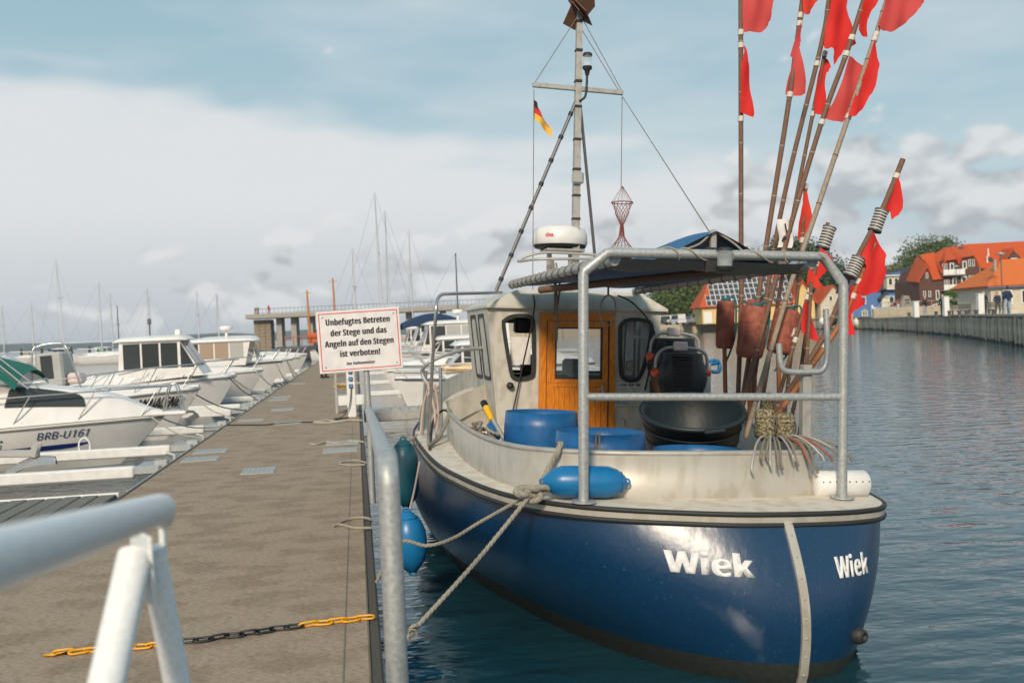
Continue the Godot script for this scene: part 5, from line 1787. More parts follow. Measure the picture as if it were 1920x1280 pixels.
func house_on(t: Node3D, h: Dictionary):
	# h: x0 aft, x1 front foot, x2 front head, y0 foot, y1 head, w half width
	var c := Node3D.new()
	c.name = "cabin"
	t.add_child(c, true)
	var mb := MB.new()
	var sidep := [Vector2(h.x0, h.y0), Vector2(h.x1, h.y0), Vector2(h.x2, h.y1), Vector2(h.x0 + 0.05, h.y1)]
	mb.prism(sidep, -h.w, h.w)
	part(mb, "wall", M["gelcoat"], c)
	var yw0: float = lerpf(h.y0, h.y1, h.get("sill", 0.3))
	var yw1: float = lerpf(h.y0, h.y1, 0.92)
	var n: int = h.get("panes", 3)
	for side in [-1.0, 1.0]:
		for i in n:
			var a: float = lerpf(h.x0 + 0.12, minf(h.x1, h.x2) - 0.02, float(i) / n) + 0.025
			var b: float = lerpf(h.x0 + 0.12, minf(h.x1, h.x2) - 0.02, float(i + 1) / n) - 0.025
			mb = MB.new()
			mb.prism([Vector2(a, yw0), Vector2(b, yw0), Vector2(b, yw1), Vector2(a, yw1)], h.w * side - 0.006, h.w * side + 0.006)
			var what: String = h.get("fill", ["dark glass"])[i % h.get("fill", ["dark glass"]).size()]
			part(mb, "shutter" if what == "shutter brown" else "window", M[what], c)
		if h.x1 > h.x2 + 0.2:
			mb = MB.new()
			var k0: float = lerpf(h.x1, h.x2, h.get("sill", 0.3)) - 0.06
			var k1: float = lerpf(h.x1, h.x2, 0.92) - 0.06
			var xl: float = minf(h.x1, h.x2) + 0.03
			mb.prism([Vector2(xl, yw0), Vector2(maxf(k0, xl + 0.02), yw0), Vector2(maxf(k1, xl + 0.01), yw1), Vector2(xl, yw1)], h.w * side - 0.006, h.w * side + 0.006)
			part(mb, "window", M["dark glass"], c)
	mb = MB.new()
	var f0 := Vector3(lerpf(h.x1, h.x2, 0.25) + 0.012, lerpf(h.y0, h.y1, 0.25), 0)
	var f1 := Vector3(lerpf(h.x1, h.x2, 0.95) + 0.012, lerpf(h.y0, h.y1, 0.95), 0)
	for k in [[-1.0, -0.05], [0.05, 1.0]]:
		mb = MB.new()
		var z0: float = k[0] * h.w * 0.93
		var z1: float = k[1] * h.w * 0.93
		mb.quad(f0 + Vector3(0, 0, z0), f0 + Vector3(0, 0, z1), f1 + Vector3(0, 0, z1), f1 + Vector3(0, 0, z0))
		part(mb, "windscreen", M["dark glass"], c)
	# roof: a rounded slab that overhangs
	mb = MB.new()
	var x0: float = h.x0 - h.get("over", 0.25)
	var x1: float = h.x2 + 0.22
	var rings := []
	for i in 15:
		var f := i / 14.0
		var x := lerpf(x0, x1, f)
		var e := pow(maxf(1.0 - pow(absf(f * 2.0 - 1.0), 6.0), 0.0), 0.5)
		var w: float = (h.w + 0.08) * (0.9 + 0.1 * e)
		var th := 0.03 + 0.13 * e
		var ring := []
		for q in 13:
			var an := PI * q / 12.0
			ring.append(Vector3(x, h.y1 - 0.02 + pow(sin(an), 0.6) * th, cos(an) * w))
		rings.append(ring)
	mb.loft(rings, true, true, true)
	part(mb, "roof", M["gelcoat"], c)
	if h.get("radar", false):
		mb = MB.new()
		var rx := at(Vector3(lerpf(x0, x1, 0.6), h.y1 + 0.12, 0))
		mb.tube([rx.origin, rx.origin + Vector3(0, 0.3, 0)], 0.05, 8)
		mb.lathe([Vector2(0.2, 0.28), Vector2(0.24, 0.33), Vector2(0.22, 0.42), Vector2(0, 0.44)], 16, rx)
		part(mb, "radar", M["gelcoat"], c)
	if h.get("light", false):
		mb = MB.new()
		mb.box(Vector3(lerpf(x0, x1, 0.82), h.y1 + 0.2, 0.1), Vector3(0.16, 0.16, 0.2), Basis(), 0.03)
		part(mb, "searchlight", M["gelcoat"], c)
		mb = MB.new()
		mb.tube([Vector3(lerpf(x0, x1, 0.42), h.y1 + 0.1, 0), Vector3(lerpf(x0, x1, 0.42), h.y1 + 0.45, 0)], 0.02, 6)
		mb.lathe([Vector2(0.05, 0.45), Vector2(0.05, 0.6), Vector2(0, 0.62)], 10, at(Vector3(lerpf(x0, x1, 0.42), h.y1, 0)))
		part(mb, "mast_lamp", M["mast dark"], c)


func sail_boat(label: String, xf: Transform3D, L: float, top: float, mast_m: String, hull_m: String, lean: float, cover: String):
	var t := thing("sailing_boat", label, "sailboat", xf, "sailing boats moored in the harbour")
	var P := {L = L, B = L * 0.16, hb = 1.15, hs = 0.9, rake = 0.9, hull = hull_m}
	var mb := MB.new()
	for side in [-1.0, 1.0]:
		mb.grid(func(i, j): return hull_fn(P, i, j, side), 14, 6)
	mb.grid(func(i, j): return hull_fn(P, 1.0, i, -1.0).lerp(hull_fn(P, 1.0, i, 1.0), j), 4, 1)
	part(mb, "hull", M[hull_m], t)
	mb = MB.new()
	P.trunk = [Vector2(0, 0), Vector2(0.05, 0), Vector2(0.35, 0), Vector2(0.42, 0), Vector2(0.1, 0), Vector2(0, 0)]
	mb.grid(func(i, j): return deck_fn(P, i, j * 2.0 - 1.0), 20, 10)
	part(mb, "deck", M["gelcoat"], t)
	var foot := Vector3(-L * 0.42, 1.3, 0)
	var head := Vector3(-L * 0.42 - lean * top, top, 0)
	mb = MB.new()
	mb.tube([foot, head], [0.075, 0.05], 8)
	var ms := part(mb, "mast", M[mast_m], t)
	mb = MB.new()
	var m := foot.lerp(head, 0.6)
	mb.tube([m + Vector3(0, 0, -0.8), m + Vector3(0, 0, 0.8)], 0.025, 6)
	part(mb, "spreader", M[mast_m], ms)
	mb = MB.new()
	mb.tube([foot + Vector3(0, 0.6, 0), foot + Vector3(-L * 0.34, 0.7, 0)], 0.12 if cover else 0.05, 8)
	part(mb, "boom", M[cover] if cover else M[mast_m], t)
	for s in [Vector3(0.0, 1.2, 0), Vector3(-L, 0.95, 0), Vector3(-L * 0.44, 1.0, L * 0.15), Vector3(-L * 0.44, 1.0, -L * 0.15)]:
		mb = MB.new()
		mb.tube([head, s], 0.008, 4)
		part(mb, "stay", M["wire"], t)


func marina():
	var left := "motor boats berthed left of the jetty"
	var right := "motor boats berthed right of the jetty"
	# the near cruiser with the registration on its bow
	var P := {L = 6.6, B = 1.15, hb = 0.80, hs = 0.72, rake = 1.1, hull = "gelcoat", rub = "strake beige", rail_h = 0.5, trunk = [Vector2(0.02, 0), Vector2(0.36, 0), Vector2(0.55, 0), Vector2(0.66, 0), Vector2(0.66, 0), Vector2(0.55, 0), Vector2(0.3, 0), Vector2(0, 0), Vector2(0, 0)]}
	var a := motor_boat("cabin_cruiser", "white cabin cruiser with blue stripe, dark side window and green canopy, nearest left", at(Vector3(-3.5, 0, -18.75)), P, left)
	put(on_hull(P, "BRB-U161", 0.285, 0.165, 0.80, 0.92, 500), "lettering", M["print navy"], a)
	var mb := MB.new()
	mb.grid(func(i, j): return hull_fn(P, lerpf(0.15, 1.0, i), lerpf(0.60, 0.68, j) + 0.02 * (1.0 - i) + (0.06 * smoothstep(0.06, 0.0, i) * (1.0 - j)), 1.0) + Vector3(0, 0, 0.008), 24, 1)
	part(mb, "stripe", M["stripe blue"], a)
	mb = MB.new()
	mb.grid(func(i, j):
		var f := lerpf(0.18, 0.37, i)
		var e := sqrt(clampf(1.0 - pow(absf(i * 2.0 - 1.0), 8.0), 0.0, 1.0))
		var w := lerpf(0.80, 0.80 + (-0.13 - 0.06 * i) * e, j)
		return deck_fn(P, f, w) + Vector3(0, 0.014, 0.02), 24, 4)
	part(mb, "side_window", M["dark glass"], a)
	mb = MB.new()
	mb.box(Vector3(0.12, 0.86, 0), Vector3(0.6, 0.07, 0.36), Basis(), 0.02)
	part(mb, "bow_platform", M["gelcoat"], a)
	for z in [-0.12, 0.12]:
		mb = MB.new()
		mb.tube(smoothed([Vector3(0.02, 0.88, z), Vector3(0.1, 1.25, z), Vector3(0.17, 1.38, z), Vector3(0.26, 1.34, z), Vector3(0.32, 1.1, z), Vector3(0.34, 0.88, z)], 4), 0.014, 7)
		part(mb, "pulpit_ladder", M["stainless"], a)
	mb = MB.new()
	mb.tube([Vector3(0.36, 0.88, 0), Vector3(0.52, 0.86, 0), Vector3(0.60, 0.78, 0)], 0.025, 6)
	mb.prism([Vector2(0.38, 0.74), Vector2(0.56, 0.83), Vector2(0.62, 0.75), Vector2(0.5, 0.7)], -0.09, 0.09)
	part(mb, "anchor", M["mast dark"], a)
	mb = MB.new()
	mb.quad(Vector3(-2.15, 1.55, 0.8), Vector3(-2.15, 1.55, -0.8), Vector3(-2.75, 2.0, -0.75), Vector3(-2.75, 2.0, 0.75))
	mb.quad(Vector3(-2.15, 1.55, 0.8), Vector3(-2.75, 2.0, 0.75), Vector3(-4.3, 2.0, 0.95), Vector3(-4.3, 1.35, 1.0))
	part(mb, "windscreen", M["pane dark"], a)
	mb = MB.new()
	mb.grid(func(i, j): return Vector3(lerpf(-2.2, -4.6, i), lerpf(1.72, 2.55, pow(i, 0.7)) - 0.25 * pow(absf(j * 2.0 - 1.0), 3.0) + 0.03 * sin(i * 14.0 + j * 5.0), lerpf(-0.95, 0.95, j)), 14, 12)
	part(mb, "canopy", M["canopy green"], a)
	for z in [0.86, 0.6]:
		mb = MB.new()
		mb.tube([Vector3(-1.75 - 0.3 * z, 1.45, z), Vector3(-3.4, 2.75, z * 0.9)], 0.014, 6)
		part(mb, "canopy_frame", M["stainless"], a)
	# the bow with anchor that reaches in at the left edge
	var P0 := {L = 6.0, B = 1.1, hb = 0.75, hs = 0.7, rake = 0.8, hull = "gelcoat", rails = false}
	var b0 := motor_boat("dinghy", "white boat bow with plough anchor just entering at the left edge", at(Vector3(-5.0, 0, -14.95)), P0, left)
	mb = MB.new()
	mb.box(Vector3(0.12, 0.66, 0), Vector3(0.75, 0.10, 0.14), Basis(Vector3.BACK, -0.06), 0.015)
	mb.box(Vector3(0.45, 0.69, 0.07), Vector3(0.09, 0.2, 0.02), Basis(Vector3.BACK, -0.3), 0.008)
	mb.box(Vector3(0.45, 0.69, -0.07), Vector3(0.09, 0.2, 0.02), Basis(Vector3.BACK, -0.3), 0.008)
	part(mb, "bow_roller", M["plate steel"], b0)
	mb = MB.new()
	mb.grid(func(i, j): return Vector3(lerpf(0.05, 0.72, i), 0.44 + 0.14 * sin(PI * clampf(i * 0.8, 0, 1)) - 0.12 * absf(j * 2.0 - 1.0) + 0.06 * i * i, (j * 2.0 - 1.0) * 0.22 * sin(PI * clampf(0.12 + i * 0.8, 0, 1))), 12, 6)
	mb.tube([Vector3(0.44, 0.66, 0), Vector3(0.38, 0.55, 0)], 0.03, 6)
	part(mb, "anchor", M["galvanised"], b0)
	mb = MB.new()
	mb.lathe([Vector2(0.05, -0.6), Vector2(0.045, 0.22), Vector2(0.02, 0.3), Vector2(0, 0.36)], 8)
	tag(part(mb, "mooring_stake", M["dark timber"], null, at(Vector3(-4.35, 0, -12.6))), "short dark stake standing in the water below the anchor", "stake")
	# boat with its name in black
	P = {L = 6.4, B = 1.1, hb = 1.08, hs = 0.8, rake = 1.0, hull = "gelcoat", rub = "gelcoat", rub_r = 0.045, rail_h = 0.5, trunk = [Vector2(0.0, 0), Vector2(0.1, 0), Vector2(0.25, 0), Vector2(0.3, 0), Vector2(0.2, 0), Vector2(0, 0)]}
	a = motor_boat("bow_rider", "white boat with grey console and black letters ANNALENE on the bow", at(Vector3(-3.5, 0, -23.0)), P, left)
	put(on_hull(P, "ANNALENE", 0.18, 0.04, 0.75, 0.92, 800, 0.05), "lettering", M["print black"], a)
	mb = MB.new()
	mb.box(Vector3(-3.0, 1.66, 0), Vector3(0.55, 0.75, 0.9), Basis(Vector3.BACK, 0.06), 0.05)
	part(mb, "console", M["painted metal grey"], a)
	mb = MB.new()
	mb.box(Vector3(-3.05, 1.72, 0.455), Vector3(0.24, 0.5, 0.01), Basis(Vector3.BACK, 0.06), 0.002)
	part(mb, "console_window", M["dark glass"], a)
	mb = MB.new()
	mb.tube(smoothed([Vector3(-3.35, 1.1, 0.5), Vector3(-3.32, 2.0, 0.5), Vector3(-3.2, 2.18, 0.45), Vector3(-2.75, 2.22, 0.45), Vector3(-2.6, 2.05, 0.5), Vector3(-2.35, 1.2, 0.5)], 4), 0.02, 7)
	part(mb, "console_hoop", M["stainless"], a)
	mb = MB.new()
	mb.box(Vector3(-2.55, 1.45, 0.1), Vector3(0.3, 0.25, 0.5), Basis(), 0.06)
	part(mb, "seat", M["pink white plastic"], a)
	# pilothouse boats
	P = {L = 6.8, B = 1.2, hb = 1.12, hs = 0.85, rake = 0.9, hull = "gelcoat", rub = "gelcoat", rub_r = 0.05, house = {x0 = -2.95, x1 = -0.75, x2 = -1.35, y0 = 1.25, y1 = 2.22, w = 0.85, panes = 3, sill = 0.22, light = true, over = 0.12}}
	motor_boat("pilothouse_boat", "white pilothouse boat with thick rounded hardtop and searchlight, behind the boat lettered ANNALENE", at(Vector3(-3.4, 0, -28.9)), P, left)
	P = {L = 6.2, B = 1.15, hb = 1.12, hs = 0.85, rake = 0.9, hull = "gelcoat", rub = "gelcoat", trunk = [Vector2(0, 0), Vector2(0.2, 0), Vector2(0.35, 0), Vector2(0.3, 0), Vector2(0, 0)]}
	motor_boat("motor_boat", "low white motor boat between the hardtop boat and the brown-shuttered one", at(Vector3(-3.0, 0, -32.8)), P, left)
	P = {L = 7.5, B = 1.3, hb = 1.28, hs = 0.95, rake = 0.8, hull = "gelcoat", rub = "mast dark", house = {x0 = -3.4, x1 = -1.2, x2 = -1.0, y0 = 1.25, y1 = 2.12, w = 1.0, panes = 4, fill = ["dark glass", "shutter brown", "shutter brown", "curtain"], radar = true}}
	motor_boat("cabin_boat", "white cabin boat with brown side shutters and a radar dome", at(Vector3(-2.7, 0, -37.2)), P, left)
	P = {L = 7.0, B = 1.2, hb = 1.2, hs = 0.9, rake = 0.8, hull = "gelcoat", house = {x0 = -3.6, x1 = -1.4, x2 = -1.6, y0 = 1.2, y1 = 2.2, w = 0.95, panes = 4, fill = ["curtain", "dark glass"]}}
	motor_boat("cabin_boat", "white cabin boat with pale curtains, second last on the left", at(Vector3(-2.75, 0, -44.0)), P, left)
	P = {L = 6.5, B = 1.2, hb = 1.15, hs = 0.9, rake = 0.8, hull = "gelcoat", trunk = [Vector2(0, 0), Vector2(0.25, 0), Vector2(0.4, 0), Vector2(0.3, 0), Vector2(0, 0)]}
	motor_boat("motor_boat", "white low motor boat with rails near the far end, left side", at(Vector3(-2.75, 0, -50.0)), P, left)
	motor_boat("motor_boat", "farthest white low motor boat on the left side", at(Vector3(-2.75, 0, -57.0)), P, left)
	# right of the jetty: bows point to the jetty
	var turn := PI
	P = {L = 6.5, B = 1.2, hb = 0.86, hs = 0.62, rake = 0.5, hull = "gelcoat", rub = "mast dark", rail_h = 0.3, trunk = [Vector2(0, 0), Vector2(0.1, 0), Vector2(0.2, 0), Vector2(0.25, 0), Vector2(0, 0)]}
	a = motor_boat("motor_boat", "open white motor boat with orange cushions beyond the fishing boat", at(Vector3(1.0, 0, -27.0), turn), P, right)
	mb = MB.new()
	mb.box(Vector3(-1.75, 1.12, 0.2), Vector3(0.9, 0.16, 1.1), Basis(), 0.05)
	part(mb, "cushion", M["cushion"], a)
	mb = MB.new()
	mb.quad(Vector3(-1.3, 1.05, 0.7), Vector3(-1.3, 1.05, -0.7), Vector3(-1.75, 1.5, -0.6), Vector3(-1.75, 1.5, 0.6))
	part(mb, "windscreen", M["pane dark"], a)
	P = {L = 7.0, B = 1.3, hb = 1.02, hs = 0.85, rake = 0.7, hull = "gelcoat", rub = "mast dark", trunk = [Vector2(0, 0), Vector2(0.2, 0), Vector2(0.4, 0), Vector2(0.45, 0), Vector2(0.1, 0)]}
	motor_boat("motor_boat", "white foredeck cruiser with dark rubbing strip, second beyond the fishing boat", at(Vector3(0.8, 0, -33.5), turn), P, right)
	P = {L = 8.0, B = 1.45, hb = 1.35, hs = 1.1, rake = 0.7, hull = "gelcoat", house = {x0 = -5.2, x1 = -1.6, x2 = -2.0, y0 = 1.3, y1 = 2.45, w = 1.15, panes = 5, fill = ["curtain", "dark glass", "curtain"], radar = true}}
	motor_boat("cabin_boat", "tall white cabin boat with curtained windows beyond the sign", at(Vector3(0.9, 0, -40.5), turn), P, right)
	P = {L = 8.5, B = 1.5, hb = 1.5, hs = 1.2, rake = 0.7, hull = "gelcoat", house = {x0 = -5.5, x1 = -1.8, x2 = -2.3, y0 = 1.4, y1 = 2.5, w = 1.2, panes = 4, radar = true}}
	a = motor_boat("cabin_boat", "white cabin boat with navy canvas canopy, farthest right of the jetty", at(Vector3(0.9, 0, -51.0), turn), P, right)
	mb = MB.new()
	mb.grid(func(i, j): return Vector3(lerpf(-1.4, -4.6, i), 2.65 + 0.45 * sin(PI * i) - 0.35 * pow(absf(j * 2.0 - 1.0), 3.0), lerpf(-1.35, 1.35, j)), 14, 10)
	mb.grid(func(i, j): return Vector3(lerpf(-1.4, -4.6, i), lerpf(2.65 + 0.45 * sin(PI * i) - 0.35, 2.45, j), -1.35), 14, 1)
	part(mb, "canopy", M["canopy navy"], a)
	motor_boat("motor_boat", "white motor boat glimpsed between the sign and the far navy canopy", at(Vector3(0.9, 0, -58.0), turn), {L = 7.0, B = 1.3, hb = 1.3, hs = 1.0, rake = 0.7, hull = "gelcoat", house = {x0 = -4.0, x1 = -1.8, x2 = -2.2, y0 = 1.3, y1 = 2.4, w = 1.1}}, right)
	for e in [[-30.3, 0.95, "low white boat squeezed between the cushioned boat and the foredeck cruiser"], [-36.8, 1.1, "low white boat in front of the tall curtained cabin boat"], [-45.5, 1.3, "white boat between the curtained cabin boat and the navy canopy"]]:
		motor_boat("motor_boat", e[2], at(Vector3(0.9, 0, e[0]), turn), {L = 6.4, B = 1.15, hb = e[1], hs = e[1] - 0.2, rake = 0.7, hull = "gelcoat", house = {x0 = -3.6, x1 = -1.7, x2 = -2.2, y0 = e[1], y1 = e[1] + 0.75, w = 0.85}}, right)
	# mooring lines from the bows to the jetty, and fenders over the sides
	var who := ["cruiser with the blue stripe", "boat lettered ANNALENE", "hardtop pilothouse boat", "low boat beside the hardtop", "boat with brown shutters", "boat with pale curtains"]
	var bow := [[-3.5, 0.86, -18.75], [-3.5, 1.05, -23.0], [-3.4, 1.2, -28.9], [-3.0, 1.2, -32.8], [-2.7, 1.35, -37.2], [-2.75, 1.25, -44.0]]
	for i in bow.size():
		for q in [-1.0, 1.0]:
			var p0 := Vector3(bow[i][0] - 0.25, bow[i][1], bow[i][2] + 0.12 * q)
			var p1 := Vector3(-2.62, 0.46, bow[i][2] + 1.1 * q)
			mb = MB.new()
			mb.tube(smoothed([p0, p0.lerp(p1, 0.5) + Vector3(0, -0.12, 0), p1], 6), 0.014, 6)
			tag(part(mb, "bow_line", M["rope" if (i + int(q)) % 3 else "cable black"]), ("nearer" if q > 0 else "farther") + " bow line of the " + who[i], "rope", "bow lines of the boats on the left")
		if i == 0:
			continue
		var t := thing("small_fender", ("white" if i % 2 else "navy") + " fender over the side of the " + who[i], "fender", at(Vector3(bow[i][0] - 1.6, 0.55, bow[i][2] + 1.14)), "fenders of the boats on the left")
		mb = MB.new()
		mb.lathe([Vector2(0.02, -0.3), Vector2(0.07, -0.26), Vector2(0.085, -0.15), Vector2(0.085, 0.15), Vector2(0.07, 0.24), Vector2(0.02, 0.28)], 14)
		part(mb, "body", M["gelcoat" if i % 2 else "canopy navy"], t)
		mb = MB.new()
		mb.tube([Vector3(0, 0.28, 0), Vector3(0, 0.55, -0.1)], 0.008, 5)
		part(mb, "line", M["rope"], t)
	# walkway finger on the right
	var wf := thing("walkway_finger", "grey grated walkway finger running out right of the jetty", "finger pontoon", at(Vector3(0.1, 0, -22.6)))
	mb = MB.new()
	mb.box(Vector3(3.4, 0.3, 0), Vector3(6.8, 0.24, 0.7), Basis(), 0.02)
	part(mb, "float_body", M["dull aluminium"], wf)
	for k in 34:
		mb = MB.new()
		mb.box(Vector3(0.1 + k * 0.2, 0.435, 0), Vector3(0.17, 0.03, 0.66), Basis(), 0.006)
		part(mb, "grating_board", M["plate steel"], wf)
	for e in [[-30.0, "right-hand finger beyond the walkway, nearest"], [-37.0, "right-hand finger in the middle of the row"], [-46.0, "right-hand finger farthest out"]]:
		mb = MB.new()
		mb.box(Vector3(3.4, 0.36, 0), Vector3(6.6, 0.14, 0.16), Basis(), 0.02)
		tag(part(mb, "mooring_beam", M["white paint"], null, at(Vector3(0.15, 0, e[0]))), "white " + e[1], "finger pontoon")
	# sailing boats: far(x, d), mast height, tilt
	var list := [[-65.5, 130, 8.3, "mast pale", "", 0.0, "sailboat with short pale mast at the far left edge"], [-62.9, 134, 8.4, "mast pale", "", 0.0, "sailboat with short pale mast, second from the left edge"], [-57.3, 128, 13.7, "mast pale", "canopy navy", 0.05, "sailboat with the tallest leaning mast on the left"], [-55.3, 140, 9.6, "mast pale", "", 0.0, "sailboat right beside the tallest left mast"], [-52.1, 130, 10.5, "mast pale", "", 0.0, "sailboat with bright white mast left of the pilothouse boat"], [-49.8, 138, 8.9, "mast pale", "", 0.0, "sailboat with thin mast above the pilothouse boat's stern"], [-48.1, 124, 7.2, "mast dark", "", 0.0, "sailboat with short black mast"], [-46.6, 132, 9.6, "mast pale", "", 0.0, "sailboat with thin mast above the hardtop"], [-40.6, 130, 8.9, "mast pale", "", 0.0, "sailboat with pale mast left of the grey cloud"], [-38.8, 135, 8.7, "mast pale", "", 0.02, "sailboat with pale mast above the brown shutters"], [-36.8, 130, 8.4, "mast pale", "", 0.0, "sailboat with pale mast left of the stone pier"],
		[-13.7, 90, 10.1, "mast pale", "", 0.0, "sailboat whose mast stands just left above the sign"], [-10.4, 88, 14.7, "mast pale", "", 0.02, "sailboat with the tallest mast behind the sign"], [-9.9, 92, 13.5, "mast pale", "canopy navy", 0.0, "sailboat with white mast beside the tallest behind the sign"], [-9.1, 96, 12.2, "mast pale", "", 0.0, "sailboat with radar mast right of the sign"], [-3.9, 90, 9.2, "mast dark", "", 0.0, "sailboat with dark thin mast left of the wheelhouse"]]
	var n := 0
	for s in list:
		n += 1
		sail_boat(s[6], far(s[0] + 2.5, 0, s[1], -0.15 + 0.3 * ((n * 7) % 3) * 0.5), 7.0 + (n % 3), s[2], s[3], "gelcoat", s[5], s[4])
	# wooden ship with orange hull
	var ow := thing("wooden_ship", "orange wooden ship with two varnished masts in front of the stone pier", "ship", far(-15.6, 0, 100.0, 0.1))
	P = {L = 8.0, B = 1.3, hb = 1.5, hs = 1.3, rake = 0.5, hull = "orange hull"}
	mb = MB.new()
	for side in [-1.0, 1.0]:
		mb.grid(func(i, j): return hull_fn(P, i, j, side), 14, 6)
	mb.grid(func(i, j): return deck_fn(P, i, j * 2.0 - 1.0), 10, 4)
	part(mb, "hull", M["mast dark"], ow)
	for k in 2:
		mb = MB.new()
		mb.tube([Vector3(-2.0 - 2.6 * k, 2.0, 0), Vector3(-2.1 - 2.6 * k, 8.0 - 1.1 * k, 0)], [0.13, 0.08], 8)
		part(mb, "mast", M["mast wood"], ow)
		mb = MB.new()
		mb.box(Vector3(-2.1 - 2.6 * k, 7.7 - 1.1 * k, 0), Vector3(0.9, 0.06, 0.06))
		part(mb, "yard", M["mast wood"], ow)
	for k in 9:
		mb = MB.new()
		mb.tube([Vector3(-0.5 - k * 0.8, 1.4, 1.15), Vector3(-0.5 - k * 0.8, 2.3, 1.15)], 0.04, 5)
		part(mb, "rail_post", M["orange hull"], ow)
	mb = MB.new()
	mb.tube([Vector3(-0.4, 2.3, 1.15), Vector3(-7.0, 2.3, 1.15)], 0.05, 6)
	part(mb, "rail", M["orange hull"], ow)
	mb = MB.new()
	mb.box(Vector3(-3.9, 2.1, 0), Vector3(1.8, 1.0, 1.6), Basis(), 0.05)
	part(mb, "deckhouse", M["orange hull"], ow)
	# far cabin boats, piles and the breakwater
	P = {L = 7.5, B = 1.3, hb = 1.3, hs = 1.0, rake = 0.8, hull = "gelcoat", rails = false, house = {x0 = -4.8, x1 = -2.2, x2 = -2.6, y0 = 1.2, y1 = 2.1, w = 1.0}}
	motor_boat("cabin_boat", "white cabin boat right of the stone breakwater", far(-64.0, 0, 150, 0.1), P, "far boats on the left")
	P = {L = 7.5, B = 1.3, hb = 1.3, hs = 1.0, rake = 0.8, hull = "gelcoat", rails = false, house = {x0 = -4.0, x1 = -2.0, x2 = -2.4, y0 = 1.2, y1 = 2.0, w = 1.0, fill = ["canopy green"]}}
	motor_boat("cabin_boat", "white cabin boat with green side covers left of the pilothouse boat", far(-57.5, 0, 148, 0.1), P, "far boats on the left")
	var where := ["left of the stones", "right of the stones", "second right of the stones", "beside the green-covered boat", "right of the green-covered boat", "nearest the pilothouse roof"]
	var k := 0
	for x in [-79.0, -73.5, -69.0, -66.0, -62.0, -58.0]:
		mb = MB.new()
		mb.lathe([Vector2(0.2, -1), Vector2(0.19, 2.2), Vector2(0.12, 2.35), Vector2(0, 2.38)], 10)
		tag(part(mb, "mooring_pile", M["dark timber"], null, far(x, 0, 146.0 + 3.0 * (k % 2))), "dark timber mooring pile " + where[k], "pile", "mooring piles in the left background")
		k += 1
	mat("boulder", Color(0.33, 0.29, 0.24), 0.9, 0.0, M["fine_tex"], Vector3(0.6, 0.6, 0.6), M["hfine_tex"], 3.0)
	var bw := thing("breakwater", "heap of pale boulders forming a breakwater at the far left", "breakwater", far(-77.7, 0, 162))
	for i in 34:
		var r := rng.randf_range(0.4, 0.85)
		var x := rng.randf_range(-3.4, 3.4)
		var hmax: float = 2.4 * (1.0 - absf(x) / 3.8)
		mb = MB.new()
		var rings := []
		for q in 5:
			var la := -PI / 2 + PI * (q + 0.5) / 5.0
			var ring := []
			for w in 7:
				var an := TAU * w / 7.0
				ring.append(Vector3(cos(la) * cos(an), sin(la) * 0.7, cos(la) * sin(an)) * r * rng.randf_range(0.75, 1.2))
			rings.append(ring)
		mb.loft(rings, true, true, true, false)
		part(mb, "boulder", M["boulder"], bw, Transform3D(Basis(Vector3.UP, rng.randf() * 6.0), Vector3(x, rng.randf_range(0.0, maxf(hmax, 0.1)), rng.randf_range(-1.0, 1.5))))
	# the high concrete pier
	mat("pier concrete", Color(0.36, 0.33, 0.29), 0.9, 0.0, M["mottle_tex"], Vector3(0.2, 0.2, 0.2), M["hfine_tex"], 2.0)
	mat("pier stone", Color(0.30, 0.235, 0.165), 0.9, 0.0, M["fine_tex"], Vector3(0.5, 0.9, 0.5), M["hfine_tex"], 3.0)
	var pr := thing("high_pier", "tall concrete pier with stone pillar and railing in the far background", "pier", far(-30.0, 0, 205))
	mb = MB.new()
	mb.box(Vector3(10.0, 6.95, 0), Vector3(67.5, 0.95, 7.0), Basis(), 0.1)
	part(mb, "slab", M["pier concrete"], pr)
	for row in 9:
		for col in 3:
			mb = MB.new()
			mb.box(Vector3(-22.1 + col * 1.17 + (0.05 if row % 2 else 0.0), 0.4 + row * 0.69, 0.0), Vector3(1.14, 0.66, 3.0), Basis(), 0.05)
			part(mb, "stone_block", M["pier stone"], pr)
	for x in [-17.6, -14.6, -11.2, -5.0, 2.0, 9.0, 16.0, 23.0, 30.0, 37.0]:
		mb = MB.new()
		mb.box(Vector3(x, 3.2, -0.5), Vector3(1.1, 6.6, 3.0))
		part(mb, "pillar", M["pier concrete"], pr)
	mb = MB.new()
	mb.box(Vector3(10.0, 8.45, 3.2), Vector3(64.0, 0.09, 0.09))
	part(mb, "top_rail", M["mast dark"], pr)
	mb = MB.new()
	mb.box(Vector3(10.0, 7.55, 3.2), Vector3(64.0, 0.06, 0.06))
	part(mb, "lower_rail", M["mast dark"], pr)
	for i in 80:
		mb = MB.new()
		mb.box(Vector3(-21.9 + i * 0.8, 7.9, 3.2), Vector3(0.06, 1.1, 0.06))
		part(mb, "baluster", M["mast dark"], pr)
	mb = MB.new()
	mb.box(Vector3(-21.6, 8.1, 2.6), Vector3(0.8, 1.5, 0.8), Basis(), 0.1)
	part(mb, "end_post", M["pier concrete"], pr)


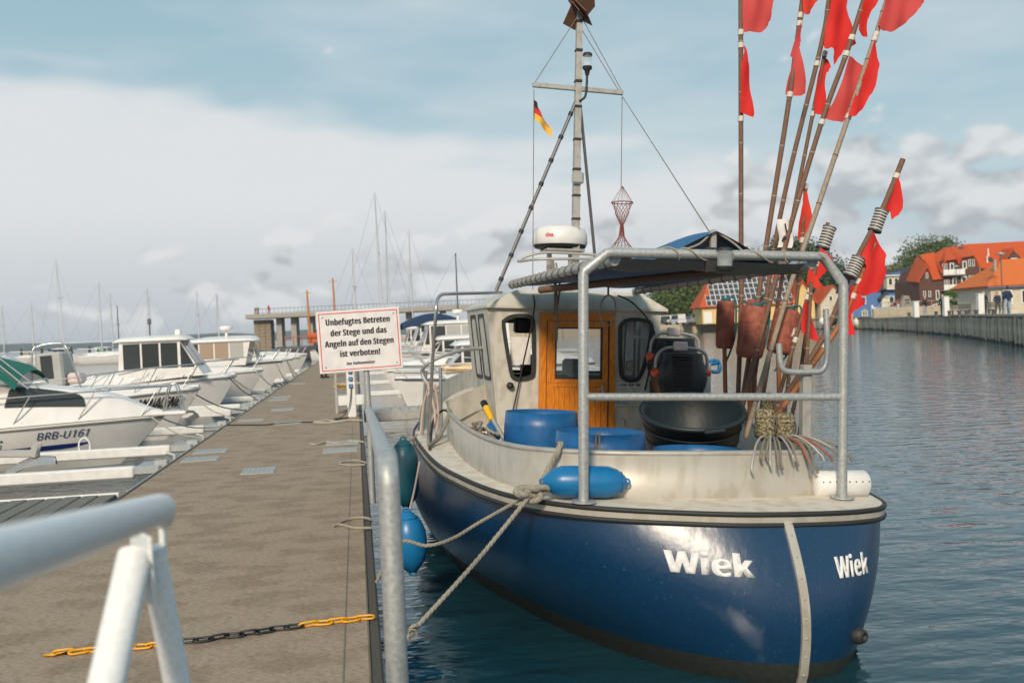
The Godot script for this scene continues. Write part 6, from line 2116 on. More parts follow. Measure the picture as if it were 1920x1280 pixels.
func on_hull(P: Dictionary, text: String, f0: float, f1: float, v0: float, v1: float, weight: int, off := 0.012) -> ArrayMesh:
	# letters that follow the side of a motor boat's hull
	var flat := lettering(text, 1.0, 1.0, 1.0, weight)
	var out := ArrayMesh.new()
	for n in flat.get_surface_count():
		var a := flat.surface_get_arrays(n)
		var v: PackedVector3Array = a[Mesh.ARRAY_VERTEX]
		for i in v.size():
			v[i] = hull_fn(P, lerpf(f0, f1, v[i].x + 0.5), lerpf(v0, v1, v[i].y + 0.5), 1.0) + Vector3(0, 0, off + 0.004 * v[i].z)
		a[Mesh.ARRAY_VERTEX] = v
		a[Mesh.ARRAY_NORMAL] = null
		a[Mesh.ARRAY_TANGENT] = null
		var st := SurfaceTool.new()
		st.create_from_arrays(a)
		st.deindex()
		st.generate_normals()
		st.commit(out)
	return out


func house_material(key: String, c: Color, tex: Texture2D, sc: Vector3):
	mat(key, c, 0.85, 0.0, tex, sc)


func window_at(parent: Node3D, c: Vector3, w: float, h: float, turn := 0.0):
	var b := Basis(Vector3.UP, turn)
	var mb := MB.new()
	var o := [Vector2(-w / 2, -h / 2), Vector2(w / 2, -h / 2), Vector2(w / 2, h / 2), Vector2(-w / 2, h / 2)]
	var t := minf(0.12, w * 0.2)
	mb.ring_prism(o, grown_box(o, -t), -0.02, 0.06, Transform3D(b, c))
	var f := part(mb, "window", M["trim white"], parent)
	mb = MB.new()
	mb.box(c + b * Vector3(0, 0, 0.01), Vector3(w - t, h - t, 0.03), b)
	part(mb, "pane", M["dark glass"], f)


func grown_box(o: Array, by: float) -> Array:
	var r := []
	for p in o:
		r.append(p + Vector2(signf(p.x), signf(p.y)) * by)
	return r


func slab(parent: Node3D, called: String, m: Material, a: Vector3, b: Vector3, c: Vector3, d: Vector3, th := 0.2):
	var n := (b - a).cross(c - a).normalized()
	if n.y < 0:
		n = -n
	var mb := MB.new()
	mb.loft([[a - n * th, b - n * th, c - n * th, d - n * th], [a, b, c, d]], true, true, true, false)
	return part(mb, called, m, parent)


func tree(label: String, xf: Transform3D, lobes: Array, trunk_h: float, col: Color, n: int, leaf: float, group: String, sd: int):
	# lobes: [centre, radii]; leaves are small tilted faces spread through them, thicker towards the outside
	var t := thing("tree", label, "tree", xf, group)
	var r := RandomNumberGenerator.new()
	r.seed = sd
	var mb := MB.new()
	mb.tube([Vector3(0, -0.3, 0), Vector3(0.05, trunk_h * 0.5, 0), Vector3(0, trunk_h, 0)], [0.38, 0.28, 0.2], 8)
	for l in lobes:
		var c: Vector3 = l[0]
		mb.tube([Vector3(0, trunk_h * 0.8, 0), Vector3(c.x * 0.4, lerpf(trunk_h, c.y, 0.5), c.z * 0.4), c], [0.18, 0.12, 0.04], 6)
	part(mb, "trunk", M["bark"], t)
	var v := PackedVector3Array()
	var nn := PackedVector3Array()
	var cc := PackedColorArray()
	var total := 0.0
	for l in lobes:
		total += l[1].x * l[1].y
	for l in lobes:
		var cnt := int(2.2 * n * l[1].x * l[1].y / total)
		# clumps: leaves gather round points near the surface of each lobe
		var clumps := []
		for k in maxi(18, cnt / 60):
			var d := Vector3(r.randfn(), r.randfn(), r.randfn()).normalized() * pow(r.randf(), 0.3)
			clumps.append([l[0] + d * l[1], 0.75 + 0.5 * r.randf()])
		for k in cnt:
			var q: Array = clumps[r.randi() % clumps.size()]
			var sp: float = minf(l[1].x, l[1].y) * 0.24
			var p: Vector3 = q[0] + Vector3(r.randfn(), r.randfn() * 0.8, r.randfn()) * sp
			var a := Vector3(r.randfn(), r.randfn(), r.randfn()).normalized()
			var b := a.cross(Vector3(r.randfn(), r.randfn(), r.randfn())).normalized()
			var s := leaf * r.randf_range(0.6, 1.3)
			var tint: float = q[1] * r.randf_range(0.75, 1.25)
			tint *= 1.5
			var cl := Color(col.r * tint * r.randf_range(0.85, 1.2), col.g * tint, col.b * tint * r.randf_range(0.8, 1.1))
			var tr := [a * s, -a * s * 0.4 + b * s * 0.7, -a * s * 0.4 - b * s * 0.7]
			var nm: Vector3 = (tr[0] - tr[2]).cross(tr[0] - tr[1]).normalized()
			for e in tr:
				v.append(p + e)
				nn.append(nm)
				cc.append(cl)
	var arr := []
	arr.resize(Mesh.ARRAY_MAX)
	arr[Mesh.ARRAY_VERTEX] = v
	arr[Mesh.ARRAY_NORMAL] = nn
	arr[Mesh.ARRAY_COLOR] = cc
	var am := ArrayMesh.new()
	am.add_surface_from_arrays(Mesh.PRIMITIVE_TRIANGLES, arr)
	put(am, "crown", M["leaves"], t)


func cap_dist(p: Vector3, a: Vector3, b: Vector3, ra: float, rb: float) -> float:
	var ab := b - a
	var t := clampf((p - a).dot(ab) / ab.length_squared(), 0.0, 1.0)
	return p.distance_to(a + ab * t) - lerpf(ra, rb, t)


func person(label: String, xf: Transform3D, tall: float, jacket: Color, trousers: Color, hair: Color, pose: int):
	# bones: from, to, radii, colour; one continuous surface is wrapped round them all
	var skin := Color(0.5, 0.3, 0.22)
	var shoe := Color(0.05, 0.05, 0.05)
	var k := tall / 1.78
	var st := 0.11 if pose != 2 else 0.17
	var bones := [
		[Vector3(0, 0.98, 0), Vector3(0, 1.2, 0), 0.15, 0.155, jacket], [Vector3(-0.07, 1.3, 0), Vector3(0.07, 1.3, 0), 0.15, 0.15, jacket], [Vector3(-0.15, 1.42, 0), Vector3(0.15, 1.42, 0), 0.075, 0.075, jacket],
		[Vector3(0, 1.44, 0), Vector3(0, 1.56, 0.01), 0.058, 0.055, skin], [Vector3(0, 1.63, 0.015), Vector3(0, 1.69, 0.0), 0.085, 0.095, skin], [Vector3(0, 1.66, -0.035), Vector3(0, 1.71, -0.01), 0.09, 0.085, hair], [Vector3(0, 1.63, 0.1), Vector3(0, 1.645, 0.1), 0.018, 0.012, skin],
		[Vector3(-0.085, 0.94, 0), Vector3(-st, 0.5, 0.02), 0.1, 0.07, trousers], [Vector3(0.085, 0.94, 0), Vector3(st, 0.5, 0.02), 0.1, 0.07, trousers],
		[Vector3(-st, 0.5, 0.02), Vector3(-st, 0.1, -0.01), 0.068, 0.05, trousers], [Vector3(st, 0.5, 0.02), Vector3(st, 0.1, -0.01), 0.068, 0.05, trousers],
		[Vector3(-st, 0.045, -0.04), Vector3(-st - 0.02, 0.04, 0.14), 0.05, 0.042, shoe], [Vector3(st, 0.045, -0.04), Vector3(st + 0.02, 0.04, 0.14), 0.05, 0.042, shoe]]
	for s in [-1.0, 1.0]:
		var el := Vector3(0.26 * s, 1.13, -0.04)
		var ha := Vector3(0.24 * s, 0.9, 0.08)
		if pose == 1:   # forearms bent forward, hands together
			el = Vector3(0.25 * s, 1.14, 0.0)
			ha = Vector3(0.08 * s, 1.2, 0.24)
		elif pose == 2:   # hands in pockets
			el = Vector3(0.29 * s, 1.14, -0.06)
			ha = Vector3(0.18 * s, 0.93, 0.06)
		bones.append([Vector3(0.19 * s, 1.41, 0), el, 0.07, 0.055, jacket])
		bones.append([el, ha, 0.055, 0.045, jacket])
		if pose != 2:
			var d := (ha - el).normalized()
			bones.append([ha, ha + d * 0.09, 0.035, 0.03, skin])
			bones.append([ha + d * 0.08, ha + d * 0.16, 0.024, 0.016, skin])
			bones.append([ha + d * 0.03, ha + d * 0.08 + Vector3(-0.03 * s, 0, 0.03), 0.016, 0.013, skin])
	var cell := 0.032
	var lo := Vector3(-0.42, -0.03, -0.3)
	var nx := 27
	var ny := 58
	var nz := 21
	var val := PackedFloat32Array()
	val.resize(nx * ny * nz)
	val.fill(9.0)
	for b in bones:
		var p0: Vector3 = b[0].min(b[1]) - Vector3.ONE * (maxf(b[2], b[3]) + 0.09)
		var p1: Vector3 = b[0].max(b[1]) + Vector3.ONE * (maxf(b[2], b[3]) + 0.09)
		for i in range(maxi(0, int((p0.x - lo.x) / cell)), mini(nx, int((p1.x - lo.x) / cell) + 2)):
			for j in range(maxi(0, int((p0.y - lo.y) / cell)), mini(ny, int((p1.y - lo.y) / cell) + 2)):
				for m in range(maxi(0, int((p0.z - lo.z) / cell)), mini(nz, int((p1.z - lo.z) / cell) + 2)):
					var d := cap_dist(lo + Vector3(i, j, m) * cell, b[0], b[1], b[2], b[3])
					var at_ := (i * ny + j) * nz + m
					var h := clampf(0.5 + 0.5 * (val[at_] - d) / 0.035, 0.0, 1.0)
					val[at_] = lerpf(val[at_], d, h) - 0.035 * h * (1.0 - h) if val[at_] < 8.0 else d
	var vert := {}
	var where := []
	var cols := []
	for i in nx - 1:
		for j in ny - 1:
			for m in nz - 1:
				var sum := Vector3()
				var cnt := 0
				for e in [[0, 1], [0, 2], [0, 4], [1, 3], [1, 5], [2, 3], [2, 6], [3, 7], [4, 5], [4, 6], [5, 7], [6, 7]]:
					var a := Vector3i(e[0] & 1, (e[0] >> 1) & 1, e[0] >> 2)
					var c := Vector3i(e[1] & 1, (e[1] >> 1) & 1, e[1] >> 2)
					var va := val[((i + a.x) * ny + j + a.y) * nz + m + a.z]
					var vb := val[((i + c.x) * ny + j + c.y) * nz + m + c.z]
					if (va < 0) != (vb < 0):
						sum += Vector3(a).lerp(Vector3(c), va / (va - vb))
						cnt += 1
				if cnt:
					var p := lo + (Vector3(i, j, m) + sum / cnt) * cell
					vert[(i * ny + j) * nz + m] = where.size()
					where.append(p)
					var best := 9.0
					var col := jacket
					for b in bones:
						var d := cap_dist(p, b[0], b[1], b[2], b[3])
						if d < best:
							best = d
							col = b[4]
					cols.append(col)
	var stl := SurfaceTool.new()
	stl.begin(Mesh.PRIMITIVE_TRIANGLES)
	for n in where.size():
		stl.set_color(cols[n])
		stl.add_vertex(where[n] * k)
	for i in range(1, nx - 1):
		for j in range(1, ny - 1):
			for m in range(1, nz - 1):
				var v0 := val[(i * ny + j) * nz + m]
				for ax in 3:
					var s1 := Vector3i(1 if ax == 0 else 0, 1 if ax == 1 else 0, 1 if ax == 2 else 0)
					var v1 := val[((i + s1.x) * ny + j + s1.y) * nz + m + s1.z]
					if (v0 < 0) == (v1 < 0):
						continue
					var u := Vector3i(0, 1, 0) if ax == 0 else Vector3i(0, 0, 1) if ax == 1 else Vector3i(1, 0, 0)
					var w := Vector3i(0, 0, 1) if ax == 0 else Vector3i(1, 0, 0) if ax == 1 else Vector3i(0, 1, 0)
					var q := []
					for o in [Vector3i(), u, u + w, w]:
						q.append(vert.get(((i - o.x) * ny + j - o.y) * nz + m - o.z, -1))
					if q.has(-1):
						continue
					if v0 < 0:
						q.reverse()
					for id in [q[0], q[1], q[2], q[0], q[2], q[3]]:
						stl.add_index(id)
	stl.generate_normals()
	tag(put(stl.commit(), "person", M["figure"], null, xf), label, "person", "people in the harbour")


func car(label: String, xf: Transform3D, paint: String, van: bool):
	var t := thing("parked_car", label, "car", xf, "cars parked on the far quay")
	var mb := MB.new()
	var body := [Vector2(-2.1, 0.35), Vector2(2.1, 0.35), Vector2(2.15, 0.75), Vector2(1.9, 0.92), Vector2(0.95, 1.0), Vector2(-1.9, 1.0), Vector2(-2.12, 0.85)]
	var roof := [Vector2(0.95, 1.0), Vector2(0.3, 1.45), Vector2(-1.3, 1.48), Vector2(-1.95, 1.0)]
	if van:
		roof = [Vector2(1.3, 1.0), Vector2(0.9, 1.9), Vector2(-2.05, 1.95), Vector2(-2.1, 1.0)]
	mb.prism(body, -0.85, 0.85)
	part(mb, "body", M[paint], t)
	mb = MB.new()
	mb.prism(roof, -0.74, 0.74)
	var cab := part(mb, "cabin", M[paint], t)
	mb = MB.new()
	var g := []
	for p in roof:
		g.append(Vector2(p.x * 0.86, 1.05 + (p.y - 1.0) * 0.8))
	mb.prism(g, -0.755, 0.755)
	part(mb, "side_window", M["dark glass"], cab)
	mb = MB.new()
	var r0: Vector2 = roof[0]
	var r1: Vector2 = roof[1]
	mb.quad(Vector3(r0.x - 0.03, r0.y + 0.05, -0.66), Vector3(r0.x - 0.03, r0.y + 0.05, 0.66), Vector3(r1.x + 0.05, r1.y - 0.04, 0.62), Vector3(r1.x + 0.05, r1.y - 0.04, -0.62))
	part(mb, "windscreen", M["dark glass"], cab)
	for z in [-0.6, 0.6]:
		mb = MB.new()
		mb.box(Vector3(2.1, 0.72, z), Vector3(0.1, 0.14, 0.3), Basis(), 0.02)
		part(mb, "headlight", M["lamp glass"], t)
	for x in [-1.35, 1.35]:
		for z in [-0.8, 0.8]:
			mb = MB.new()
			mb.lathe([Vector2(0, -0.1), Vector2(0.28, -0.1), Vector2(0.32, -0.06), Vector2(0.32, 0.06), Vector2(0.28, 0.1), Vector2(0, 0.1)], 14, Transform3D(Basis(Vector3.RIGHT, PI / 2), Vector3(x, 0.32, z)), false)
			part(mb, "wheel", M["rubber"], t)


func far_shore():
	mat("quay timber", Color(0.62, 0.53, 0.41), 0.9, 0.0, noise_tex(0.02, Color(0.5, 0.47, 0.45), Color(1.15, 1.12, 1.1), 81, 5), Vector3(0.9, 0.15, 0.9))
	mat("quay timber dark", Color(0.48, 0.40, 0.30), 0.9, 0.0, noise_tex(0.02, Color(0.45, 0.42, 0.4), Color(1.15, 1.12, 1.1), 82, 5), Vector3(0.9, 0.15, 0.9))
	mat("wet weed", Color(0.035, 0.035, 0.025), 0.7)
	mat("quay concrete", Color(0.46, 0.39, 0.29), 0.9, 0.0, M["mottle_tex"], Vector3(0.15, 0.4, 0.15))
	mat("paving", Color(0.33, 0.29, 0.24), 0.9, 0.0, M["mottle_tex"], Vector3(0.05, 0.05, 0.05))
	mat("trim white", Color(0.75, 0.74, 0.72), 0.6)
	mat("roof orange", Color(0.55, 0.085, 0.014), 0.8, 0.0, noise_tex(0.03, Color(0.75, 0.72, 0.7), Color(1.12, 1.15, 1.15), 83, 4), Vector3(0.12, 1.2, 0.6))
	mat("roof light orange", Color(0.66, 0.16, 0.03), 0.8, 0.0, noise_tex(0.03, Color(0.78, 0.75, 0.72), Color(1.1, 1.1, 1.1), 84, 4), Vector3(0.3, 1.5, 0.8))
	mat("brick brown", Color(0.115, 0.055, 0.04), 0.9, 0.0, noise_tex(0.06, grey(0.75), grey(1.25), 85, 3), Vector3(0.4, 1.5, 0.4))
	mat("plaster blue", Color(0.09, 0.19, 0.40), 0.85, 0.0, M["mottle_tex"], Vector3(0.2, 0.2, 0.2))
	mat("roof slate", Color(0.045, 0.052, 0.06), 0.7, 0.0, M["fine_tex"], Vector3(0.3, 0.6, 0.3))
	mat("plaster yellow", Color(0.72, 0.52, 0.22), 0.85, 0.0, M["mottle_tex"], Vector3(0.2, 0.2, 0.2))
	mat("plaster cream", Color(0.62, 0.56, 0.45), 0.85, 0.0, M["mottle_tex"], Vector3(0.2, 0.2, 0.2))
	mat("solar", Color(0.055, 0.06, 0.07), 0.25)
	mat("car white", Color(0.68, 0.68, 0.67), 0.3)
	mat("car grey", Color(0.25, 0.27, 0.3), 0.3, 0.3)
	mat("car dark", Color(0.03, 0.04, 0.045), 0.3)
	mat("bark", Color(0.09, 0.07, 0.055), 0.95)
	mat("ball navy", Color(0.008, 0.018, 0.045), 0.4)
	mat("sign teal", Color(0.05, 0.27, 0.42), 0.5)
	mat("blossom", Color(0.45, 0.08, 0.08), 0.8)
	var lv := StandardMaterial3D.new()
	lv.resource_name = "leaves"
	lv.vertex_color_use_as_albedo = true
	lv.roughness = 0.7
	lv.backlight_enabled = true
	lv.backlight = Color(0.035, 0.05, 0.012).linear_to_srgb()
	lv.cull_mode = BaseMaterial3D.CULL_DISABLED
	M["leaves"] = lv
	var fg := StandardMaterial3D.new()
	fg.resource_name = "figure"
	fg.vertex_color_use_as_albedo = true
	fg.roughness = 0.85
	M["figure"] = fg
	# land behind the quay edge
	var edge := [Vector3(20.0, 0, -17.0), Vector3(35.7, 0, -49.0), Vector3(47.5, 0, -72.8), Vector3(60.5, 0, -103.0), Vector3(69.0, 0, -128.0), Vector3(73.0, 0, -150.0), Vector3(73.0, 0, -172.0), Vector3(70.0, 0, -183.0), Vector3(52.0, 0, -193.0), Vector3(20.0, 0, -205.0), Vector3(-4.0, 0, -214.0)]
	var poly := []
	for e in edge:
		poly.append(Vector2(e.x, e.z))
	poly.append_array([Vector2(-4, -520), Vector2(700, -520), Vector2(700, 30), Vector2(60, 30)])
	var mb := MB.new()
	mb.prism(poly, -1.6, 0.6, Transform3D(Basis(Vector3.RIGHT, PI / 2), Vector3()))
	structure(part(mb, "quay_ground", M["paving"]))
	# sheet piles along the near part of the wall
	var wall := thing("quay_wall", "weathered timber-pile quay wall along the right bank", "quay wall")
	var pile := MB.new()
	pile.box(Vector3(0, 0.62, 0), Vector3(0.56, 1.95, 0.34), Basis(), 0.03)
	var pm := pile.mesh()
	var weed := MB.new()
	weed.box(Vector3(0, 0.05, 0), Vector3(0.575, 0.5, 0.36), Basis(), 0.03)
	var wmsh := weed.mesh()
	for i in range(0, 6):
		var a: Vector3 = edge[i]
		var b: Vector3 = edge[i + 1]
		var len := a.distance_to(b)
		var n := int(len / 0.62)
		var turn := atan2(-(b - a).z, (b - a).x)
		for k in n:
			if i == 0 and k < n * 0.55:
				continue
			var p := a.lerp(b, (k + 0.5) / n)
			var bs := Basis(Vector3.UP, turn) * Basis(Vector3.BACK, rng.randf_range(-0.012, 0.012))
			var dy := rng.randf_range(-0.16, 0.0)
			var o := put(pm, "pile", M["quay timber" if rng.randf() < 0.7 else "quay timber dark"], wall, Transform3D(bs, p + bs.z * rng.randf_range(-0.05, 0.05) + Vector3(0, dy, 0)))
			if i > 0 or k > 0:
				put(wmsh, "weed_band", M["wet weed"], o, Transform3D(Basis(), Vector3(0, -dy - rng.randf_range(0.0, 0.22), 0)))
	for i in range(0, 6):
		mb = MB.new()
		var a: Vector3 = edge[i]
		var b: Vector3 = edge[i + 1]
		var turn := atan2(-(b - a).z, (b - a).x)
		mb.box((a + b) * 0.5 + Vector3(0, 1.66, 0), Vector3(a.distance_to(b), 0.16, 0.5), Basis(Vector3.UP, turn), 0.02)
		part(mb, "coping", M["quay concrete"], wall)
	var w2 := thing("concrete_quay", "pale concrete block quay wall on the far side of the basin", "quay wall")
	for i in range(6, 10):
		var a: Vector3 = edge[i]
		var b: Vector3 = edge[i + 1]
		var n := int(a.distance_to(b) / 3.7)
		var turn := atan2(-(b - a).z, (b - a).x)
		for k in n:
			mb = MB.new()
			mb.box(Vector3(0, 0.78, 0), Vector3(a.distance_to(b) / n - 0.07, 1.75, 0.7), Basis(), 0.06)
			part(mb, "block", M["quay concrete"], w2, Transform3D(Basis(Vector3.UP, turn), a.lerp(b, (k + 0.5) / n)))
	buildings()
	trees_and_street()


func buildings():
	# house with the solar roof
	var h := thing("solar_house", "yellow house whose long orange roof is covered with solar panels", "house", far(44.0, 1.6, 185.0))
	var mb := MB.new()
	mb.box(Vector3(0, 1.5, -5.0), Vector3(16.8, 3.2, 10.0))
	part(mb, "wall", M["plaster yellow"], h)
	var e0 := Vector3(-9.0, 3.0, 0.6)
	var e1 := Vector3(8.6, 3.0, 0.6)
	var r0 := Vector3(-5.7, 8.9, -4.8)
	var r1 := Vector3(8.6, 8.9, -4.8)
	var roof: MeshInstance3D = slab(h, "roof", M["roof orange"], e0, e1, r1, r0, 0.25)
	slab(h, "roof", M["roof orange"], Vector3(-9.0, 3.0, -10.2), Vector3(8.6, 3.0, -10.2), r1, r0, 0.25)
	mb = MB.new()
	mb.tri(e0, Vector3(-9.0, 3.0, -10.2), r0)
	part(mb, "hip", M["roof orange"], h)
	var up := (r1 - e1).normalized()
	var nrm := Vector3.RIGHT.cross(up).normalized()
	if nrm.y < 0:
		nrm = -nrm
	mb = MB.new()
	mb.box(Vector3(), Vector3(0.88, 1.28, 0.06), Basis(), 0.012)
	var pan := mb.mesh()
	mb = MB.new()
	mb.ring_prism(v2([[-0.46, -0.66], [0.46, -0.66], [0.46, 0.66], [-0.46, 0.66]]), v2([[-0.40, -0.60], [0.40, -0.60], [0.40, 0.60], [-0.40, 0.60]]), 0.0, 0.045)
	var pfr := mb.mesh()
	for row in 5:
		var left := lerpf(-8.6, -5.9, (row + 0.7) / 5.5)
		for col in 18:
			var x := 8.1 - col * 0.95
			if x < left + 0.3:
				continue
			var c := e1 + up * (0.9 + row * 1.38) + nrm * 0.07
			c.x = x
			var p := put(pan, "solar_panel", M["solar"], roof, Transform3D(Basis(Vector3.RIGHT, up, nrm), c))
			put(pfr, "panel_frame", M["trim white"], p)
	for x in [-7.4, -4.6]:
		mb = MB.new()
		mb.box(Vector3(x, 1.1, 0.03), Vector3(1.5, 2.1, 0.08))
		part(mb, "door", M["trim white"], h)
	window_at(h, Vector3(-1.9, 2.1, 0.03), 0.9, 0.5)
	mb = MB.new()
	mb.prism(v2([[8.4, -0.1], [12.4, -0.1], [12.4, 3.2], [10.2, 7.0], [8.4, 3.9]]), -9.0, 0.4)
	part(mb, "gable_wall", M["plaster yellow"], h)
	slab(h, "gable_roof", M["roof orange"], Vector3(8.0, 3.2, 0.9), Vector3(10.2, 7.3, 0.9), Vector3(10.2, 7.3, -9.2), Vector3(8.0, 3.2, -9.2), 0.2)
	slab(h, "gable_roof", M["roof orange"], Vector3(12.9, 2.8, 0.9), Vector3(10.2, 7.3, 0.9), Vector3(10.2, 7.3, -9.2), Vector3(12.9, 2.8, -9.2), 0.2)
	# yellow gable next to it
	h = thing("gable_house", "small cream gabled house right of the solar-roofed house", "house", far(59.3, 1.6, 183.0))
	mb = MB.new()
	mb.prism(v2([[-2.3, -0.1], [3.0, -0.1], [3.0, 3.0], [0.0, 5.9], [-2.3, 3.0]]), -8.0, 0.0)
	part(mb, "wall", M["plaster cream"], h)
	slab(h, "roof", M["roof orange"], Vector3(-2.6, 2.8, 0.4), Vector3(0, 6.1, 0.4), Vector3(0, 6.1, -8.3), Vector3(-2.6, 2.8, -8.3), 0.15)
	slab(h, "roof", M["roof orange"], Vector3(3.4, 2.8, 0.4), Vector3(0, 6.1, 0.4), Vector3(0, 6.1, -8.3), Vector3(3.4, 2.8, -8.3), 0.15)
	window_at(h, Vector3(-0.4, 3.6, 0.01), 0.7, 1.0)
	window_at(h, Vector3(-1.2, 1.4, 0.01), 0.8, 1.0)
	window_at(h, Vector3(1.2, 1.4, 0.01), 0.8, 1.0)
	# blue house
	h = thing("blue_house", "blue house with dark slate roof, dormer and white windows", "house", far(65.0, 1.6, 170.0))
	mb = MB.new()
	mb.prism(v2([[-1.6, -0.1], [4.75, -0.1], [4.75, 6.2], [3.4, 7.8], [2.6, 7.5], [-1.6, 3.2]]), -9.0, 0.0)
	part(mb, "wall", M["plaster blue"], h)
	slab(h, "roof", M["roof slate"], Vector3(-2.2, 2.9, 0.5), Vector3(3.3, 8.1, 0.5), Vector3(3.3, 8.1, -9.5), Vector3(-2.2, 2.9, -9.5), 0.25)
	slab(h, "roof", M["roof slate"], Vector3(5.4, 5.9, 0.5), Vector3(3.3, 8.1, 0.5), Vector3(3.3, 8.1, -9.5), Vector3(5.4, 5.9, -9.5), 0.25)
	mb = MB.new()
	mb.box(Vector3(-4.0, 2.2, -4.0), Vector3(5.0, 4.8, 7.0))
	part(mb, "wing_wall", M["plaster blue"], h)
	slab(h, "wing_roof", M["roof slate"], Vector3(-6.8, 4.5, 0.0), Vector3(-0.6, 4.5, 0.0), Vector3(-0.6, 7.6, -4.2), Vector3(-6.8, 7.6, -4.2), 0.2)
	slab(h, "wing_roof", M["roof slate"], Vector3(-6.8, 4.5, -8.0), Vector3(-0.6, 4.5, -8.0), Vector3(-0.6, 7.6, -4.2), Vector3(-6.8, 7.6, -4.2), 0.2)
	mb = MB.new()
	mb.box(Vector3(0.7, 5.6, 0.3), Vector3(3.4, 2.0, 1.6))
	var dm := part(mb, "dormer", M["plaster cream"], h)
	mb = MB.new()
	mb.box(Vector3(0.9, 6.75, 0.4), Vector3(4.2, 0.3, 2.2), Basis(), 0.05)
	part(mb, "dormer_roof", M["plaster cream"], dm)
	for x in [-0.4, 0.6, 1.6]:
		window_at(h, Vector3(x, 5.75, 1.12), 0.75, 1.3)
	mb = MB.new()
	mb.box(Vector3(0.7, 4.75, 0.95), Vector3(3.4, 0.6, 0.25))
	part(mb, "balcony", M["trim white"], h)
	for p in [[-4.6, 2.8, -0.48, 1.0, 1.3], [-4.4, 0.6, -0.48, 1.0, 0.9], [-0.9, 2.6, 0.02, 0.9, 1.5], [0.1, 2.6, 0.02, 0.9, 1.5], [1.3, 2.6, 0.02, 0.9, 1.5], [2.5, 2.9, 0.02, 0.8, 1.4], [-0.4, 0.6, 0.02, 1.0, 1.1]]:
		window_at(h, Vector3(p[0], p[1], p[2]), p[3], p[4])
	mb = MB.new()
	mb.box(Vector3(0.5, 1.75, 0.5), Vector3(3.2, 0.7, 0.12))
	part(mb, "balcony", M["trim white"], h)
	# white and blue bay on its corner
	mb = MB.new()
	mb.box(Vector3(4.9, 6.4, 0.1), Vector3(1.0, 1.3, 1.2), Basis(), 0.03)
	part(mb, "oriel", M["trim white"], h)
	# brown brick house with orange roofs
	h = thing("brick_house", "large brown brick house with steep orange roofs and white balconies", "house", far(62.0, 1.6, 140.0))
	mb = MB.new()
	mb.prism(v2([[-4.4, -0.1], [-1.3, -0.1], [-1.3, 4.95], [-2.6, 4.95], [-3.3, 6.6], [-4.0, 4.9], [-4.4, 4.8]]), -9.0, 0.0)
	mb.prism(v2([[-1.3, -0.1], [4.1, -0.1], [4.1, 6.3], [3.25, 8.0], [1.6, 7.8], [1.05, 6.8], [0.75, 7.65], [-0.75, 7.5], [-1.3, 5.9]]), -8.9, 0.02)
	mb.box(Vector3(9.0, 3.0, -5.0), Vector3(9.8, 6.8, 7.0))
	part(mb, "wall", M["brick brown"], h)
	var ro := M["roof orange"] as Material
	# left wing: gable and the slope behind it
	slab(h, "roof", ro, Vector3(-4.7, 4.6, 0.3), Vector3(-3.3, 6.9, 0.3), Vector3(-2.6, 8.6, -5.0), Vector3(-4.3, 5.0, -5.0), 0.12)
	slab(h, "roof", ro, Vector3(-2.5, 4.9, 0.3), Vector3(-3.3, 6.9, 0.3), Vector3(-1.6, 8.6, -5.0), Vector3(-1.2, 7.2, -3.0), 0.12)
	slab(h, "roof", ro, Vector3(-2.7, 4.85, 0.4), Vector3(-1.1, 5.0, 0.4), Vector3(-0.3, 9.0, -4.2), Vector3(-2.4, 8.7, -4.2), 0.12)
	# middle: two half-hipped gables and the valley between
	slab(h, "roof", ro, Vector3(-1.45, 5.7, 0.4), Vector3(-0.8, 7.6, 0.4), Vector3(1.3, 9.6, -4.0), Vector3(-0.6, 8.6, -4.0), 0.12)
	slab(h, "roof", ro, Vector3(-0.85, 7.5, 0.4), Vector3(0.85, 7.65, 0.4), Vector3(2.0, 9.65, -4.0), Vector3(1.0, 9.5, -4.0), 0.12)
	slab(h, "roof", ro, Vector3(0.75, 7.7, 0.45), Vector3(1.05, 6.75, 0.45), Vector3(1.65, 7.85, 0.45), Vector3(1.7, 9.6, -3.9), 0.12)
	slab(h, "roof", ro, Vector3(1.55, 7.85, 0.4), Vector3(3.35, 8.05, 0.4), Vector3(4.0, 9.75, -4.0), Vector3(1.8, 9.65, -4.0), 0.12)
	slab(h, "roof", ro, Vector3(3.3, 8.05, 0.4), Vector3(4.3, 6.2, 0.4), Vector3(4.6, 8.6, -3.0), Vector3(4.0, 9.8, -4.0), 0.12)
	# right block
	slab(h, "roof", ro, Vector3(4.05, 6.25, -1.1), Vector3(16.5, 6.1, -1.1), Vector3(16.5, 10.1, -5.2), Vector3(4.35, 10.0, -5.2), 0.2)
	slab(h, "roof", ro, Vector3(3.4, 6.2, -1.1), Vector3(4.35, 10.0, -5.2), Vector3(4.35, 10.0, -5.6), Vector3(3.4, 6.2, -9.0), 0.2)
	slab(h, "roof", ro, Vector3(4.05, 6.25, -9.2), Vector3(16.5, 6.1, -9.2), Vector3(16.5, 10.1, -5.2), Vector3(4.35, 10.0, -5.2), 0.2)
	mb = MB.new()
	mb.prism(v2([[7.6, 5.6], [10.6, 5.6], [10.6, 7.2], [9.3, 8.6], [8.8, 8.0]]), -3.6, -0.6)
	part(mb, "dormer", M["brick brown"], h)
	slab(h, "dormer_roof", ro, Vector3(7.2, 6.3, -0.3), Vector3(9.3, 8.9, -0.3), Vector3(9.3, 8.9, -4.2), Vector3(7.4, 6.6, -2.6), 0.1)
	window_at(h, Vector3(9.35, 7.0, -0.58), 0.9, 0.9)
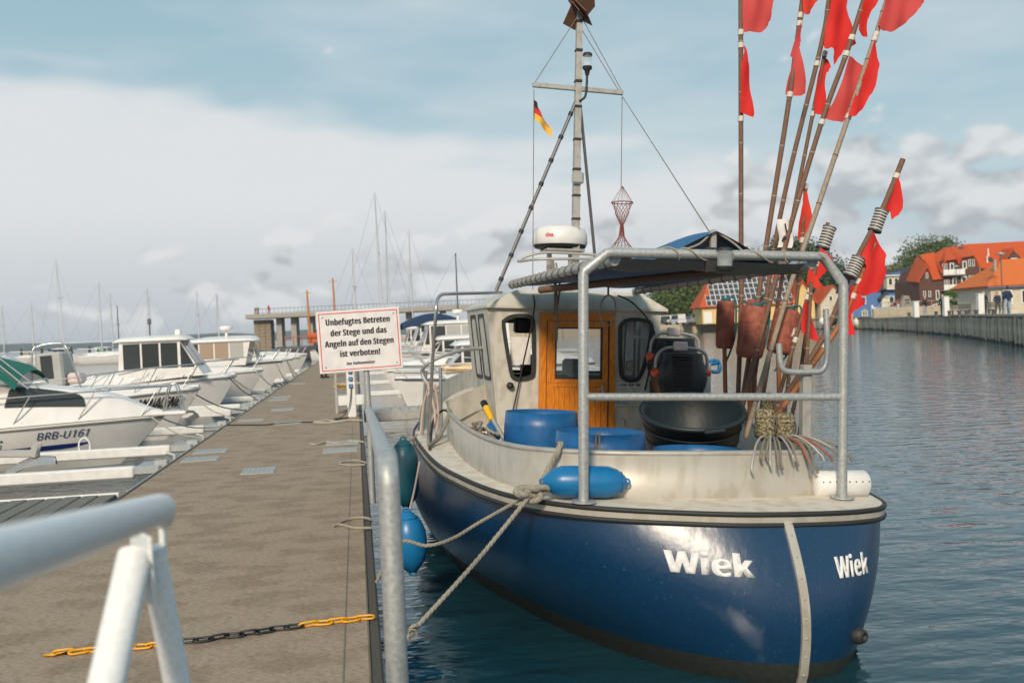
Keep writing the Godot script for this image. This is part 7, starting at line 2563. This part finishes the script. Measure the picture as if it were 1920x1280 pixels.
	for y in [5.4, 3.3]:
		for k in 4:
			mb = MB.new()
			mb.box(Vector3(-0.98 + k * 0.76, y + 0.4, 0.95), Vector3(0.72, 0.72, 0.06), Basis(), 0.01)
			part(mb, "balcony_panel", M["trim white"], h)
		mb = MB.new()
		mb.box(Vector3(0.15, y, 0.5), Vector3(3.15, 0.14, 1.0))
		part(mb, "balcony_slab", M["dull aluminium"], h)
	for p in [[-3.75, 2.9, 0.35, 0.85], [-3.0, 2.9, 0.35, 0.85], [-3.3, 5.5, 0.3, 0.8], [-1.9, 2.7, 0.5, 1.3], [-0.95, 6.6, 0.28, 0.9], [-0.55, 6.6, 0.28, 0.9], [0.25, 6.6, 0.6, 1.0], [2.05, 6.75, 0.6, 1.1], [2.75, 7.0, 0.32, 1.0], [3.3, 7.0, 0.32, 1.0], [2.75, 4.75, 0.32, 1.0], [3.25, 4.75, 0.32, 1.0], [-0.75, 4.4, 0.3, 0.8], [-0.35, 4.4, 0.3, 0.8], [0.55, 4.4, 0.6, 1.2], [1.9, 4.55, 0.8, 1.2], [0.2, 1.8, 0.5, 1.2], [0.9, 1.8, 0.4, 1.2], [2.0, 1.8, 0.7, 1.2], [3.1, 1.8, 0.4, 1.0], [-2.3, 0.9, 0.5, 1.1]]:
		window_at(h, Vector3(p[0], p[1], 0.04), p[2], p[3])
	mb = MB.new()
	mb.tube([Vector3(4.16, 0, 0.1), Vector3(4.16, 6.3, 0.1)], 0.06, 6)
	part(mb, "downpipe", M["dull aluminium"], h)
	for p in [[7.0, 8.3, -3.2], [6.3, 7.2, -2.1]]:
		mb = MB.new()
		mb.lathe([Vector2(0.18, -0.4), Vector2(0.1, 0.1), Vector2(0.08, 0.8)], 8, at(Vector3(p[0], p[1], p[2])))
		part(mb, "vent_pipe", M["trim white"], h)
	for p in [[3.0, 9.15, -2.7], [6.9, 7.45, -2.35]]:
		mb = MB.new()
		mb.box(Vector3(p[0], p[1], p[2]), Vector3(0.7, 0.08, 0.9), Basis(Vector3.RIGHT, 0.75), 0.01)
		part(mb, "roof_window", M["dark glass"], h)
	# small pavilion with light orange roof
	h = thing("pavilion", "low white pavilion with light orange hipped roof at the right edge", "building", far(43.5, 1.6, 82.0))
	mb = MB.new()
	mb.box(Vector3(0, 1.2, -3.0), Vector3(7.8, 2.5, 6.0))
	part(mb, "wall", M["plaster cream"], h)
	var lo := M["roof light orange"] as Material
	slab(h, "roof", lo, Vector3(-4.4, 2.35, 0.5), Vector3(4.6, 2.35, 0.5), Vector3(1.6, 4.7, -3.0), Vector3(-1.4, 4.6, -3.0), 0.12)
	slab(h, "roof", lo, Vector3(-4.4, 2.35, 0.5), Vector3(-1.4, 4.6, -3.0), Vector3(-1.4, 4.6, -3.1), Vector3(-4.4, 2.35, -6.6), 0.12)
	mb = MB.new()
	mb.box(Vector3(0, 2.25, 0.35), Vector3(8.6, 0.16, 0.16))
	part(mb, "gutter", M["plaster blue"], h)
	mb = MB.new()
	mb.box(Vector3(-2.7, 3.6, -1.6), Vector3(0.16, 1.9, 0.16))
	part(mb, "chimney_pipe", M["dull aluminium"], h)
	for x in [-2.6, -1.0, 0.7]:
		window_at(h, Vector3(x, 1.35, 0.02), 0.9, 1.2)


func trees_and_street():
	var tg := "trees on the far bank"
	tree("round green tree left of the solar-roofed house", far(36.5, 1.6, 206.0), [[Vector3(-4, 4.6, 0), Vector3(3.6, 3.2, 3)], [Vector3(0, 5.6, 0), Vector3(4.4, 4.2, 3.4)], [Vector3(4, 5.2, 0), Vector3(4, 4, 3)], [Vector3(8, 6.4, -2), Vector3(4.0, 4, 3)]], 2.6, Color(0.06, 0.09, 0.025), 9000, 0.34, tg, 1)
	tree("olive-green tree above the canopy, behind the solar roof", far(51.0, 1.6, 226.0), [[Vector3(0, 11, 0), Vector3(5, 5, 4)], [Vector3(6, 10.5, 0), Vector3(4, 4.5, 3)]], 6.0, Color(0.095, 0.10, 0.035), 6000, 0.36, tg, 2)
	tree("dark green tree behind the flag poles", far(62.0, 1.6, 224.0), [[Vector3(0, 13, 0), Vector3(4.2, 5.5, 4)], [Vector3(4.5, 12, 0), Vector3(4, 5.5, 3)], [Vector3(7.5, 9.5, 0), Vector3(3.5, 6, 3)]], 6.0, Color(0.042, 0.07, 0.025), 7000, 0.36, tg, 3)
	tree("dark tree behind the small gabled house", far(66.0, 1.6, 205.0), [[Vector3(0, 6.5, 0), Vector3(4, 5.5, 3)], [Vector3(3.5, 5, 0), Vector3(3, 4.5, 3)]], 3.0, Color(0.03, 0.055, 0.022), 5000, 0.32, tg, 4)
	tree("broad green tree between the blue house and the brick house", far(101.0, 1.6, 240.0), [[Vector3(-5, 8.5, 0), Vector3(5, 4.5, 4)], [Vector3(0, 12, 0), Vector3(5.5, 5.5, 4)], [Vector3(4, 14, -2), Vector3(4.5, 4, 4)], [Vector3(7, 10, 0), Vector3(5, 5, 4)]], 5.0, Color(0.055, 0.082, 0.028), 9000, 0.38, tg, 5)
	tree("low olive tree above the blue house's roof", far(89.5, 1.6, 236.0), [[Vector3(0, 8.2, 0), Vector3(5, 3.2, 3)], [Vector3(5, 8.0, 0), Vector3(4, 2.6, 3)]], 4.0, Color(0.10, 0.105, 0.045), 4000, 0.36, tg, 6)
	tree("green shrub behind the railing under the brick house", far(58.5, 1.6, 128.0), [[Vector3(-1, 1.6, 0), Vector3(1.7, 1.4, 1)], [Vector3(1.2, 1.3, 0), Vector3(1.6, 1.2, 1)]], 0.6, Color(0.06, 0.11, 0.025), 2200, 0.2, tg, 7)
	tree("red-leaved bush beside the memorial stone", far(47.2, 1.6, 122.0), [[Vector3(-0.7, 0.8, 0), Vector3(0.9, 0.7, 0.7)], [Vector3(0.5, 1.2, 0), Vector3(0.7, 0.8, 0.7)]], 0.4, Color(0.22, 0.06, 0.035), 1400, 0.13, tg, 8)
	tree("dark shrub in front of the pavilion at the right edge", far(43.0, 1.6, 80.0), [[Vector3(0, 2.4, 0), Vector3(0.9, 0.6, 0.6)], [Vector3(0.8, 1.9, 0), Vector3(0.9, 0.7, 0.6)]], 1.2, Color(0.03, 0.04, 0.02), 1500, 0.12, tg, 9)
	tree("low dark hedge plant in front of the brick house stairs", far(62.5, 1.6, 133.0), [[Vector3(-1.5, 0.9, 0), Vector3(1.8, 0.8, 0.8)], [Vector3(1.8, 0.9, 0), Vector3(1.8, 0.8, 0.8)]], 0.4, Color(0.025, 0.045, 0.018), 2000, 0.18, tg, 10)
	# cars, seen end on and side on
	for c in [[28.9, 190, 1.4, "car dark", false, "dark green car at the left end of the parked row"], [31.4, 188, -1.3, "car white", true, "white van parked second from the left"], [33.9, 192, 1.5, "car grey", false, "silver grey car parked in the middle of the row"], [35.8, 194, 1.5, "car grey", true, "grey van parked next to the solar-roofed house"], [30.0, 200, 0.1, "car white", true, "white van parked side on behind the row"]]:
		car(c[5], far(c[0], 1.6, c[1], c[2] - PI / 2 * 2.0), c[3], c[4])
	# people on the quay
	person("person in dark jacket and pale trousers standing left on the quay", far(35.8, 1.62, 86.0, 0.4), 1.78, Color(0.02, 0.02, 0.025), Color(0.32, 0.34, 0.38), Color(0.03, 0.02, 0.015), 1)
	person("person all in black standing beside a white post", far(36.9, 1.62, 85.0, -0.5), 1.85, Color(0.015, 0.017, 0.022), Color(0.015, 0.016, 0.02), Color(0.35, 0.16, 0.06), 0)
	person("person in navy jacket, left of the close pair by the bench", far(34.0, 1.62, 71.5, -0.2), 1.72, Color(0.015, 0.022, 0.05), Color(0.012, 0.013, 0.018), Color(0.03, 0.025, 0.02), 0)
	person("person in long navy coat, right of the close pair by the bench", far(34.75, 1.62, 71.0, 0.2), 1.66, Color(0.02, 0.035, 0.06), Color(0.03, 0.05, 0.06), Color(0.02, 0.015, 0.01), 2)
	person("person in navy hooded jacket and light jeans, seen from behind at right", far(29.95, 1.62, 60.0, PI + 0.2), 1.8, Color(0.012, 0.03, 0.075), Color(0.30, 0.38, 0.46), Color(0.012, 0.03, 0.07), 2)
	person("person in dark clothes standing on the jetty behind the sign", Transform3D(Basis(Vector3.UP, 2.4), Vector3(-1.32, 0.5, -40.0)), 1.75, Color(0.02, 0.025, 0.06), Color(0.015, 0.015, 0.018), Color(0.04, 0.03, 0.02), 0)
	person("tiny person in red standing on the high concrete pier", far(-49.3, 7.43, 203.0, 2.6), 1.85, Color(0.5, 0.02, 0.03), Color(0.35, 0.02, 0.03), Color(0.4, 0.03, 0.03), 0)
	# white posts
	var pw := ["left of the people in black", "beside the person all in black", "beside the close pair of people"]
	var n := 0
	for p in [[34.2, 84.0, 1.3], [36.3, 83.0, 1.6], [32.8, 69.5, 1.5]]:
		var mb := MB.new()
		mb.box(Vector3(0, p[2] * 0.5, 0), Vector3(0.42, p[2], 0.42), Basis(), 0.03)
		mb.box(Vector3(0, p[2] + 0.03, 0), Vector3(0.48, 0.08, 0.48), Basis(), 0.03)
		tag(part(mb, "quay_post", M["trim white"], null, far(p[0], 1.6, p[1])), "white square quay post " + pw[n], "post", "white posts on the quay")
		n += 1
	# benches
	for b in [[34.4, 76.0, "grey slatted bench left of the middle white post"], [33.1, 67.5, "dark slatted bench right of the close pair of people"]]:
		var t := thing("park_bench", b[2], "bench", far(b[0], 1.6, b[1], -0.25), "benches on the quay")
		for k in 4:
			var mb := MB.new()
			mb.box(Vector3(0, 0.45, -0.18 + k * 0.12), Vector3(1.5, 0.04, 0.09), Basis(), 0.008)
			part(mb, "seat_slat", M["dark timber"], t)
		for k in 3:
			var mb := MB.new()
			mb.box(Vector3(0, 0.6 + k * 0.13, -0.25 - k * 0.04), Vector3(1.5, 0.09, 0.035), Basis(), 0.008)
			part(mb, "back_slat", M["dark timber"], t)
		for x in [-0.6, 0.6]:
			var mb := MB.new()
			mb.box(Vector3(x, 0.22, 0.12), Vector3(0.06, 0.44, 0.06))
			mb.box(Vector3(x, 0.45, -0.24), Vector3(0.06, 0.9, 0.05))
			mb.box(Vector3(x, 0.41, -0.05), Vector3(0.06, 0.05, 0.4))
			part(mb, "leg", M["mast dark"], t)
	# lamp posts
	for l in [[39.55, 80.0, 4.7, "tall street lamp in front of the pavilion roof"], [53.9, 120.0, 5.6, "slim street lamp in front of the white balconies"]]:
		var t := thing("street_lamp", l[3], "street lamp", far(l[0], 1.6, l[1]), "street lamps on the quay")
		var mb := MB.new()
		mb.tube([Vector3(0, 0, 0), Vector3(0, l[2] * 0.4, 0), Vector3(0, l[2], 0)], [0.07, 0.05, 0.04], 8)
		part(mb, "pole", M["mast dark"], t)
		mb = MB.new()
		mb.lathe([Vector2(0.06, -0.15), Vector2(0.12, 0.05), Vector2(0.42, 0.12), Vector2(0.1, 0.26), Vector2(0, 0.3)], 14, at(Vector3(0, l[2], 0)))
		part(mb, "lamp_head", M["dull aluminium"], t)
	# short dark bollards along the quay edge
	n = 0
	var bo := ["left of the benches", "in front of the grey bench", "right of the grey bench", "at the feet of the close pair", "before the person in jeans", "left of the first white post", "between the two groups of people"]
	for p in [[35.2, 79.0], [34.2, 75.0], [33.6, 72.5], [32.2, 68.0], [30.0, 61.0], [35.6, 88.0], [35.0, 81.0]]:
		var mb := MB.new()
		mb.lathe([Vector2(0.16, 0), Vector2(0.13, 0.06), Vector2(0.11, 0.3), Vector2(0.17, 0.36), Vector2(0.15, 0.45), Vector2(0, 0.47)], 12)
		tag(part(mb, "bollard", M["mast dark"], null, far(p[0] - 0.4, 1.6, p[1])), "short black mooring bollard " + bo[n], "bollard", "mooring bollards on the quay")
		n += 1
	# railing with handrail
	var f := thing("quay_railing", "thin metal railing with sloping handrail below the brick house", "railing", far(41.3, 1.6, 96.0, -0.1))
	var mb := MB.new()
	mb.tube([Vector3(-5.5, 1.5, 0), Vector3(3.4, 1.5, 0)], 0.03, 6)
	mb.tube([Vector3(-5.5, 0.8, 0), Vector3(3.4, 0.8, 0)], 0.025, 6)
	part(mb, "rail", M["dull aluminium"], f)
	for k in 12:
		mb = MB.new()
		mb.tube([Vector3(-5.5 + k * 0.81, 0, 0), Vector3(-5.5 + k * 0.81, 1.5, 0)], 0.028, 6)
		part(mb, "post", M["dull aluminium"], f)
	mb = MB.new()
	mb.tube([Vector3(-1.8, 0.6, 0.3), Vector3(1.2, 1.7, 0.3)], 0.05, 6)
	part(mb, "handrail", M["plaster cream"], f)
	mb = MB.new()
	mb.box(Vector3(0, 0.5, 0), Vector3(13.0, 1.0, 0.5), Basis(), 0.04)
	tag(part(mb, "garden_wall", M["quay concrete"], null, far(42.5, 1.6, 99.0)), "low beige garden wall behind the benches", "wall")
	# banner board
	var bn := thing("banner_board", "white and blue information banner standing on the quay", "sign", far(44.8, 1.6, 119.0, 0.05))
	mb = MB.new()
	mb.box(Vector3(0, 0.75, 0), Vector3(3.1, 0.95, 0.05), Basis(), 0.01)
	part(mb, "board", M["trim white"], bn)
	mb = MB.new()
	mb.box(Vector3(0.15, 1.12, 0.03), Vector3(2.7, 0.16, 0.02))
	part(mb, "print_band", M["sign teal"], bn)
	mb = MB.new()
	mb.box(Vector3(0.6, 0.5, 0.03), Vector3(1.7, 0.28, 0.02))
	part(mb, "print_band", M["sign teal"], bn)
	mb = MB.new()
	mb.lathe([Vector2(0.3, 0), Vector2(0.3, 0.02), Vector2(0, 0.02)], 16, Transform3D(Basis(Vector3.RIGHT, PI / 2), Vector3(-1.05, 0.85, 0.025)))
	part(mb, "print_disc", M["blossom"], bn)
	for x in [-1.6, 1.6]:
		mb = MB.new()
		mb.box(Vector3(x, 0.75, 0), Vector3(0.22, 1.5, 0.22), Basis(), 0.02)
		part(mb, "post", M["trim white"], bn)
	mb = MB.new()
	mb.prism(v2([[-0.5, 0], [0.5, 0], [0.5, 0.9], [0.3, 1.25], [0, 1.35], [-0.3, 1.25], [-0.5, 0.9]]), -0.06, 0.06)
	tag(part(mb, "menu_board", M["plaster cream"], null, far(45.6, 2.6, 121.0)), "cream rounded board rising behind the banner", "sign")
	mb = MB.new()
	mb.prism(v2([[-0.9, 0], [0.9, 0], [0.75, 1.3], [0.35, 2.4], [-0.2, 2.5], [-0.5, 1.6]]), -0.4, 0.3)
	var ms := part(mb, "memorial_stone", M["boulder"], null, far(46.8, 1.6, 118.0))
	tag(ms, "upright grey memorial stone with a dark plaque", "stone")
	mb = MB.new()
	mb.box(Vector3(0.12, 1.75, 0.32), Vector3(0.5, 0.6, 0.04))
	part(mb, "plaque", M["mast dark"], ms)
	# ball fenders at the quay and the posts beside them
	n = 0
	var bf := ["white ball fender left of the navy one, by the low red flags", "navy ball fender hanging on the quay by the low red flags", "white ball fender seen beside the arch post", "navy ball fender seen beside the arch post", "second white ball fender behind the navy one"]
	for p in [[48.5, 0.95, "gelcoat", 0.72], [50.4, 0.95, "ball navy", 0.78], [43.6, 1.3, "gelcoat", 0.6], [44.6, 1.3, "ball navy", 0.62], [49.5, 1.0, "gelcoat", 0.66]]:
		var t := thing("ball_fender", bf[n], "fender", far(p[0], p[1], 139.0 - (0.9 if p[2] == "ball navy" else 0.0)), "ball fenders on the far quay")
		mb = MB.new()
		var prof := []
		for q in 13:
			var a := -PI / 2 + PI * q / 12.0
			prof.append(Vector2(maxf(cos(a) * p[3], 0.001), sin(a) * p[3] * 1.05))
		mb.lathe(prof, 18)
		part(mb, "ball", M[p[2]], t)
		mb = MB.new()
		mb.lathe([Vector2(0.12, p[3]), Vector2(0.1, p[3] + 0.2), Vector2(0, p[3] + 0.22)], 8)
		part(mb, "eye", M["mast dark"], t)
		n += 1
	var pq := ["left of the white ball fender", "between the ball fenders", "right of the navy ball fender"]
	n = 0
	for x in [47.4, 49.2, 51.8]:
		mb = MB.new()
		mb.lathe([Vector2(0.22, -0.8), Vector2(0.2, 2.7), Vector2(0.1, 2.8), Vector2(0, 2.8)], 10)
		tag(part(mb, "mooring_pile", M["quay timber dark"], null, far(x, 0, 138.4)), "timber pile at the quay " + pq[n], "pile", "mooring piles at the far quay")
		n += 1
